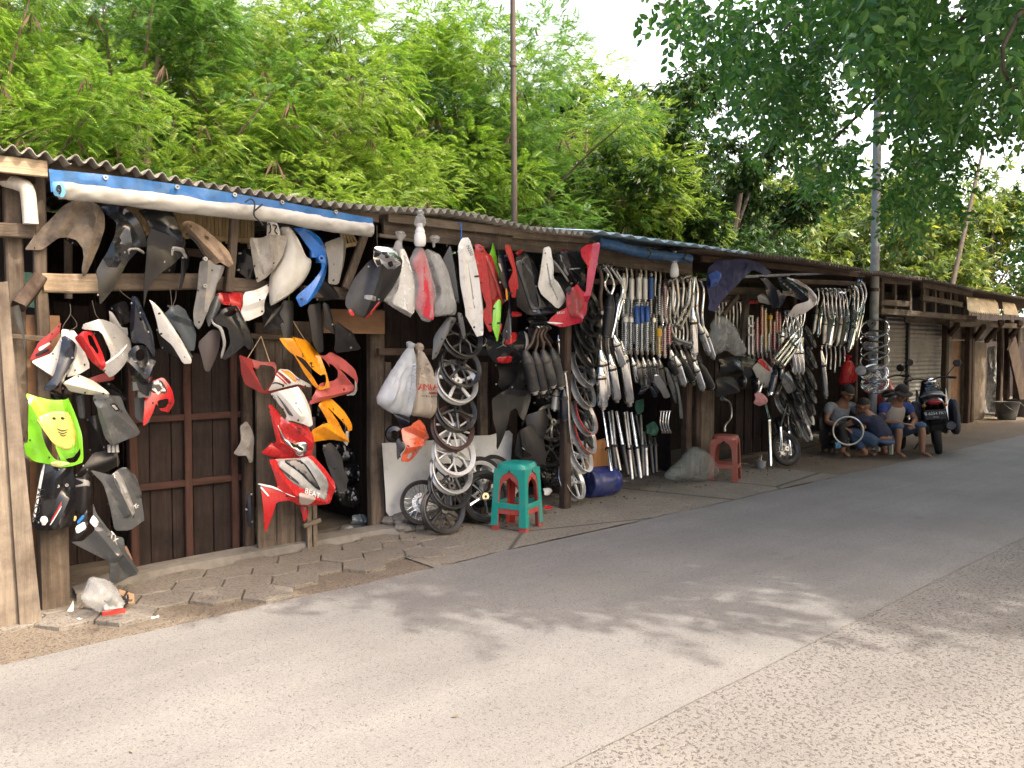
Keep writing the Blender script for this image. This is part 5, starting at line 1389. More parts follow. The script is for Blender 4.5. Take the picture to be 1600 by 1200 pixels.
for s in ('90,315 125,300 140,340 105,360', '150,320 185,310 205,345 170,365', '195,390 225,380 232,410 205,420', '110,370 140,365 150,400 125,410'): decal(o, 'lens', 'F', s, BLK, .006)
bag('knotted bag with a bulky white panel inside, leftmost of the three fascia bags', 'F', '255,235 285,240 310,330 382,540 362,760 300,730 195,662 165,640 215,560 245,430 228,300', 4.88, BAGC, (280, 225), '255,300 285,300 375,540 355,745 215,660 250,560 255,420', WHT, 'white_panel', bulge=.05)
bag('clear bag over a red tail panel, middle of the three bags under the fascia', 'F', '385,280 430,285 460,380 528,590 502,665 490,782 460,786 425,770 372,682 380,525 338,372', 4.85, BAGC, (408, 262), '390,300 420,310 500,590 490,660 485,775 430,760 380,680 388,520 350,380', CRIM, 'red_panel', bulge=.05)
bag('clear bag over a pale panel, rightmost of the three bags under the fascia', 'F', '445,290 520,318 582,430 652,655 655,735 602,742 500,752 500,660 528,590 455,390', 4.89, BAGC, (505, 250), '465,330 515,330 575,440 640,660 600,730 510,740 505,665 535,590', LGREY, 'pale_panel', bulge=.05)
HK = MATS['lightwire']
pn('side_cover', 'slate grey side panel with pointed top, left of the long white panel', 'F', '595,268 652,425 668,662 628,650 556,420 550,378', 4.94, GREY, 'side panel', bulge=.03, yaw=-8, hook='587,130 588,200 592,280', ridges=[('595,280 645,640', .02, .03)])
o = pn('side_cover', 'long white side panel hanging from a blue hook, tapering to a point', 'F', '662,226 700,224 742,282 795,480 826,662 770,905 690,722 658,522 638,290', 4.90, WHT, 'side panel', bulge=.05, yaw=8, ridges=[('690,250 740,480 780,880', .03, .04), ('650,300 690,700', .02, .04)])
letter(o, 'N250', 'F', (682, 280), (702, 345), 16, INK); decal(o, 'seam', 'F', '722,330 728,330 790,620 770,750 764,750 782,620', LGREY, .001)
wire(o, 'F', '666,128 684,122 690,160 688,240', 4.88, .005, BLUE)
o = pn('side_cover', 'pair of open red side panels with dark inside, right of the long white panel', 'F', '768,258 804,285 842,330 872,342 982,642 960,662 892,690 852,868 812,722 830,682 792,522 762,380', 4.92, RED, 'side panel', bulge=.03, yaw=12, ridges=[('790,300 840,660 855,850', .04, .05)], hook='778,165 792,230 786,270')
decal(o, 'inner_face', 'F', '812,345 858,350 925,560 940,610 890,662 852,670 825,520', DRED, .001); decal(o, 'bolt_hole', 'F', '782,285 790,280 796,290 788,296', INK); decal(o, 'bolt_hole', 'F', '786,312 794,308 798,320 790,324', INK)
decal(o, 'bright_edge', 'F', '845,335 870,345 978,642 955,650 900,480', PINK, .003)
pn('side_cover', 'narrow lime green panel top showing between red panels', 'F', '885,250 912,300 938,505 918,470 868,350', 4.97, LIME, 'side panel', bulge=.02, hook='868,160 885,250', yaw=10)
pn('side_cover', 'leaf-shaped lime green panel hanging low among the red panels', 'F', '920,630 946,662 942,802 906,928 888,822 898,680', 4.87, LIME, 'side panel', bulge=.03, yaw=10)
o = pn('side_cover', 'slim dark blue-black panel right of the lime green ones', 'F', '918,335 952,338 1002,500 1022,682 992,912 950,882 982,652 930,500', 4.91, NAVY, 'side panel', bulge=.03, yaw=16, hook='938,180 938,330')
decal(o, 'silver_patch', 'F', '925,390 945,395 960,440 950,455', SILV); decal(o, 'slot', 'F', '985,560 995,565 1000,640 990,640', ORG)
pn('side_cover', 'red bow-shaped panel bulging to the right, beside the slim dark panel', 'F', '952,270 978,275 1004,342 1052,522 1052,562 1012,632 985,522 990,442 958,322', 4.89, RED, 'side panel', bulge=.05, yaw=18, hook='948,180 952,270')
pn('splash_guard', 'red piece peeping out below the lime green leaf panel', 'F', '940,790 960,800 952,850 930,880', 4.93, RED, 'trim', bulge=.01)
o = pn('inner_fender', 'big black box-section panel with raised slate frame, centre of the fascia row', 'H', '-5,185 60,150 112,205 170,370 222,500 282,545 130,575 80,560 20,500', 4.91, BLK, 'body panel', bulge=.04, yaw=10, ridges=[('60,190 130,560', .03, .04), ('120,560 270,545', .03, .04)], hook='66,40 72,130')
decal(o, 'raised_frame', 'H', '25,205 60,195 75,205 205,500 212,525 150,532 120,545 20,230', GREY, .006, holes=['55,220 70,220 190,505 150,518'])
pn('side_cover', 'red shard showing behind the black box-section panel', 'H', '15,150 65,125 70,140 35,175', 4.97, RED, 'trim', bulge=.01); pn('side_cover', 'red and grey strip below the black box-section panel', 'H', '-40,540 50,545 55,575 -40,585', 4.95, RED, 'trim', bulge=.02)
o = pn('side_cover', 'white panel bent like an elbow with fine outline, right of the black box-section panel', 'H', '182,120 215,110 242,202 238,320 272,352 332,442 330,472 280,530 188,432 164,372 172,220', 4.88, WHT, 'side panel', bulge=.04, yaw=12, ridges=[('210,130 215,330 310,460', .025, .04)], hook='163,30 165,120')
decal(o, 'outline', 'N6', '120,60 135,60 135,400 230,530 305,650 300,700 290,660 215,540 120,410', LGREY, .001)
o = pn('inner_fender', 'bulky black and slate undertray with metal edges, left of the tall red fin', 'H', '240,172 330,130 462,150 465,372 402,382 332,292 250,282', 4.95, BLK, 'body panel', bulge=.05, yaw=-8, ridges=[('250,180 400,370', .03, .03), ('320,150 340,260 420,330', .03, .03)], hook='300,60 300,150')
for s in ('262,200 275,198 380,340 372,350', '318,165 328,160 340,250 372,300 362,305 330,262', '380,255 455,250 455,258 382,264'): decal(o, 'metal_edge', 'H', s, LGREY, .004)
pn('splash_guard', 'red cap on top of the black undertray', 'H', '310,130 350,125 370,150 330,165', 4.93, RED, 'trim', bulge=.02)
pn('inner_fender', 'dark panel behind the white elbow panel', 'H', '225,300 330,310 400,400 330,440 270,360', 4.99, MBLK, 'body panel', bulge=.02)
o = pn('tail_cover', 'bright red tail body with deep scoop and tall upright fin', 'H', '430,130 470,100 545,85 545,152 520,320 490,442 492,562 432,622 300,652 215,622 232,590 280,545 332,520 335,420 360,395 400,362 432,400 462,422 476,250 432,182', 4.86, CRIM, 'tail body', bulge=.05, yaw=-6, ridges=[('540,100 480,440', .04, .05), ('360,400 380,560 440,610', .035, .05)], hook='372,60 375,130 430,140')
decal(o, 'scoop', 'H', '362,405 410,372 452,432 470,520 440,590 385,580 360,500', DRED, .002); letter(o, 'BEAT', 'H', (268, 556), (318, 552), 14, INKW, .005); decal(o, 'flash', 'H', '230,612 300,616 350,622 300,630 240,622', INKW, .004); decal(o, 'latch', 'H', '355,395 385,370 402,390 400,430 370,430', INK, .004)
o = pn('side_cover', 'tangle of black and red bodywork hung below the red panels', 'F', '800,890 900,862 980,872 1090,840 1130,870 1082,1062 902,1062 830,1000', 5.05, BLK, 'bodywork', bulge=.06, ridges=[('820,900 1080,1040', .04, .04), ('980,860 930,1050', .03, .04)])
decal(o, 'red_patch', 'F', '1000,860 1060,850 1050,920 990,940', RED, .006); decal(o, 'red_patch', 'F', '920,1020 1030,1010 1020,1060 930,1064', RED, .006); decal(o, 'pale_edge', 'F', '840,880 860,900 850,945 815,950 845,930', LGREY, .006); decal(o, 'pale_edge', 'F', '945,850 985,905 900,975 970,900', LGREY, .006); decal(o, 'blue_edge', 'F', '1100,840 1130,870 1080,1060 1070,1050 1112,880', LGREY, .01)
pn('inner_fender', 'dark body panel in the shade behind the tangle of black and red bodywork', 'H', '80,590 210,560 240,640 120,660', 5.02, BLK, 'body panel', bulge=.03)
pn('fender', 'long grey-black strap of fender beside the top hanging rim', 'F', '590,750 650,760 560,900 510,1020 478,1040 500,880', 5.0, GREY, FD, bulge=.03, yaw=-10)
pn('fender', 'grey pointed strip in front of the top hanging rim', 'F', '655,720 690,730 715,850 692,905 665,800', 4.86, GREY, FD, bulge=.02)
# white sheet on the wall, lower bags and orange mask
o = panel('banner', 'white vinyl sheet pinned along the lower wall behind the rims', 'sheet', 'G', '158,482 330,470 500,462 640,458 760,432 880,428 960,405 1008,396 1030,420 1022,520 1012,640 1010,780 700,840 480,960 215,982 182,940 168,700', 5.33, M('white vinyl', (.62, .64, .65), .5, var=.08, scale=3, bump=.25, bscale=6, dirt=(.40, .40, .40), dirt_amt=.35), bulge=.01, crumple=.008, cs=3, rnd=0, th=.003)
o = bag('bluish white bag tied at the top, left of the bag with red lettering', 'G', '330,-165 372,-160 385,60 350,310 300,300 215,280 110,205 190,50 260,-60', 5.0, BAGB, (345, -150), bulge=.08)
shell('dark_content', 'G', '215,270 340,300 330,345 280,375', 5.01, NAVY, o, .02)
o = bag('beige bag with red YAMAHA lettering, beside the hanging rims', 'G', '395,-150 430,-135 470,-60 500,60 520,180 495,318 420,305 350,300 360,200 372,60', 5.03, bagmat('beige polythene', (.60, .53, .45), .93, .35), (405, -140), bulge=.08, crumple=.012)
letter(o, 'YAMAHA', 'N5', (410, 440), (785, 445), 95, INKR, .016); decal(o, 'print', 'N5', '700,520 795,525 795,540 700,535', INKR, .004, 0); decal(o, 'print', 'N5', '700,545 800,548 800,556 700,553', INK, .004, 0)
letter(o, 'GENUINE PARTS', 'N5', (500, 580), (790, 592), 26, INK, .014)
o = pn('headlamp_mask', 'orange-red headlamp mask hanging under the bluish bag', 'G', '275,385 330,350 372,320 385,345 405,385 430,430 425,470 388,490 350,560 300,602 245,600 262,505', 4.96, MASK, 'fairing', bulge=.06, yaw=10, holes=['275,575 285,545 305,535 312,560 290,585'], ridges=[('262,505 390,485', .03, .05), ('310,370 420,440', .03, .04)])
mb = MB(); mb.lathe([(.03, -.03), (.062, -.02), (.07, .0), (.06, .02), (.03, .03)], P(px('G', (240, 420)), 5.03), (-.6, -1, 0), 18, True); mb.build('lamp_ring', BLK, o, True)
decal(o, 'dark_edge', 'G', '245,470 265,440 262,510 250,600 238,560', INK, .004)
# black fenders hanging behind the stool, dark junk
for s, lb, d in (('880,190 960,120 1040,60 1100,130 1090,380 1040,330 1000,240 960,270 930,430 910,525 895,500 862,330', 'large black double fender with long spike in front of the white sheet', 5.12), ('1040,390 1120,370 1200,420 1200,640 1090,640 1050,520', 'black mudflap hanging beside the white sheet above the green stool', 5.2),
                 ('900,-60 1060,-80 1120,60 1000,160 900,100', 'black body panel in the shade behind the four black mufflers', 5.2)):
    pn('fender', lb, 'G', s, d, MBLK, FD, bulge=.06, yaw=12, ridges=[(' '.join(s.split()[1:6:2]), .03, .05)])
for s, lb in (('20,480 120,430 200,520 210,700 100,720 10,640', 'pair of black round mudflaps hanging left of the post by the hanging rims'), ('80,380 200,330 240,420 180,560 90,500', 'black mudflap above the pair of round black ones')):
    pn('mudflap', lb, 'I', s, 5.15, MBLK, 'mudflap', bulge=.05, yaw=-10)
hp_ = random.Random(3)
for k, (x, y) in enumerate(((845, 620), (860, 745), (840, 720), (866, 690))):
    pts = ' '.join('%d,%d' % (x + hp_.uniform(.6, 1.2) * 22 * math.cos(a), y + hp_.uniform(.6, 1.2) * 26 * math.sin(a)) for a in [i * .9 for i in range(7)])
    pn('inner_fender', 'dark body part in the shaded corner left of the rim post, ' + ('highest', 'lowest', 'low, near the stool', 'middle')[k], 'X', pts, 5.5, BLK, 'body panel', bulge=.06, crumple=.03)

# ------------------------------------------------------------------ wheels
def rimprof(Ro, w, lip=.012):
    h = w / 2
    return [(Ro, -h), (Ro - .003, -h + .008), (Ro - lip, -h + .013), (Ro - lip - .012, -h * .35), (Ro - lip - .014, h * .35), (Ro - lip, h - .013), (Ro - .003, h - .008), (Ro, h),
            (Ro - .006, h + .002), (Ro - lip - .008, h - .010), (Ro - lip - .020, h * .35), (Ro - lip - .020, -h * .35), (Ro - lip - .008, -h + .010), (Ro - .006, -h - .002)]
def wheel_proto(style, Ro, w, rm, sm, tyre=False):
    e = empty('motorcycle_wheel', (0, -60, 0)); ax = (0, 1, 0)
    MB().lathe(rimprof(Ro, w) if style != 'ring' else [(Ro + .011 * math.cos(t * .785), .019 * math.sin(t * .785)) for t in range(8)], (0, 0, 0), ax, 44, True).build('rim', rm, e, True, True)
    ri = Ro - .032
    if style != 'ring':
        MB().lathe([(.012, -.035), (.034, -.035), (.038, -.028), (.040, 0), (.038, .028), (.034, .035), (.012, .035)], (0, 0, 0), ax, 20, True).build('hub', sm, e, True, True)
    def P2(r, a, y=0.): return Vector((r * math.cos(a), y, r * math.sin(a)))
    if style == 'wire':
        m = MB()
        for k in range(36):
            a = 2 * math.pi * k / 36; b = a + (.6 if k % 2 else -.6); m.tube([P2(.036, b, .028 if k % 4 < 2 else -.028), P2(ri + .004, a)], .0019, 5)
        m.build('wire_spokes', CHR, e, True, True)
        MB().lathe([(.05, .02), (.085, .022), (.085, .028), (.05, .028)], (0, 0, 0), ax, 24, True).build('brake_disc', STEEL, e, True, True)
    elif style in ('five', 'three', 'ten', 'six', 'y'):
        n = {'five': 5, 'three': 3, 'ten': 10, 'six': 6, 'y': 5}[style]
        for k in range(n):
            a = 2 * math.pi * k / n + .3; m = MB()
            if style == 'five': m.tube([P2(.03, a, -.012), P2(.08, a + .04, -.012), P2(ri + .005, a + .10)], [.018, .013, .017], 8, 3)
            elif style == 'three':
                for s in (-1, 1): m.tube([P2(.03, a, -.012), P2(.09, a + s * .16, -.016), P2(ri + .005, a + s * .36)], [.02, .014, .014], 8, 3)
            elif style == 'ten': m.tube([P2(.032, a, -.016), P2(.09, a + .22, -.012), P2(ri + .005, a + .30)], [.009, .0075, .009], 6, 3)
            elif style == 'six': m.tube([P2(.03, a, -.012), P2(.1, a, -.016), P2(ri + .005, a)], [.015, .01, .014], 8, 3)
            else:
                m.tube([P2(.03, a, -.012), P2(.085, a, -.016)], [.015, .012], 8)
                for s in (-1, 1): m.tube([P2(.08, a, -.016), P2(ri + .005, a + s * .26)], [.010, .010], 8)
            m.build('spoke', sm, e, True, True)
    if tyre:
        MB().lathe([(Ro - .012, -w * .45), (Ro + .012, -w * .62), (Ro + .034, -w * .5), (Ro + .045, 0), (Ro + .034, w * .5), (Ro + .012, w * .62), (Ro - .012, w * .45)], (0, 0, 0), ax, 44).build('tyre', RUB, e, True, True)
    return e
RIMR = .185
BRIM = M('black rim paint', (.024, .025, .028), .35, .2, var=.2, scale=6, dirt=(.12, .115, .105), dirt_amt=.35, coat=.2)
SRIM = M('silver rim paint', (.50, .51, .52), .34, .6, var=.1, scale=6, dirt=(.2, .19, .17), dirt_amt=.35)
WRIM = M('white rim paint', (.68, .68, .67), .35, .1, var=.08, scale=6, dirt=(.3, .28, .25), dirt_amt=.35)
BRRIM = M('brown rim paint', (.085, .05, .045), .4, .3, var=.2, scale=6)
WPROTO = {}
def wheel(style, rm, sm, c, axis, label, roll=0., Ro=RIMR, w=.062, tyre=False, group=None, sc=1.):
    key = (style, rm.name, sm.name, tyre, Ro, w)
    if key not in WPROTO: WPROTO[key] = [wheel_proto(style, Ro, w, rm, sm, tyre), False]
    pr = WPROTO[key]
    o = copy_tree(pr[0]) if pr[1] else pr[0]
    pr[1] = True
    o.location = c; q = Vector((0, -1, 0)).rotation_difference(Vector(axis).normalized())
    o.rotation_mode = 'QUATERNION'; o.rotation_quaternion = q @ Matrix.Rotation(roll, 3, 'Y').to_quaternion(); o.scale = (sc,) * 3
    return tag(o, label, 'wheel', group)
ORD = ['topmost', 'second from the top', 'third from the top', 'fourth from the top', 'fifth from the top', 'sixth from the top', 'seventh from the top', 'eighth from the top', 'ninth from the top', 'tenth from the top', 'eleventh from the top', 'twelfth from the top']
ch1 = [(690, -79, 'y', BRIM, BRIM, 'black'), (680, 120, 'six', BRIM, BRIM, 'black'), (655, 225, 'five', SRIM, WRIM, 'white spoked'), (650, 410, 'five', BRIM, BRIM, 'black'), (630, 535, 'ten', BRRIM, WRIM, 'brown with pale spokes'), (638, 705, 'y', WRIM, SRIM, 'white three-spoke look'), (622, 825, 'five', SRIM, BRIM, 'silver edged black'), (612, 925, 'ten', BRIM, DSTL, 'black many-spoked'), (568, 1095, 'ten', DSTL, DSTL, 'dark grey, resting on the ground')]
for k, (x, yb, st, rm, sm, tx) in enumerate(ch1):
    c = P(px('G', (x, yb - 150)), 5.0 - .006 * k); c.z = max(c.z, .19)
    wheel(st, rm, sm, c, (-.05 - .03 * (k % 3), -1, .46 if k < 8 else .25), '%s rim, %s in the chain beside the green stool' % (tx.split(',')[0], ORD[k]), k * .7, group='chain of rims beside the green stool')
ch2 = [(540, 620, 'ten', BRIM, BRIM, 'black'), (535, 715, 'five', BRIM, BRIM, 'black'), (530, 815, 'five', BRIM, BRIM, 'black'), (525, 925, 'six', DSTL, BRIM, 'dark grey edged'), (500, 1050, 'five', SRIM, BRIM, 'silver edged'), (500, 1195, 'ten', SRIM, DSTL, 'silver edged'), (510, 1375, 'five', SRIM, BRIM, 'silver, red lined'), (505, 1505, 'five', SRIM, BRIM, 'silver, red lined'), (480, 1625, 'y', WRIM, SRIM, 'white'), (428, 1805, 'five', SRIM, SRIM, 'silver, lowest, above the ground')]
REDT = M('red rim tape', (.55, .03, .03), .35)
for k, (x, yb, st, rm, sm, tx) in enumerate(ch2):
    c = P(px('H', (x - 25, yb - 125)), 5.12 - .004 * k)
    o = wheel(st, rm, sm, c, (.30, -.9, .42), '%s rim, %s in the chain on the dark post' % (tx.split(',')[0], ORD[k]), k * .9, group='chain of rims on the dark post')
    if 'red lined' in tx: MB().lathe([(RIMR + .001, -.035), (RIMR + .003, -.031), (RIMR + .003, -.022), (RIMR + .0005, -.02)], (0, 0, 0), (0, 1, 0), 40, True).build('red_lining', REDT, o, True, True)
# rims and wheels on the ground behind the stool
gw = [(660, 785, 'wire', DSTL, STEEL, (-.45, -.8, .32), False, 'thin wire-spoked black rim leaning left of the rim chain'), (728, 785, 'five', DSTL, DSTL, (.2, -1, .2), False, 'dark grey rim standing right behind the rim chain'), (752, 752, 'three', WRIM, WRIM, (-.25, -1, .35), True, 'white wheel with tyre leaning on the white sheet'),
      (772, 748, 'wire', SRIM, STEEL, (-.1, -1, .3), True, 'wire-spoked wheel with tyre behind the white wheel'), (756, 780, 'five', BRIM, CHR, (-.2, -1, .15), True, 'wheel with tyre and chrome spokes beside the green stool'), (800, 775, 'five', WRIM, SRIM, (.2, -1, .15), True, 'white wheel seen through the legs of the green stool'), (862, 660, 'three', STEEL, STEEL, (-.1, -1, .2), False, 'worn steel rim hanging left of the dark rim post'), (858, 700, 'five', DSTL, DSTL, (-.1, -1, .3), False, 'dark rim under the worn steel rim left of the dark rim post')]
for k, (x, y, st, rm, sm, ax, ty, lb) in enumerate(gw):
    c = P((x, y), (5.12, 5.2, 5.22, 5.28, 5.05, 5.1, 5.35, 5.4)[k]); rr = .23 if ty else .19
    if k < 6: c.z = max(c.z, rr * .95)
    wheel(st, rm, sm, c, ax, lb, k * 1.1, tyre=ty, sc=.95)

# ------------------------------------------------------------------ stools
def stool(c, rz, mat, H, label, s=1.):
    e = empty('stool', (c[0], c[1], 0), label, 'stool'); e.rotation_euler.z = rz
    t, b = .118 * s, .158 * s
    m = MB(); v = []; f = []
    for (k, z) in ((.5, H + .001), (.9, H), (1.06, H - .006), (1.13, H - .022), (1.16, H - .05)):
        for q in range(28):
            a = 2 * math.pi * q / 28; ca, sa = math.cos(a), math.sin(a); n_ = (abs(ca) ** 5 + abs(sa) ** 5) ** (-1 / 5)
            v.append((ca * n_ * t * k, sa * n_ * t * k, z))
    for i in range(4):
        for k in range(28): f.append((i * 28 + (k + 1) % 28, i * 28 + k, i * 28 + 28 + k, i * 28 + 28 + (k + 1) % 28))
    f.append(tuple(range(28))); m.add(v, f); m.build('seat', mat, e, True, True)
    for sx in (-1, 1):
        for sy in (-1, 1):
            m = MB(); v = []; f = []
            # corner leg: an L-shaped angle, widening into the apron at the top as an arch
            for (z, wd) in ((0, .060), (.02, .060), (H * .45, .052), (H * .70, .056), (H * .80, .075), (H * .86, .125 * s), (H - .045, .14 * s)):
                r = b + (t * 1.14 - b) * z / H; th = .010; wd = min(wd, r * 1.02)
                for (x, y) in ((r, r - wd), (r, r), (r - wd, r), (r - wd, r - th), (r - th, r - th), (r - th, r - wd)): v.append((sx * x, sy * y, z))
            for i in range(6):
                for k in range(6):
                    q = (i * 6 + k, i * 6 + (k + 1) % 6, i * 6 + 6 + (k + 1) % 6, i * 6 + 6 + k); f.append(q if sx * sy > 0 else q[::-1])
            f.append(tuple(range(6))); m.add(v, f); m.build('leg', mat, e, False, True)
    z = H * .32; r = b + (t * 1.14 - b) * z / H
    for k in range(4):
        d = Vector((math.cos(k * math.pi / 2), math.sin(k * math.pi / 2), 0)); n_ = Vector((-d.y, d.x, 0)); m = MB()
        m.beam(d * (r - .006) - n_ * (r - .03) + Vector((0, 0, z)), d * (r - .006) + n_ * (r - .03) + Vector((0, 0, z)), .045, .012, (0, 0, 1), 0, 2); m.build('stretcher', mat, e, False, True)
    return e
TEAL = M('teal plastic', (.012, .30, .25), .34, var=.1, scale=5, dirt=(.14, .22, .2), dirt_amt=.35, coat=.1)
STRED = M('stool red plastic', (.42, .055, .045), .4, var=.12, scale=5, dirt=(.28, .14, .12), dirt_amt=.4)
STORG = M('stool brick plastic', (.30, .075, .05), .42, var=.12, scale=5, dirt=(.25, .12, .09), dirt_amt=.4)
e = stool((4.36, 4.73), R(20), TEAL, .50, 'teal green plastic stool nested over a red one, on the concrete')
e.location.z = .035
stool((4.36, 4.73), R(20), STRED, .475, 'red plastic stool nested underneath the teal green one', .97)
stool((7.74, 4.97), R(24), STORG, .50, 'brick red plastic stool standing alone beside the rubbish bag')
# ------------------------------------------------------------------ blue drum, rubbish bag, board
c = G((950, 779)); c = Vector((c.x + .06, c.y + .14, .145)); axd = Vector((1.0, -.16, 0)).normalized()
e = empty('drum', (c.x, c.y, 0), 'dented dark blue plastic drum lying on its side under the hanging rims', 'drum')
DRM = M('drum blue plastic', (.022, .035, .17), .38, var=.2, scale=5, dirt=(.10, .11, .17), dirt_amt=.45)
m = MB(); m.lathe([(.0, -.17), (.10, -.17), (.118, -.185), (.138, -.18), (.145, -.165), (.143, -.11), (.137, -.10), (.143, -.09), (.146, .0), (.143, .09), (.137, .10), (.143, .11), (.142, .16), (.128, .18), (.0, .185)], c, axd, 36)
for i, v in enumerate(m.v): m.v[i] = v + (v - c).normalized() * .028 * noise.noise(v * 6) + Vector((0, 0, -.02 * max(0, noise.noise(v * 5 + Vector((3, 3, 3))))))
m.build('body', DRM, e, True)
m = MB(); m.lathe([(.02, -.19), (.03, -.195), (.03, -.165), (.02, -.165)], c + Vector((.0, .0, .075)), axd, 16, True); m.build('spout', DRM, e, True)
panel('rubbish_bag', 'grey-green see-through rubbish bag slumped around the stall post', 'bag', 'K', '10,960 40,910 110,850 180,760 240,770 300,830 340,920 318,975 240,1000 100,990 20,985', 5.06, bagmat('grey green polythene', (.36, .40, .38), .36, .08), bulge=.13, crumple=.05, cs=11, res=36, both=True)
pn('plastic_sheet', 'dark slate plate inside the slumped rubbish bag', 'K', '195,790 250,810 245,900 190,870', 5.0, GREY, 'plate', bulge=.01)
pn('wood_board', 'orange-brown board standing behind the blue drum', 'I', '545,560 640,530 655,790 500,800 490,660', 5.3, M('orange board', (.36, .17, .06), .7, var=.25, scale=4, bump=.2, stretch=(6, 6, .7)), 'board', bulge=.0, th=.02, rnd=0)
pn('tail_cover', 'white plastic piece lying on the ground behind the green stool', 'O5', '985,690 1040,690 1075,722 1040,765 990,765', 5.2, WHT, 'body panel', bulge=.02, tilt=30)
pn('reflector', 'red and white sliver lying on the ground right of the green stool', 'O5', '1000,870 1030,865 1095,885 1060,905 1005,900', 5.0, RED, 'trim', bulge=.005, tilt=70)
# ------------------------------------------------------------------ exhausts, shock absorbers, forks
def ordn(i): return ('first', 'second', 'third', 'fourth', 'fifth', 'sixth', 'seventh', 'eighth', 'ninth', 'tenth', 'eleventh', 'twelfth')[i]
def silencer(label, fr, p0, p1, d, r, mat, pipe=None, pipem=None, d1=None, group=None, capm=None, pr=.013):
    """tapered silencer from p0 (inlet) to p1 (outlet) with its header pipe"""
    A = P(px(fr, p0), d); B = P(px(fr, p1), d if d1 is None else d1); ax = (B - A); L = ax.length; ax.normalize()
    e = empty('exhaust', (A + B) / 2, label, 'exhaust', group)
    MB().lathe([(.0, 0), (r * .42, 0), (r * .5, L * .04), (r * .93, L * .2), (r, L * .26), (r, L * .95), (r * .96, L * .975), (r * .8, L * .98), (.0, L * .98)], A, ax, 22).build('silencer', mat, e, True)
    MB().lathe([(r * .80, L * .975), (r * .80, L * 1.01), (r * .45, L * 1.02), (r * .45, L * 1.07), (r * .36, L * 1.07), (r * .36, L)], A, ax, 18).build('end_cap', capm or STEEL, e, True)
    MB().lathe([(r * .99, L * .30), (r * 1.06, L * .305), (r * 1.06, L * .35), (r * .99, L * .355)], A, ax, 22, True).build('clamp', DSTL, e, True)
    if pipe:
        pp = [P(px(fr, q), d - .01) for q in pipe] + [A + ax * .01]
        MB().tube(pp, pr, 10, 6).build('header_pipe', pipem or mat, e, True)
        MB().lathe([(pr, -.004), (pr * 2.1, -.004), (pr * 2.1, .006), (pr, .006)], pp[0], pp[1] - pp[0], 14, True).build('flange', STEEL, e, True)
    return e
def header(label, fr, pts, d, mat, r=.014, group=None):
    pp = [P(px(fr, q), d) for q in pts]; c = sum(pp, Vector()) / len(pp)
    e = empty('exhaust_pipe', c, label, 'exhaust pipe', group)
    MB().tube(pp, r, 10, 6).build('pipe', mat, e, True)
    MB().lathe([(r, -.005), (r * 2.2, -.005), (r * 2.2, .005), (r, .005)], pp[0], pp[1] - pp[0], 14, True).build('flange', STEEL, e, True)
    MB().lathe([(r * .9, -.03), (r * 1.4, -.03), (r * 1.4, .0), (r * .9, .0)], pp[-1], pp[-1] - pp[-2], 14, True).build('collar', STEEL, e, True)
    return e
def shock(label, fr, x, y0, y1, d, springm, coverm, cover=.5, group=None, lean=0.):
    T = P(px(fr, (x, y0)), d); B = P(px(fr, (x + lean, y1)), d); ax = B - T; L = ax.length; ax.normalize()
    e = empty('shock_absorber', B, label, 'shock absorber', group)
    def eye(p): return MB().lathe([(.007, -.012), (.016, -.012), (.016, .012), (.007, .012)], p, (0, 1, 0), 14, True)
    eye(T + ax * .014).build('top_eye', STEEL, e, True); eye(B - ax * .014).build('bottom_eye', STEEL, e, True)
    MB().lathe([(.0, L * .05), (.012, L * .05), (.014, L * .1), (.014, L * .9), (.02, L * .9), (.02, L * .93), (.008, L * .97), (.0, L * .97)], T, ax, 12).build('damper', ALU, e, True)
    if cover > 0: MB().lathe([(.0, L * .06), (.014, L * .065), (.027, L * .10), (.028, L * cover), (.025, L * cover), (.024, L * .12)], T, ax, 16).build('cover', coverm, e, True)
    s0 = max(.10, cover - .05); u = ax.orthogonal().normalized(); b = ax.cross(u); n = max(5, int((.9 - s0) * L / .019)); pts = []
    for i in range(n * 9 + 1):
        t = i / 9.0; a = 2 * math.pi * t; pts.append(T + ax * (L * (s0 + (.9 - s0) * t / n)) + (u * math.cos(a) + b * math.sin(a)) * .022)
    MB().tube(pts, .0042, 5).build('spring', springm, e, True)
    return e
SPR = {'chrome': CHR, 'yellow': M('yellow spring', (.70, .42, .03), .35, .1), 'red': M('red spring', (.48, .05, .05), .35, .1), 'orange': M('orange spring', (.65, .16, .03), .35, .1), 'dark': DSTL, 'pink': M('faded red spring', (.5, .22, .2), .4, .1)}
BLUC = M('blue shock cover', (.03, .08, .26), .3, .3); IVORY = M('ivory cover', (.66, .65, .60), .35, .3, dirt=(.3, .28, .24))
# wires that carry the upper row
mb = MB()
for k in range(34):
    x = 545 + k * 19 + rng.uniform(-5, 5); mb.tube([P(px('H', (x, 185 + (x - 545) * .16)), 4.99), P(px('H', (x + rng.uniform(-6, 10), 285 + (x - 545) * .05)), 4.99)], .0016, 5)
mb.build('hanging_wires', MATS['wire'], S4, True)
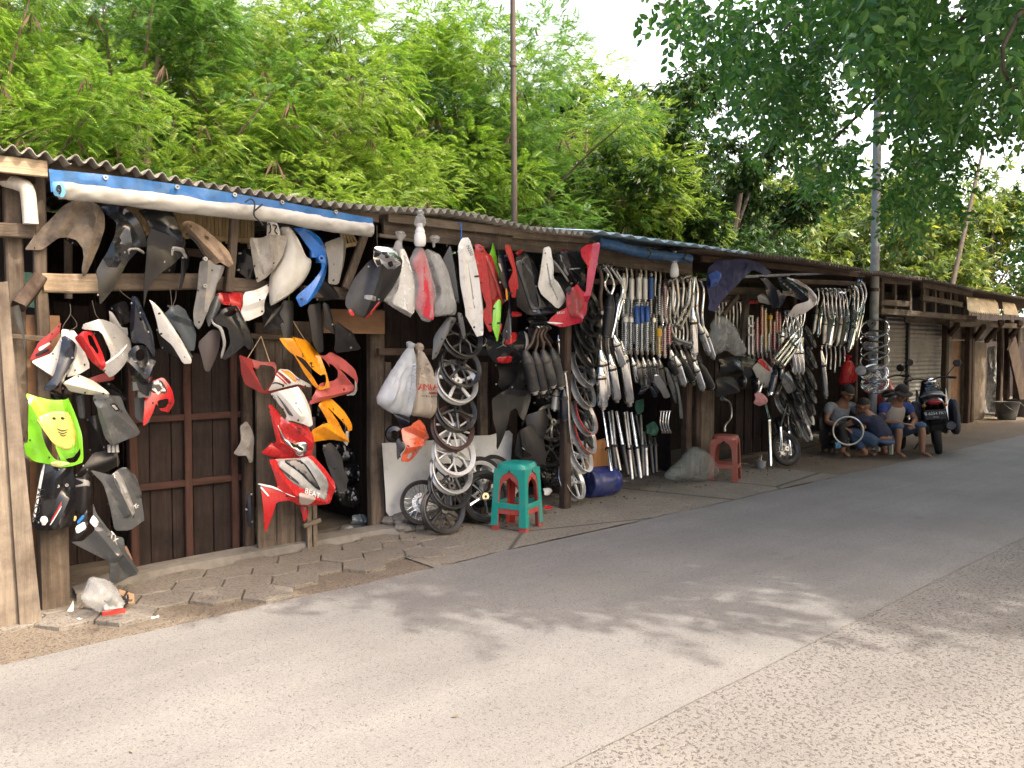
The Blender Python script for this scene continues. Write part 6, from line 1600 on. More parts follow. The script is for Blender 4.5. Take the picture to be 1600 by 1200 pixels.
# black mufflers left of the rim post
for k, (a, b) in enumerate((((85, 800), (150, 1080)), ((150, 810), (205, 1075)), ((205, 800), (270, 1040)), ((265, 790), (325, 1045)))):
    silencer('sooty black muffler, %s from the left of four hanging left of the rim post' % ordn(k), 'H', a, b, 4.96 + .02 * (k % 2), .052, M('sooty metal', (.05, .05, .052), .5, .5, var=.35, scale=6, dirt=(.16, .15, .14), dirt_amt=.4), [(170 + 25 * k, 650), (150 + 22 * k, 700), (130 + 40 * k, 760)], M('rusty pipe', (.13, .09, .07), .6, .5, var=.3), group='black mufflers left of the rim post')
silencer('small chrome tube silencer low behind the dark rim post', 'H', (310, 700), (320, 840), 5.1, .03, CHR)
silencer('pale silencer end below the black mufflers', 'I', (300, 210), (285, 345), 5.1, .035, IVORY); silencer('blue-black silencer below the black mufflers', 'I', (345, 200), (350, 410), 5.0, .042, NAVY, capm=DSTL)
header('long bright tube standing against the rim post', 'I', [(352, 90), (370, 220), (382, 420), (395, 560)], 4.97, CHR, .012)
# upper row of the blue-roofed stall
silencer('black silencer with chrome bend, hanging right of the red tail body', 'H', (662, 430), (630, 715), 4.93, .05, MBLK, [(618, 235), (660, 300), (682, 370)], CHR, capm=DSTL)
header('brown rusty exhaust bend, leftmost under the blue roof', 'H', [(550, 225), (590, 270), (600, 350), (592, 450), (605, 560)], 4.98, MATS['rusty pipe'], .02)
for k, q in enumerate(([(652, 240), (700, 310), (742, 390), (712, 500), (690, 620), (665, 720)], [(690, 265), (730, 330), (756, 395), (730, 500), (705, 600)], [(600, 245), (640, 290), (620, 360), (650, 430)])):
    header('bent chrome exhaust pipe, %s of three right of the red tail body' % ('longest', 'rightmost', 'shortest')[k], 'H', q, 4.95 + .02 * k, CHR, .015, 'bent pipes right of the red tail body')
for k, (x, c, m_) in enumerate(((745, IVORY, 'chrome'), (800, IVORY, 'chrome'), (850, IVORY, 'chrome'), (890, IVORY, 'chrome'), (930, BLUC, 'dark'))):
    shock(('ivory' if c is IVORY else 'dark blue') + '-covered shock absorber, %s from left in the upper tier under the blue roof' % ordn(k), 'H', x, 288 + (k % 2) * 8, 600, 4.97 + .015 * (k % 2), SPR[m_], c, .55, 'upper tier of shock absorbers')
for k, (x, c, m_, cv) in enumerate(((760, IVORY, 'chrome', .2), (795, IVORY, 'chrome', .2), (835, BLUC, 'chrome', .42), (868, BLUC, 'chrome', .40), (905, BLUC, 'chrome', .38), (945, CHR, 'chrome', .2))):
    shock('bare-spring shock absorber, %s from left in the lower tier under the blue roof' % ordn(k), 'H', x, 480 if c is BLUC else 560, 832, 4.93 + .015 * (k % 2), SPR[m_], c, cv, 'lower tier of shock absorbers')
for k, (x, y0, y1, m_) in enumerate(((985, 640, 855, 'yellow'), (1022, 640, 855, 'pink'), (1052, 620, 770, 'red'))):
    o = shock('shock absorber with %s spring in the lower tier under the blue roof' % ('yellow', 'pale red', 'red')[k], 'H', x, y0, y1, 4.92, SPR[m_], SPR['yellow'], .32 if k == 0 else 0)
for k, (x, y0, y1, m_) in enumerate(((985, 360, 570, 'dark'), (1025, 335, 590, 'pink'))):
    shock('slim shock absorber with %s spring beside the chrome bends' % ('dark', 'red and white')[k], 'H', x, y0, y1, 4.96, SPR[m_], DSTL, 0)
PALE = M('satin pipe', (.66, .65, .62), .3, 1., var=.15, scale=5, dirt=(.25, .2, .16), dirt_amt=.4)
hs_ = [[(1030, 350), (1060, 335), (1078, 380), (1075, 480), (1085, 560)], [(1060, 345), (1095, 325), (1110, 400), (1112, 500), (1080, 590)], [(1098, 340), (1135, 325), (1148, 380), (1140, 490), (1150, 540)],
       [(1130, 330), (1170, 308), (1190, 350), (1180, 470), (1140, 560), (1100, 640)], [(1150, 320), (1195, 305), (1212, 380), (1200, 500), (1160, 590), (1120, 660)], [(1075, 720), (1110, 760), (1150, 750), (1185, 780)], [(1060, 640), (1090, 720), (1150, 745), (1195, 760)]]
for k, q in enumerate(hs_): header('S-bent satin exhaust header, %s in the bunch beneath the lamp bulb' % ordn(k), 'H', q, 4.94 + .02 * (k % 3), PALE, .017, 'bent headers beneath the lamp bulb')
for k, (q, a, b) in enumerate((([(150, 330), (190, 320), (185, 420)], (182, 520), (195, 830)), ([(195, 310), (215, 400), (210, 520)], (220, 620), (285, 820)), ([(225, 330), (255, 400), (245, 560)], (250, 640), (318, 850)))):
    silencer('long chrome exhaust hanging left of the blue plastic, %s from the left' % ordn(k), 'J', a, b, 4.95, .038 if k == 0 else .034, CHR, q, CHR, group='long chrome exhausts left of the blue plastic')
for k, (a, b, m_) in enumerate((((60, 840), (120, 1030), CHR), ((90, 850), (180, 1000), MBLK), ((185, 880), (245, 1060), CHR), ((225, 890), (310, 1050), DSTL), ((30, 870), (70, 960), MBLK))):
    silencer(('chrome', 'black')[m_ is not CHR] + ' slanting silencer under the long chrome exhausts, %s of five' % ordn(k), 'J', a, b, 4.93 + .02 * (k % 2), .042, m_, group='slanting silencers under the chrome exhausts')
# big chrome silencers above the fork tubes
for k, (a, b) in enumerate((((590, 800), (630, 1110)), ((650, 830), (700, 1130)), ((680, 700), (735, 900)), ((725, 740), (785, 1150)), ((590, 900), (610, 1180)))):
    silencer('gleaming chrome silencer above the fork tubes, %s of five' % ordn(k), 'H', a, b, 4.98 + .03 * (k % 2), .05 if k != 3 else .055, CHR, group='gleaming silencers above the fork tubes')
def fork(label, fr, pts, d, up, lo, r=.017, group=None):
    a, m_, b = [P(px(fr, q), dd) for q, dd in zip(pts, (d + .22, d + .1, d))]
    b.z = max(b.z, .02)
    e = empty('fork_tube', b, label, 'fork tube', group)
    MB().tube([a, m_], r * .85, 12).build('stanchion', up, e, True)
    MB().tube([m_, m_.lerp(b, .04), m_.lerp(b, .06), m_.lerp(b, .93), b], [r * 1.25, r * 1.3, r * 1.1, r, r * .8], 12).build('slider', lo, e, True)
    MB().lathe([(r * 1.2, -.012), (r * 1.5, -.012), (r * 1.5, .012), (r * 1.2, .012)], m_, b - m_, 12, True).build('dust_seal', RUB, e, True)
    return e
fk = [((60, 540), (110, 880), (135, 1070), CHR, CHR), ((112, 565), (150, 860), (178, 1070), CHR, DSTL), ((140, 555), (170, 860), (212, 1065), STEEL, STEEL), ((182, 560), (235, 855), (280, 1100), CHR, DSTL), ((245, 570), (288, 885), (315, 1140), STEEL, ALU), ((268, 565), (300, 860), (345, 1120), STEEL, DSTL), ((308, 570), (355, 875), (388, 1130), CHR, ALU), ((385, 590), (400, 860), (410, 1110), STEEL, DSTL), ((345, 590), (395, 850), (400, 1100), DSTL, DSTL), ((412, 740), (430, 870), (442, 1110), STEEL, STEEL), ((462, 740), (470, 850), (492, 1090), STEEL, MBLK), ((502, 790), (510, 850), (520, 1080), STEEL, MBLK)]
for k, (a, m_, b, u, l) in enumerate(fk): fork('fork tube leaning behind the blue drum, %s from the left of twelve' % ordn(k), 'N8', (a, m_, b), 5.12 + .02 * (k % 3), u, l, .02, 'fork tubes leaning behind the blue drum')
# levers, pedals, mirrors and grey fender blades in the shade
for k, s in enumerate(('335,410 380,330 430,345 420,400 370,415', '430,350 470,340 510,420 480,445', '460,320 500,330 520,400 490,400')):
    pn('mirror', 'black mirror head hanging in the dark, %s of three left of the grey blades' % ordn(k), 'N8', s, 5.05, NAVY, 'mirror', bulge=.04, group='mirror heads in the dark')
mb = MB()
for q in (((455, 130), (455, 280)), ((455, 150), (420, 320)), ((460, 160), (490, 300)), ((540, 90), (545, 170))): mb.tube([P(px('N8', t), 5.06) for t in q], .006, 6)
mb.build_top('wire_bundle', DSTL, 'thin dark wires holding the three mirror heads', 'wires', smooth=True)
o = pn('lever', 'bright bent lever hanging left of the grey blades', 'N8', '480,250 510,235 530,300 580,350 605,440 580,450 545,390 490,310', 5.02, CHR, 'lever', bulge=.03, ridges=[('500,250 590,430', .03, .03)])
for k, s in enumerate(('555,180 600,200 680,350 690,500 650,480 590,320', '620,230 680,270 709,400 720,620 690,620 660,400')):
    pn('fender', 'long dark grey fender blade, %s of the pair left of the wooden post' % ('left', 'right')[k], 'N8', s, 5.0, GREY, FD, bulge=.04, yaw=10, group='grey fender blades')
for k in range(4): header('short chrome footpeg bar in the bunch under the grey blades, %s' % ordn(k), 'N8', [(560 + 25 * k, 560), (555 + 22 * k, 660), (575 + 22 * k, 745)], 5.06, CHR, .008, 'footpeg bars')
pn('cloth', 'dark green rag hanging in the shade above the fork tubes', 'N8', '340,470 400,450 410,560 350,590 330,540', 5.35, M('green rag', (.02, .08, .06), .9, var=.3, bump=.3), 'rag', bulge=.02, crumple=.02)
pn('cloth', 'dark green rag hanging lower, behind the right-hand fork tubes', 'N8', '420,680 500,640 530,700 510,770 430,750', 5.35, MATS['green rag'], 'rag', bulge=.02, crumple=.02)
# ------------------------------------------------------------------ crowded stall with blue plastic
panel('plastic_sheet', 'crumpled dark blue plastic sheet slung under the rusty eave', 'plastic sheet', 'J', '255,330 285,250 330,205 500,190 600,215 690,285 640,305 560,262 470,345 350,470 315,545 262,535 268,440', 4.95, TARPD, bulge=.04, crumple=.05, cs=7, res=40)
panel('plastic_sheet', 'bright blue fold of plastic at the left end under the rusty eave', 'plastic sheet', 'J', '275,300 330,265 350,300 340,370 280,385', 4.9, M('bright blue sheet', (.04, .10, .42), .4, var=.2, bump=.3), bulge=.04, crumple=.02)
bag('misty clear bag of parts hanging under the crumpled blue plastic', 'J', '340,570 385,570 440,620 490,700 540,820 480,850 400,800 330,840 300,740 315,640', 5.0, BAGC, (360, 555), '350,620 420,640 500,800 460,830 400,780 340,800', GREY, 'grey_parts', bulge=.09)
for k, (x, y0, y1, m_) in enumerate(((612, 580, 820, 'red'), (645, 500, 720, 'orange'), (668, 520, 815, 'yellow'), (700, 555, 700, 'yellow'), (728, 600, 815, 'red'), (745, 530, 690, 'orange'), (765, 545, 690, 'red'), (690, 680, 815, 'chrome'), (640, 690, 825, 'chrome'))):
    shock('shock absorber with %s spring, %s from the left in the dark crowded stall' % ({'chrome': 'bare metal'}.get(m_, m_), ordn(k)), 'J', x, y0, y1, 5.02 - .015 * (k % 3), SPR[m_], SPR['yellow'] if m_ == 'yellow' else DSTL, .25 if k == 3 else 0, 'coloured shock absorbers')
mb = MB()
for x in (555, 580): mb.tube([P(px('J', (x, 570)), 5.0), P(px('J', (x, 830)), 5.0)], .013, 10)
for y in (575, 640, 700): mb.box(P(px('J', (567, y)), 4.99), (.09, .035, .02))
mb.build_top('fork_clamp', ALU, 'ladder-like pale fork clamp hanging right of the misty bag', 'fork clamp', smooth=True)
pn('front_fairing', 'glossy black pointed fairing under the rusty eave', 'J', '618,308 650,312 745,440 720,310 822,330 900,395 922,440 910,478 770,432 755,520 705,520 640,430', 4.92, NAVY, 'fairing', bulge=.06, yaw=-6, ridges=[('640,320 720,500', .04, .04), ('740,320 900,460', .04, .04)])
pn('side_cover', 'pale grey panel with red corner behind the glossy black pointed fairing', 'J', '800,312 850,325 920,370 980,440 990,490 870,582 798,575 832,500 922,472 905,400', 4.96, plast('pale pinkish plastic', (.50, .46, .47), .35), 'side panel', bulge=.05, yaw=10, ridges=[('860,340 960,470', .03, .04)])
pn('tail_cover', 'grey folded tail piece left of the glossy black pointed fairing', 'J', '595,440 640,420 720,490 690,500 620,480', 4.95, LGREY, 'tail panel', bulge=.03); pn('tail_cover', 'small red panel behind the grey folded tail piece', 'J', '560,470 610,465 620,490 555,492', 5.05, RED, 'panel', bulge=.01)
for k, (a, b, q) in enumerate((((865, 690), (725, 880), [(900, 560), (905, 620)]), ((895, 730), (770, 910), [(850, 560), (900, 640), (910, 690)]))):
    silencer('fat chrome silencer pointing down left, %s of two' % ('upper', 'lower')[k], 'J', a, b, 4.90, .05, CHR, q, CHR, group='fat chrome silencers')
for k in range(3): silencer('chrome silencer in the upright bunch behind the fat pair, %s from the left' % ordn(k), 'J', (840 + 32 * k, 760), (865 + 25 * k, 950), 4.99, .035, CHR, [(800 + 35 * k, 570), (815 + 35 * k, 650)], CHR, group='upright chrome silencers')
silencer('blue-black silencer hanging below the fat chrome ones', 'J', (735, 930), (705, 1090), 4.94, .04, NAVY, capm=CHR)
silencer('slim chrome silencer hanging right of the two columns of small rims', 'K', (1040, 120), (1070, 420), 5.15, .045, CHR, [(1045, 85), (1045, 105)], CHR)
for k, (s, lb, m_) in enumerate((('335,165 500,160 510,270 340,285', 'black box-shaped battery case under the misty bag', BLK), ('310,300 440,290 470,400 320,430', 'black battery tray below the box-shaped case', MBLK), ('470,120 560,180 620,170 580,300 500,330', 'dark body panel beside the pale red-edged panel', BLK), ('760,270 820,250 840,380 800,410 760,340', 'grey metal plate hanging below the upright chrome bunch', STEEL))):
    pn('housing', lb, 'K', s, 5.05, m_, 'housing', bulge=.05, ridges=[(' '.join(s.split()[0:3:2]), .02, .04)])
o = pn('side_cover', 'pale grey panel with red edge in the dark crowded stall', 'K', '560,230 640,165 710,250 662,365 600,310', 5.0, LGREY, 'side panel', bulge=.03); decal(o, 'red_edge', 'K', '605,190 640,165 705,245 690,260', RED)
for k, (x, y) in enumerate(((530, 330), (618, 340))):
    e = empty('headlamp', P(px('K', (x, y)), 4.98), 'round headlamp in the dark crowded stall, %s one of the pair' % ('left', 'right')[k], 'headlamp', 'round headlamps'); c = e.location.copy()
    MB().lathe([(.0, .08), (.05, .07), (.075, .03), (.078, 0), (.07, -.012)], c, (-.4, .9, 0), 20).build('shell', BLK, e, True); MB().lathe([(.07, -.01), (.05, -.022), (.0, -.028)], c, (-.4, .9, 0), 20).build('lens', CHR if k else NAVY, e, True)
pn('cloth', 'pinkish rag bundle hanging under the round headlamps', 'K', '570,410 610,390 650,420 655,470 620,492 575,470', 4.98, M('pink rag', (.45, .22, .23), .85, var=.35, bump=.4), 'rag', bulge=.05, crumple=.03)
fork('tall bright fork tube standing in front of the dark skirt boards', 'O2', ((70, 450), (128, 690), (145, 1130)), 4.98, CHR, CHR, .022)
for k, q in enumerate((((300, 520), (235, 760), (245, 985)), ((300, 560), (312, 800), (330, 1030)))): fork('fork leg hanging over the leaning wheel, %s' % ('left', 'right')[k], 'O2', q, 4.95, DSTL, CHR, .018, 'fork legs over the leaning wheel')
c = P(px('O2', (285, 965)), 5.0); c.z = .225
wheel('wire', DSTL, STEEL, c, (-.35, -.85, .25), 'wire wheel leaning at the foot of the small rim columns', tyre=True, sc=.93)
for k, (x, yb) in enumerate(((395, 415), (395, 545), (395, 690), (370, 860))):
    wheel('five', BRIM if k < 2 else DSTL, BRIM, P(px('O2', (x, yb - 95)), 5.08), (.25, -.9, .4), 'dark rim, %s in the left column beside the leaning wheel' % ORD[k], k, group='left column of small rims', sc=.86)
for k, (x, yb) in enumerate(((505, 20), (512, 210), (512, 410), (510, 540), (500, 650), (490, 742), (470, 885))):
    wheel('five', (BRIM, BRIM, DSTL, BRIM, DSTL, WRIM, SRIM)[k], DSTL, P(px('O2', (x, yb - 95)), 5.12), (.25, -.9, .4), 'rim, %s in the right column, left of the seated men' % ORD[k], k * .6, group='right column of small rims', sc=.86)
pn('housing', 'black tyre-like cover leaning in the shade left of the seated men', 'O2', '560,690 640,610 740,600 760,700 740,960 600,970 540,860', 5.3, MBLK, 'cover', bulge=.08)
e = empty('cup', G(px('K', (640, 905))), 'small pale pot of tools on the floor by the tall bright fork tube', 'pot'); c = e.location.copy()
MB().lathe([(.0, 0), (.05, 0), (.062, .09), (.056, .09), (.046, .01), (.0, .01)], c, n=18).build('pot', LGREY, e, True)
mb = MB()
for k in range(4): mb.tube([c + Vector((.01 * k - .02, .01, .02)), c + Vector((.03 * k - .05, .02 * (k % 2), .17))], .006, 6)
mb.build('tools', CHR, e, True)
header('bent steel stand standing in the gap behind the brick red stool', 'K', [(380, 440), (430, 470), (440, 560), (400, 620), (395, 660)], 5.25, STEEL, .012)
# row of dark silencers and bright pipes at the far end of the crowded stall
for k, (x, y) in enumerate(((20, 150), (60, 165), (100, 160), (140, 170), (180, 165), (215, 170), (250, 175), (320, 180))):
    b = (x + 20 - 12 * k if k < 4 else x - 10, 660 + 20 * (k % 3)); a = (x + 35, 400 + 15 * (k % 2))
    silencer('dim silencer on a long pipe, %s from the left in the far row' % ordn(k), 'O3', a, b, 5.1 + .02 * (k % 2), .038, (STEEL, DSTL, CHR, DSTL, STEEL, DSTL, CHR, STEEL)[k], [(x, y), (x + 22, y + 70), (x + 28, y + 160)], CHR, group='far row of dim silencers', pr=.012)
for k, (q, a, b) in enumerate((([(300, 115), (345, 120), (382, 200)], (375, 330), (318, 700)), ([(330, 110), (370, 130), (385, 240)], (365, 420), (290, 740)), ([(390, 80), (420, 150), (430, 220)], (405, 320), (350, 560)), ([(400, 50), (440, 100), (462, 190)], (440, 270), (370, 620)))):
    silencer('long bright exhaust, %s from the left at the end of the far row' % ordn(k), 'O3', a, b, 5.0, .03, CHR, q, CHR, group='long bright exhausts at the end of the far row', pr=.014)
bag('small red plastic bag hanging behind the man in grey', 'O3', '270,840 300,830 325,920 342,1060 215,1090 240,930', 5.15, bagmat('red polythene', (.55, .03, .035), .9, .3), (283, 820), bulge=.08)
for k, yb in enumerate((620, 730, 840, 940, 1065, 1170)):
    c = P(px('O3', (545, yb - 95)), 4.95)
    wheel('ring' if k < 4 else 'wire', CHR if k != 3 else SRIM, CHR, c, (-.70 + .06 * (k % 2), -.18, .72), 'bright bare rim, %s in the spiral stack by the utility pole' % ORD[k], k, group='spiral stack of bright rims', w=.03)
for k, (x, y) in enumerate(((515, 480), (515, 600), (470, 700), (520, 800))):
    e = empty('wheel_hub', P(px('O3', (x, y)), 5.0), 'dull wheel hub threaded inside the spiral rim stack, %s' % ORD[k], 'hub', 'hubs in the spiral stack'); c = e.location.copy()
    MB().lathe([(.015, -.04), (.03, -.04), (.03, -.03), (.06, -.03), (.065, 0), (.06, .03), (.03, .03), (.03, .04), (.015, .04)], c, (-.8, -.6, .1), 20, True).build('drum', DSTL, e, True); MB().lathe([(.012, -.046), (.022, -.046), (.022, -.03), (.012, -.03)], c, (-.8, -.6, .1), 16, True).build('bearing', CHR, e, True)
e = empty('headlamp', P(px('O3', (410, 950)), 4.9), 'chrome headlamp left of the spiral rim stack', 'headlamp'); c = e.location.copy()
MB().lathe([(.0, .07), (.05, .06), (.07, .02), (.07, -.01)], c, (-.9, -.4, .2), 18).build('shell', CHR, e, True); MB().lathe([(.068, .07), (.05, .078), (.0, .082)], c + Vector((.0, 0, 0)), (-.9, -.4, .2), 18).build('lens', LGREY, e, True)
# buckets by the far doorway
BK = M('bucket plastic', (.06, .06, .062), .55, var=.25, dirt=(.16, .15, .13))
for k, (x, y) in enumerate(((1573, 655), (1595, 650))):
    c = G((x, y)); c.y = min(c.y, 5.6); e = empty('bucket', c, 'dark plastic bucket before the far right doorway, %s of the two' % ('left', 'right')[k], 'bucket', 'buckets'); c = e.location.copy()
    MB().lathe([(.0, 0), (.17, 0), (.235, .34), (.25, .345), (.25, .37), (.225, .36), (.16, .02), (.0, .02)], c, n=24).build('body', BK, e, True)
    m = MB(); m.tube([c + Vector((-.24, 0, .35)), c + Vector((-.18, -.14, .22)), c + Vector((.18, -.14, .22)), c + Vector((.24, 0, .35))], .006, 6, 4); m.build('handle', STEEL, e, True)
# ------------------------------------------------------------------ people
def skinned(verts, edges, rad, root=0, sub=2):
    me = bpy.data.meshes.new('skin'); me.from_pydata(verts, edges, [])
    o = bpy.data.objects.new('skin', me); COL.objects.link(o)
    sk = o.modifiers.new('s', 'SKIN'); sk.use_smooth_shade = True; sk.branch_smoothing = .6
    for i, v in enumerate(me.skin_vertices[0].data):
        r = rad[i]; v.radius = r if isinstance(r, tuple) else (r, r); v.use_root = (i == root)
    sb = o.modifiers.new('d', 'SUBSURF'); sb.levels = sub; sb.render_levels = sub
    bpy.context.view_layer.update()
    r = bpy.data.meshes.new_from_object(o.evaluated_get(bpy.context.evaluated_depsgraph_get()))
    vs = [v.co.copy() for v in r.vertices]; fs = [tuple(p.vertices) for p in r.polygons]
    bpy.data.objects.remove(o); bpy.data.meshes.remove(me); bpy.data.meshes.remove(r)
    return vs, fs
def fuse(parts, vox, smooth=3):
    v = []; f = []
    for a, b in parts:
        n = len(v); v += list(a); f += [tuple(i + n for i in q) for q in b]
    me = bpy.data.meshes.new('fuse'); me.from_pydata([tuple(p) for p in v], [], f)
    o = bpy.data.objects.new('fuse', me); COL.objects.link(o)
    m = o.modifiers.new('r', 'REMESH'); m.mode = 'VOXEL'; m.voxel_size = vox; m.use_smooth_shade = True
    if smooth: s = o.modifiers.new('s', 'SMOOTH'); s.iterations = smooth; s.factor = .5
    bpy.context.view_layer.update()
    r = bpy.data.meshes.new_from_object(o.evaluated_get(bpy.context.evaluated_depsgraph_get()))
    r.polygons.foreach_set('use_smooth', [True] * len(r.polygons))
    bpy.data.objects.remove(o); bpy.data.meshes.remove(me)
    return r
SKIN = M('brown skin', (.25, .125, .075), .5, var=.12, scale=6, sss=.08)
HAIR = M('black hair', (.012, .011, .011), .6, var=.3, scale=30, bump=.5, bscale=120)
def creased(me, amp=.007, fq=9.):
    """cloth folds"""
    ph = rng.random() * 30; no = [v.normal.copy() for v in me.vertices]
    for v, n in zip(me.vertices, no):
        q = v.co; v.co = q + n * amp * (noise.ridged_multi_fractal(Vector((q.x * fq + ph, q.y * fq, q.z * fq * 1.6)), 1., 2., 3, 1., 2.) - 1.1)
    return me
def vv(t): return Vector(t)
def chain(J, names, rads, sub=2):
    vs = [J[n] for n in names]; return skinned(vs, [(i, i + 1) for i in range(len(vs) - 1)], rads, 0, sub)
def head_parts(c, fwd, up):
    f = fwd.normalized(); u = (up - f * up.dot(f)).normalized(); s = f.cross(u); out = []
    def ball(o, r, n=12):
        m = MB(); m.ball((0, 0, 0), 1, n); q = []
        for p in m.v: q.append(c + s * (o[0] + p.x * r[0]) + f * (o[1] + p.y * r[1]) + u * (o[2] + p.z * r[2]))
        out.append((q, m.f))
    ball((0, -.012, .02), (.075, .092, .092)); ball((0, .025, -.035), (.058, .062, .075)); ball((0, .045, -.085), (.036, .036, .028))
    ball((0, .092, -.02), (.015, .022, .020), 8); ball((0, .082, .0), (.010, .014, .03), 8); ball((0, .072, -.062), (.024, .016, .010), 8)
    ball((0, .072, .03), (.05, .018, .012), 8)
    for k in (-1, 1): ball((k * .076, -.012, -.012), (.011, .022, .032), 8); ball((k * .04, .055, -.03), (.022, .02, .02), 8)
    return out, s, f, u
def hand_parts(w, d, n, side, curl=.5):
    """wrist w, pointing d, back-of-hand normal n; five separate fingers"""
    d = d.normalized(); n = (n - d * n.dot(d)).normalized(); s = d.cross(n) * side; out = []
    pal = skinned([w - d * .02, w + d * .03, w + d * .085], [(0, 1), (1, 2)], [(.022, .018), (.036, .016), (.040, .014)], 0, 1); out.append(pal)
    for k, (o, L) in enumerate(((-.030, .070), (-.010, .080), (.011, .076), (.030, .060))):
        b = w + d * .08 + s * o; a1 = d * math.cos(curl * .5) - n * math.sin(curl * .5); a2 = d * math.cos(curl * 1.4) - n * math.sin(curl * 1.4); a3 = d * math.cos(curl * 2.1) - n * math.sin(curl * 2.1)
        p = [b - d * .02, b, b + a1 * L * .45, b + a1 * L * .45 + a2 * L * .32, b + a1 * L * .45 + a2 * L * .32 + a3 * L * .25]
        out.append(skinned(p, [(i, i + 1) for i in range(4)], [.010, .010, .0095, .0085, .007], 0, 1))
    b = w + d * .025 - s * .032; t = (d * .65 - s * .75 - n * .25).normalized()
    out.append(skinned([b + s * .012, b, b + t * .035, b + t * .035 + (t + d).normalized() * .03], [(0, 1), (1, 2), (2, 3)], [.013, .013, .011, .008], 0, 1))
    return out
def person(label, loc, face, J, shirt, pants, skinm=SKIN, hair=True, cap=None, look=None, vest=None, long_legs=True, sleeve=.62):
    e = empty('person', loc, label, 'person'); a = math.atan2(-face[0], face[1]); e.rotation_euler.z = a
    J = {k: vv(p) for k, p in J.items()}
    V = ['pel', 'bel', 'che', 'nek', 'hd']; parts = []
    parts.append(skinned([J['pel'], J['bel'], J['che'], J['nek'], J['hed'] + Vector((0, -.01, -.06))], [(0, 1), (1, 2), (2, 3), (3, 4)], [(.15, .115), (.14, .105), (.155, .11), (.06, .06), (.05, .05)], 0))
    cl_t = [skinned([J['pel'] + Vector((0, 0, .03)), J['bel'], J['che'], J['nek'].lerp(J['che'], .35)], [(0, 1), (1, 2), (2, 3)], [(.165, .13), (.155, .122), (.17, .125), (.10, .085)], 0)]
    cl_p = [skinned([J['pel'] - Vector((0, 0, .02)), J['pel'] + Vector((0, 0, .07))], [(0, 1)], [(.165, .13), (.16, .125)], 0)]
    vest_p = list(cl_t)
    for k, s in (('r', 1), ('l', -1)):
        sh, el, wr = J['sh' + k], J['el' + k], J['wr' + k]
        parts.append(skinned([J['che'].lerp(sh, .5), sh, sh.lerp(el, .5), el, el.lerp(wr, .4), wr], [(i, i + 1) for i in range(5)], [.06, .056, .046, .039, .037, .025], 0))
        cl_t.append(skinned([J['che'].lerp(sh, .35), sh, sh.lerp(el, sleeve * .5), sh.lerp(el, sleeve)] + ([] if sleeve < 1.2 else []), [(0, 1), (1, 2), (2, 3)], [.08, .074, .066, .064], 0))
        d = (wr - el).normalized(); parts += hand_parts(wr, J.get('hd' + k, d), J.get('hn' + k, Vector((0, 0, 1))), s, J['curl'].x if 'curl' in J else .6)
        hp, kn, an, to = J['hp' + k], J['kn' + k], J['an' + k], J['to' + k]
        parts.append(skinned([hp, hp.lerp(kn, .5), kn, kn.lerp(an, .3), an, an + Vector((0, 0, -.02)), to], [(i, i + 1) for i in range(6)], [.085, .075, .056, .056, .036, .034, (.036, .020)], 0))
        end = an.lerp(kn, .12) if long_legs else kn.lerp(an, .12)
        pl_ = [hp, hp.lerp(kn, .5), kn] + ([kn.lerp(an, .4), end] if long_legs else [end])
        cl_p.append(skinned(pl_, [(i, i + 1) for i in range(len(pl_) - 1)], [.105, .092, .076] + ([.070, .060] if long_legs else [.085]), 0))
    hl = vv(look) if look else Vector((0, .8, -.6)); hp_, s_, f_, u_ = head_parts(J['hed'], hl, Vector((0, .3, 1)))
    body = fuse(parts + hp_, .0075, 3); body.materials.append(skinm); link('body', body, e)
    m = creased(fuse(cl_t, .013, 4)); m.materials.append(shirt); link('shirt', m, e)
    m = creased(fuse(cl_p, .013, 4)); m.materials.append(pants); link('trousers' if long_legs else 'shorts', m, e)
    if vest is not None:
        m = fuse([([p + (p - J['che'].lerp(J['pel'], .5)).normalized() * .012 for p in cl_t[0][0]], cl_t[0][1])], .013, 3); m.materials.append(vest); link('vest', m, e)
    for k in (-1, 1):
        q = MB(); q.ball(J['hed'] + s_ * .031 * k + f_ * .083 + u_ * .008, .011, 6, (1, 1, .55)); q.build('eye', HAIR, e, True, True)
        q = MB(); q.tube([J['hed'] + s_ * .016 * k + f_ * .092 + u_ * .030, J['hed'] + s_ * .05 * k + f_ * .078 + u_ * .030], .0045, 6); q.build('eyebrow', HAIR, e, True, True)
    mb = MB(); mb.ball((0, 0, 0), 1, 14); R_ = (.080, .098, .098) if not cap else (.085, .103, .100)
    v = []; f = []
    for p in mb.v: v.append(J['hed'] + s_ * p.x * R_[0] + f_ * (-.014 + p.y * R_[1]) + u_ * (.024 + p.z * R_[2]))
    for q in mb.f:
        cz = sum(mb.v[i].z for i in q) / 4; cy = sum(mb.v[i].y for i in q) / 4
        if cz > (.12 if cy > .25 else -.28 if cy < -.1 else -.02 - .0 * cy): f.append(q)
    hm = MB(); hm.add(v, f)
    if cap:
        b0 = J['hed'] + u_ * .05
        bv = []
        for r_, dz in ((.085, .0), (.155, -.012)):
            for i in range(9):
                t = math.pi * (i / 8 - .5) * .75; bv.append(b0 + s_ * math.sin(t) * r_ * .85 + f_ * math.cos(t) * r_ + u_ * dz)
        hm.add(bv + [p + u_ * .006 for p in bv], [(i, i + 1, i + 10, i + 9) for i in range(8)] + [(i + 18, i + 27, i + 28, i + 19) for i in range(8)])
    hm.build('cap' if cap else 'hair', cap or HAIR, e, True, True)
    return e
seat = dict(pel=(0, 0, .30), bel=(0, .05, .45), che=(0, .13, .62), nek=(0, .20, .75), hed=(0, .27, .86), shr=(.19, .14, .69), shl=(-.19, .14, .69), hpr=(.1, .02, .29), hpl=(-.1, .02, .29))
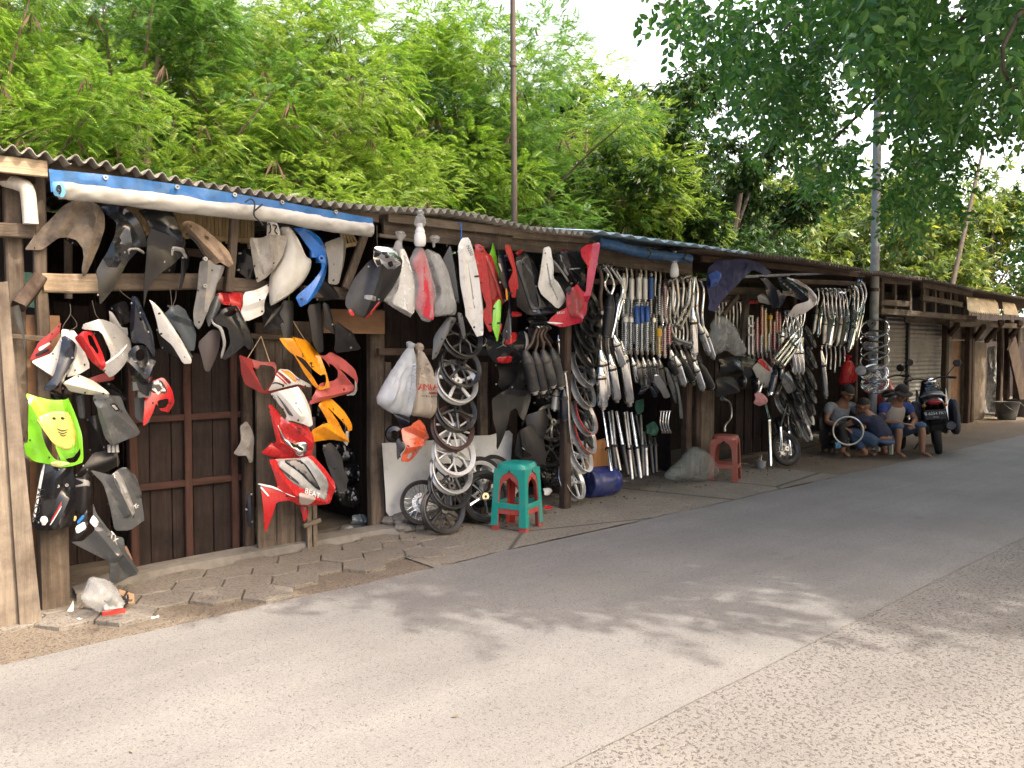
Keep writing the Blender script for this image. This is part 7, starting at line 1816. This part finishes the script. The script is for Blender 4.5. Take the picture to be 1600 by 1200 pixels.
def J_(**k): d = dict(seat); d.update(k); return d
CL = lambda n, c, **k: M(n, c, .85, var=.14, scale=5, bump=.35, bscale=14, **k)
GT, NV, JN, BV, BS, DK = CL('grey tee', (.20, .215, .245)), CL('navy tee', (.018, .022, .05)), CL('blue jeans', (.05, .085, .15)), CL('beige vest', (.36, .31, .27)), CL('blue sleeve', (.03, .06, .22)), CL('dark cap cloth', (.025, .022, .022))
def seatblock(label, c, sz, mat):
    e = empty('stool', c, label, 'stool'); m = MB(); m.box((0, 0, sz[2] - .02), (sz[0], sz[1], .04)); m.build('seat', mat, e, False, True)
    for sx in (-1, 1):
        for sy in (-1, 1): m = MB(); m.box((sx * (sz[0] / 2 - .03), sy * (sz[1] / 2 - .03), (sz[2] - .04) / 2), (.04, .04, sz[2] - .04)); m.build('leg', mat, e, False, True)
pA, pB, pC = Vector((10.9, 5.26, 0)), Vector((10.86, 4.55, 0)), Vector((11.42, 4.72, 0))
person('man in grey t-shirt sitting and bending over a bare rim', pA, (-.40, -.92), J_(elr=(.30, .20, .47), wrr=(.20, .42, .40), ell=(-.28, .26, .48), wrl=(-.10, .46, .44), knr=(.20, .43, .42), knl=(-.20, .43, .42), anr=(.2, .42, .08), anl=(-.2, .42, .08), tor=(.22, .57, .03), tol=(-.22, .57, .03)), GT, DK, look=(.05, .8, -.62))
person('man in navy t-shirt and jeans squatting with his back to the road', pB, (.30, .95), dict(pel=(0, -.04, .20), bel=(0, .03, .32), che=(0, .16, .47), nek=(0, .27, .58), hed=(0, .34, .67), shr=(.19, .18, .53), shl=(-.19, .18, .53), elr=(.26, .36, .44), wrr=(.14, .58, .40), ell=(-.32, .36, .42), wrl=(-.42, .58, .27), hpr=(.1, -.02, .2), hpl=(-.1, -.02, .2), knr=(.22, .34, .40), knl=(-.27, .33, .36), anr=(.17, .10, .07), anl=(-.2, .10, .07), tor=(.2, .25, .03), tol=(-.23, .25, .03)), NV, JN, look=(-.25, .85, -.3))
person('man in cap, beige vest and blue sleeves sitting in denim shorts', pC, (-.52, -.85), J_(elr=(.25, .22, .48), wrr=(.06, .42, .45), ell=(-.26, .22, .48), wrl=(-.05, .43, .44), knr=(.14, .42, .42), knl=(-.20, .43, .43), anr=(.14, .40, .08), anl=(-.2, .44, .08), tor=(.15, .55, .03), tol=(-.22, .59, .03)), BS, CL('denim shorts', (.06, .10, .17)), cap=DK, look=(.15, .8, -.5), vest=BV, long_legs=False)
seatblock('low wooden stool under the man in grey', pA, (.26, .24, .19), WG['x']); seatblock('low pale stool under the man in the cap', pC, (.26, .24, .19), CREAM)
wheel('ring', WRIM, WRIM, P((1325, 673), 4.80), (-.86, -.5, .05), 'bare white rim held upright between the three men', w=.03)
pn('rag', 'small blue rag on the ground before the squatting man', 'L', '215,1060 250,1050 260,1095 225,1105', 4.7, M('blue rag', (.05, .16, .3), .9), 'rag', bulge=.02, crumple=.02)
# ------------------------------------------------------------------ motorcycles
def motorbike(label, loc, heading, body, flank, rear_cover=True, mir=True):
    e = empty('motorcycle', loc, label, 'motorcycle'); e.rotation_euler = (R(-6), 0, math.atan2(heading[1], heading[0]))
    B = lambda mb, n, m, sm=True, par=None: mb.build(n, m, par or e, sm, True)
    for x in (-.62, .62):
        t = MB().lathe([(.205, -.032), (.235, -.05), (.27, -.042), (.285, -.015), (.285, .015), (.27, .042), (.235, .05), (.205, .032)], (x, 0, .285), (0, 1, 0), 32); w_ = B(t, 'wheel', RUB)
        MB().lathe(rimprof(.215, .05), (x, 0, .285), (0, 1, 0), 28, True).build('rim', DSTL, w_, True, True)
        m = MB()
        for k in range(10): a = k * .628; m.tube([(x, 0, .285), (x + .2 * math.cos(a), 0, .285 + .2 * math.sin(a))], .008, 5)
        m.build('spokes', STEEL, w_, True, True)
    # body: lofted cross-sections along x
    def loft(secs, n=14):
        v = []; f = []
        for (x, z, hw, hh) in secs:
            for k in range(n): a = 2 * math.pi * k / n; v.append((x, hw * math.copysign(abs(math.cos(a)) ** .7, math.cos(a)), z + hh * math.copysign(abs(math.sin(a)) ** .7, math.sin(a))))
        m = len(secs)
        for i in range(m - 1):
            for k in range(n): f.append((i * n + k, i * n + n + k, i * n + n + (k + 1) % n, i * n + (k + 1) % n))
        f.append(tuple(range(n))); f.append(tuple((m - 1) * n + k for k in reversed(range(n)))); mb = MB(); return mb.add(v, f)
    B(loft([(-.92, .78, .05, .03), (-.8, .74, .10, .07), (-.5, .66, .13, .12), (-.2, .56, .12, .15), (.1, .50, .10, .14), (.3, .55, .08, .16), (.42, .70, .08, .12)]), 'body', body)
    B(loft([(-.78, .83, .08, .03), (-.6, .84, .13, .045), (-.2, .80, .14, .05), (.12, .77, .10, .045), (.2, .76, .05, .03)]), 'seat', M('seat vinyl', (.02, .02, .021), .5, var=.2, bump=.2))
    B(loft([(.28, .45, .16, .16), (.36, .62, .19, .2), (.46, .80, .15, .14), (.52, .95, .12, .07), (.5, 1.0, .06, .03)]), 'front_cowl', flank)
    for s in (-1, 1):
        m = MB(); v = []
        o = [(.34, .20 * s, .88), (.46, .22 * s, .70), (.42, .25 * s, .42), (.22, .24 * s, .24), (.12, .20 * s, .30), (.2, .17 * s, .60)]
        m.add([Vector(p) for p in o] + [Vector(p) + Vector((0, -.02 * s, 0)) for p in o], [tuple(range(6)), tuple(range(11, 5, -1))] + [(i, (i + 1) % 6, 6 + (i + 1) % 6, 6 + i) for i in range(6)]); B(m, 'leg_shield', BLK, False)
        m = MB(); m.tube([(.62, s * .09, .285), (.5, s * .085, .62), (.42, s * .07, .9)], [.024, .022, .02], 8); B(m, 'fork_leg', CHR)
        m = MB(); m.tube([(-.62, s * .11, .29), (-.48, s * .12, .62)], .024, 8); pts = [(-.62 + .14 * t / 40, s * .115 + .03 * math.cos(t * .9), .29 + .33 * t / 40 + .03 * math.sin(t * .9)) for t in range(41)]; m.tube(pts, .006, 5); B(m, 'rear_shock', STEEL)
        m = MB(); m.tube([(.40, s * .02, 1.0), (.38, s * .16, 1.04), (.30, s * .33, 1.02)], .012, 8, 4); hb = B(m, 'handlebar', DSTL)
        g = MB(); g.tube([(.335, s * .25, 1.03), (.295, s * .35, 1.018)], .018, 10); g.build('grip', RUB, hb, True, True)
        m = MB(); m.tube([(.34, s * .22, 1.04), (.36, s * .30, 1.14), (.33, s * .36, 1.2)], .006, 6, 4); m.lathe([(.0, -.012), (.05, -.012), (.058, 0), (.05, .01), (.0, .01)], (.32, s * .38, 1.23), (1, -.15 * s, .1), 18); B(m, 'mirror', BLK)
        m = MB(); m.ball((-.84, s * .13, .70), .035, 8, (1, .8, .7)); B(m, 'indicator', M('amber lens', (.5, .16, .02), .3))
        m = MB(); m.tube([(-.1, s * .12, .30), (-.1, s * .26, .29)], .014, 8); B(m, 'footpeg', RUB)
        if rear_cover:   # dark panniers hanging on both flanks of the tail
            B(loft([(-.86, .55, .02, .12), (-.78, .52, .055, .24), (-.45, .50, .075, .26), (-.15, .48, .05, .2), (-.1, .48, .02, .12)]), 'pannier', M('pannier cloth', (.018, .02, .032), .75, var=.25, bump=.5, bscale=12)).location = (0, s * .24, 0)
    m = MB(); m.lathe([(.0, 0), (.055, 0), (.06, .03), (.045, .4), (.03, .48), (.0, .48)], (-.95, -.17, .42), (1, .05, -.12), 18); B(m, 'exhaust', DSTL)
    m = MB(); m.ball((-.90, 0, .75), .09, 10, (.4, 1.0, .5)); tl = B(m, 'tail_light', M('red lens', (.35, .012, .015), .2, coat=.6))
    m = MB(); m.box((-.95, 0, .58), (.012, .25, .13)); pl_ = B(m, 'number_plate', M('plate black', (.03, .03, .032), .5), False)
    for t_, z, h_ in (('B 6254 PKY', .595, .055), ('07 26', .545, .028)):
        v, f = text_mesh(t_, h_); me = mesh_from('lettering', [(-.958, -p[0], z + p[1]) for p in v], f, INKW); link('lettering', me, pl_)
    m = MB()
    for i in range(9): a0 = .35 + i * .22; m.box((-.62 - .32 * math.cos(a0), 0, .285 + .32 * math.sin(a0)), (.07, .13, .012), Matrix.Rotation(-(a0 + math.pi / 2) + math.pi, 3, 'Y'))
    B(m, 'rear_fender', MBLK, False)
    m = MB()
    for i in range(10): a0 = .2 + i * .24; m.box((.62 - .315 * math.cos(a0), 0, .285 + .315 * math.sin(a0)), (.08, .12, .012), Matrix.Rotation(-(a0 + math.pi / 2) + math.pi, 3, 'Y'))
    B(m, 'front_fender', flank, False)
    m = MB(); m.ball((.5, 0, .98), .085, 10, (.7, 1.1, .7)); B(m, 'headlight', CHR)
    m = MB(); m.tube([(-.85, -.1, .84), (-.95, 0, .86), (-.85, .1, .84), (-.5, .15, .8)], .012, 8, 4); m.tube([(-.85, -.1, .84), (-.5, -.15, .8)], .012, 8); B(m, 'grab_rail', ALU)
    m = MB(); m.box((0.02, 0, .36), (.36, .2, .2)); m.tube([(-.1, -.1, .35), (.15, -.14, .33), (.3, -.08, .45)], .02, 8, 4); B(m, 'engine', DSTL, False)
    m = MB(); m.tube([(-.08, .1, .3), (-.06, .30, .02)], .011, 8); m.box((-.06, .30, .012), (.07, .03, .015)); B(m, 'side_stand', DSTL, False)
    return e
motorbike('motorcycle seen from behind with plate, red tail light and dark panniers', (12.46, 4.44, -.005), (.93, .37), BLK, NAVY)
motorbike('motorcycle with white and silver flanks behind the man in the cap', (12.62, 5.12, -.005), (.86, .51), plast('bike silver', (.50, .50, .52), .25, coat=.5), DRED, False)
# ------------------------------------------------------------------ more stock behind the front rows
SOOT = MATS['sooty metal']; mr_ = random.Random(21)
def many(n, f):
    for i in range(n): f(i)
# second row of headers, silencers and shocks in the blue-roofed stall
for k in range(9):
    x = 735 + k * 32
    header('dull exhaust bend in the back row above the shocks, %s from the left' % ordn(k), 'H', [(x, 255), (x + 22, 240), (x + 34, 290), (x + 30, 380), (x + mr_.uniform(5, 35), 470)], 5.14, (PALE, STEEL, MATS['rusty pipe'])[k % 3], .013, 'back row of exhaust bends')
for k in range(10):
    x = 700 + k * 38
    shock(('steel', 'dark', 'chrome')[k % 3] + ' shock absorber in the back row under the blue roof, %s from the left' % ordn(k), 'H', x, 420 + 20 * (k % 2), 760 + 25 * (k % 3), 5.1, (CHR, DSTL, CHR)[k % 3], (DSTL, STEEL, IVORY)[k % 3], (.2, .35, .5)[k % 3], 'back row of shock absorbers')
for k in range(6):
    x = 800 + k * 36
    silencer('short chrome silencer hanging in the dark below the shocks, %s from the left' % ordn(k), 'H', (x, 850 + 12 * (k % 2)), (x + 35, 1010 + 18 * (k % 3)), 5.18, .036, (CHR, STEEL)[k % 2], [(x - 12, 790), (x - 10, 820)], STEEL, group='short silencers below the shocks')
for k in range(8):
    x = 1010 + k * 26
    header('bright exhaust bend in the second row left of the blue plastic, %s from the left' % ordn(k), 'H', [(x, 400), (x + 20, 385), (x + 30, 440), (x + 20, 560), (x + 34, 680), (x + 28, 760)], 5.06, (CHR, PALE)[k % 2], .014, 'second row of bright bends')
for k in range(6):
    x = 1060 + k * 34
    silencer(('chrome', 'sooty')[k % 2] + ' silencer in the low row above the brick red stool, %s from the left' % ordn(k), 'H', (x, 800), (x + 52, 1000 + 20 * (k % 2)), 5.1, .04, (CHR, SOOT)[k % 2], [(x - 20, 740), (x - 12, 770)], STEEL, group='low row of silencers above the brick red stool')
for k in range(7):
    x = 560 + 16 * k
    header('rusty pipe hanging between rim chain and chrome silencers, %s from the left' % ordn(k), 'H', [(x, 560), (x + 8, 640), (x + 4, 760), (x + 20, 880)], 5.16, (MATS['rusty pipe'], STEEL, CHR)[k % 3], .013, 'pipes beside the rim chain')
# crowded stall: more pipes, rims and boxes
for k in range(8):
    x = 330 + 24 * k
    header('thin bright pipe hanging deep behind the misty bag, %s from the left' % ordn(k), 'J', [(x, 480), (x + 4, 560), (x + 2, 640), (x + 12, 700)], 5.4, (STEEL, CHR)[k % 2], .014, 'thin pipes behind the misty bag')
for k in range(8):
    x = 560 + 28 * k
    shock(('dark', 'bare')[k % 2] + ' shock absorber in the back row of the crowded stall, %s from the left' % ordn(k), 'J', x, 600 + 15 * (k % 3), 850 + 12 * (k % 2), 5.14, (DSTL, CHR, SPR['red'])[k % 3], DSTL, .2 * (k % 2), 'back row of the crowded stall')
for k in range(7):
    x = 780 + 22 * k
    silencer(('bright', 'dim')[k % 2] + ' silencer in the deep bunch right of the coloured shocks, %s from the left' % ordn(k), 'J', (x, 640 + 20 * (k % 3)), (x - 8, 860 + 25 * (k % 2)), 5.16, .034, (CHR, STEEL)[k % 2], [(x + 20, 540), (x + 14, 600)], CHR, group='deep bunch of silencers')
for k in range(9):
    x, y = 640 + (k % 3) * 70, 900 + (k // 3) * 55
    silencer(('chrome', 'sooty', 'steel')[k % 3] + ' silencer stub in the low jumble under the coloured shocks, %s' % ordn(k), 'J', (x, y), (x + mr_.uniform(-50, 60), y + 90), 5.14, .034, (CHR, SOOT, STEEL)[k % 3], group='low jumble of stubs')
for k in range(6):
    wheel('ten', (DSTL, BRIM, SRIM)[k % 3], BRIM, P((1222 + 12 * (k % 2), 590 + 20 * k), 5.2), (.2, -.9, .4), 'thin dim rim, %s in the back column behind the small rims' % ORD[k], k, group='back column of small rims', sc=.9)
for k in range(9):
    x = 1010 + 30 * k
    silencer(('dim', 'bright', 'sooty')[k % 3] + ' silencer in the second far row left of the utility pole, %s from the left' % ordn(k), 'J', (x, 500 + 12 * (k % 2)), (x - 22, 680 + 22 * (k % 3)), 5.2, .036, (STEEL, CHR, SOOT)[k % 3], [(x - 8, 400), (x + 10, 395), (x + 14, 450)], (CHR, STEEL)[k % 2], group='second far row of silencers')
for k in range(5):
    header('bright pipe hanging low in the dark by the red bag, %s from the left' % ordn(k), 'O3', [(60 + 45 * k, 700), (70 + 45 * k, 800), (60 + 46 * k, 900 + 30 * (k % 3))], 5.3, (CHR, STEEL)[k % 2], .014, 'low pipes by the red bag')
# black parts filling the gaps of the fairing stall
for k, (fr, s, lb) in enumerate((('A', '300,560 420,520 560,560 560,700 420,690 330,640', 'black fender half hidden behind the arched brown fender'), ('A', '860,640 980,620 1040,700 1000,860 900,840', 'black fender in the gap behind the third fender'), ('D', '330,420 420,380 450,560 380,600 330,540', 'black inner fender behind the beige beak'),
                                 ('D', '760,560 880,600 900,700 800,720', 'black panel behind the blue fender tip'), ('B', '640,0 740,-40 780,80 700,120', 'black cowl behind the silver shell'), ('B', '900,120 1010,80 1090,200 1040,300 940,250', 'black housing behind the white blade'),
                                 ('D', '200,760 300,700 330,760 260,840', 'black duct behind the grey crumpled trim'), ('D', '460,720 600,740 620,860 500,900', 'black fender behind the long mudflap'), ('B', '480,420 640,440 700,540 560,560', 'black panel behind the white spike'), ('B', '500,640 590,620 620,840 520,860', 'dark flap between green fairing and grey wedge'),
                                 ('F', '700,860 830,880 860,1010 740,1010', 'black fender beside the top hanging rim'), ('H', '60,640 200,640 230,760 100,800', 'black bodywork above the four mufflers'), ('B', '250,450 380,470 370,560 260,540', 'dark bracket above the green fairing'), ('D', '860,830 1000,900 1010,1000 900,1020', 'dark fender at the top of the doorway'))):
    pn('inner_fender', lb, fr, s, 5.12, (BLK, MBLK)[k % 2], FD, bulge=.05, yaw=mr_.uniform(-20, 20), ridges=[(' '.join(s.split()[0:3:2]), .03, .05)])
# tools, bolts and litter on the floor before the stalls
mb = MB()
for k in range(220):
    q = G((mr_.uniform(640, 1300), 0)) if False else Vector((mr_.uniform(3.4, 10.2), mr_.uniform(4.75, 5.6), .01)); a = mr_.uniform(0, 6.3); L = mr_.uniform(.006, .03)
    mb.tube([q, q + Vector((math.cos(a) * L, math.sin(a) * L, mr_.uniform(0, .01)))], mr_.uniform(.002, .006), 5)
mb.build_top('floor_scrap', DSTL, 'small bolts and metal scraps strewn on the ground before the stalls', 'scraps', kind='stuff')
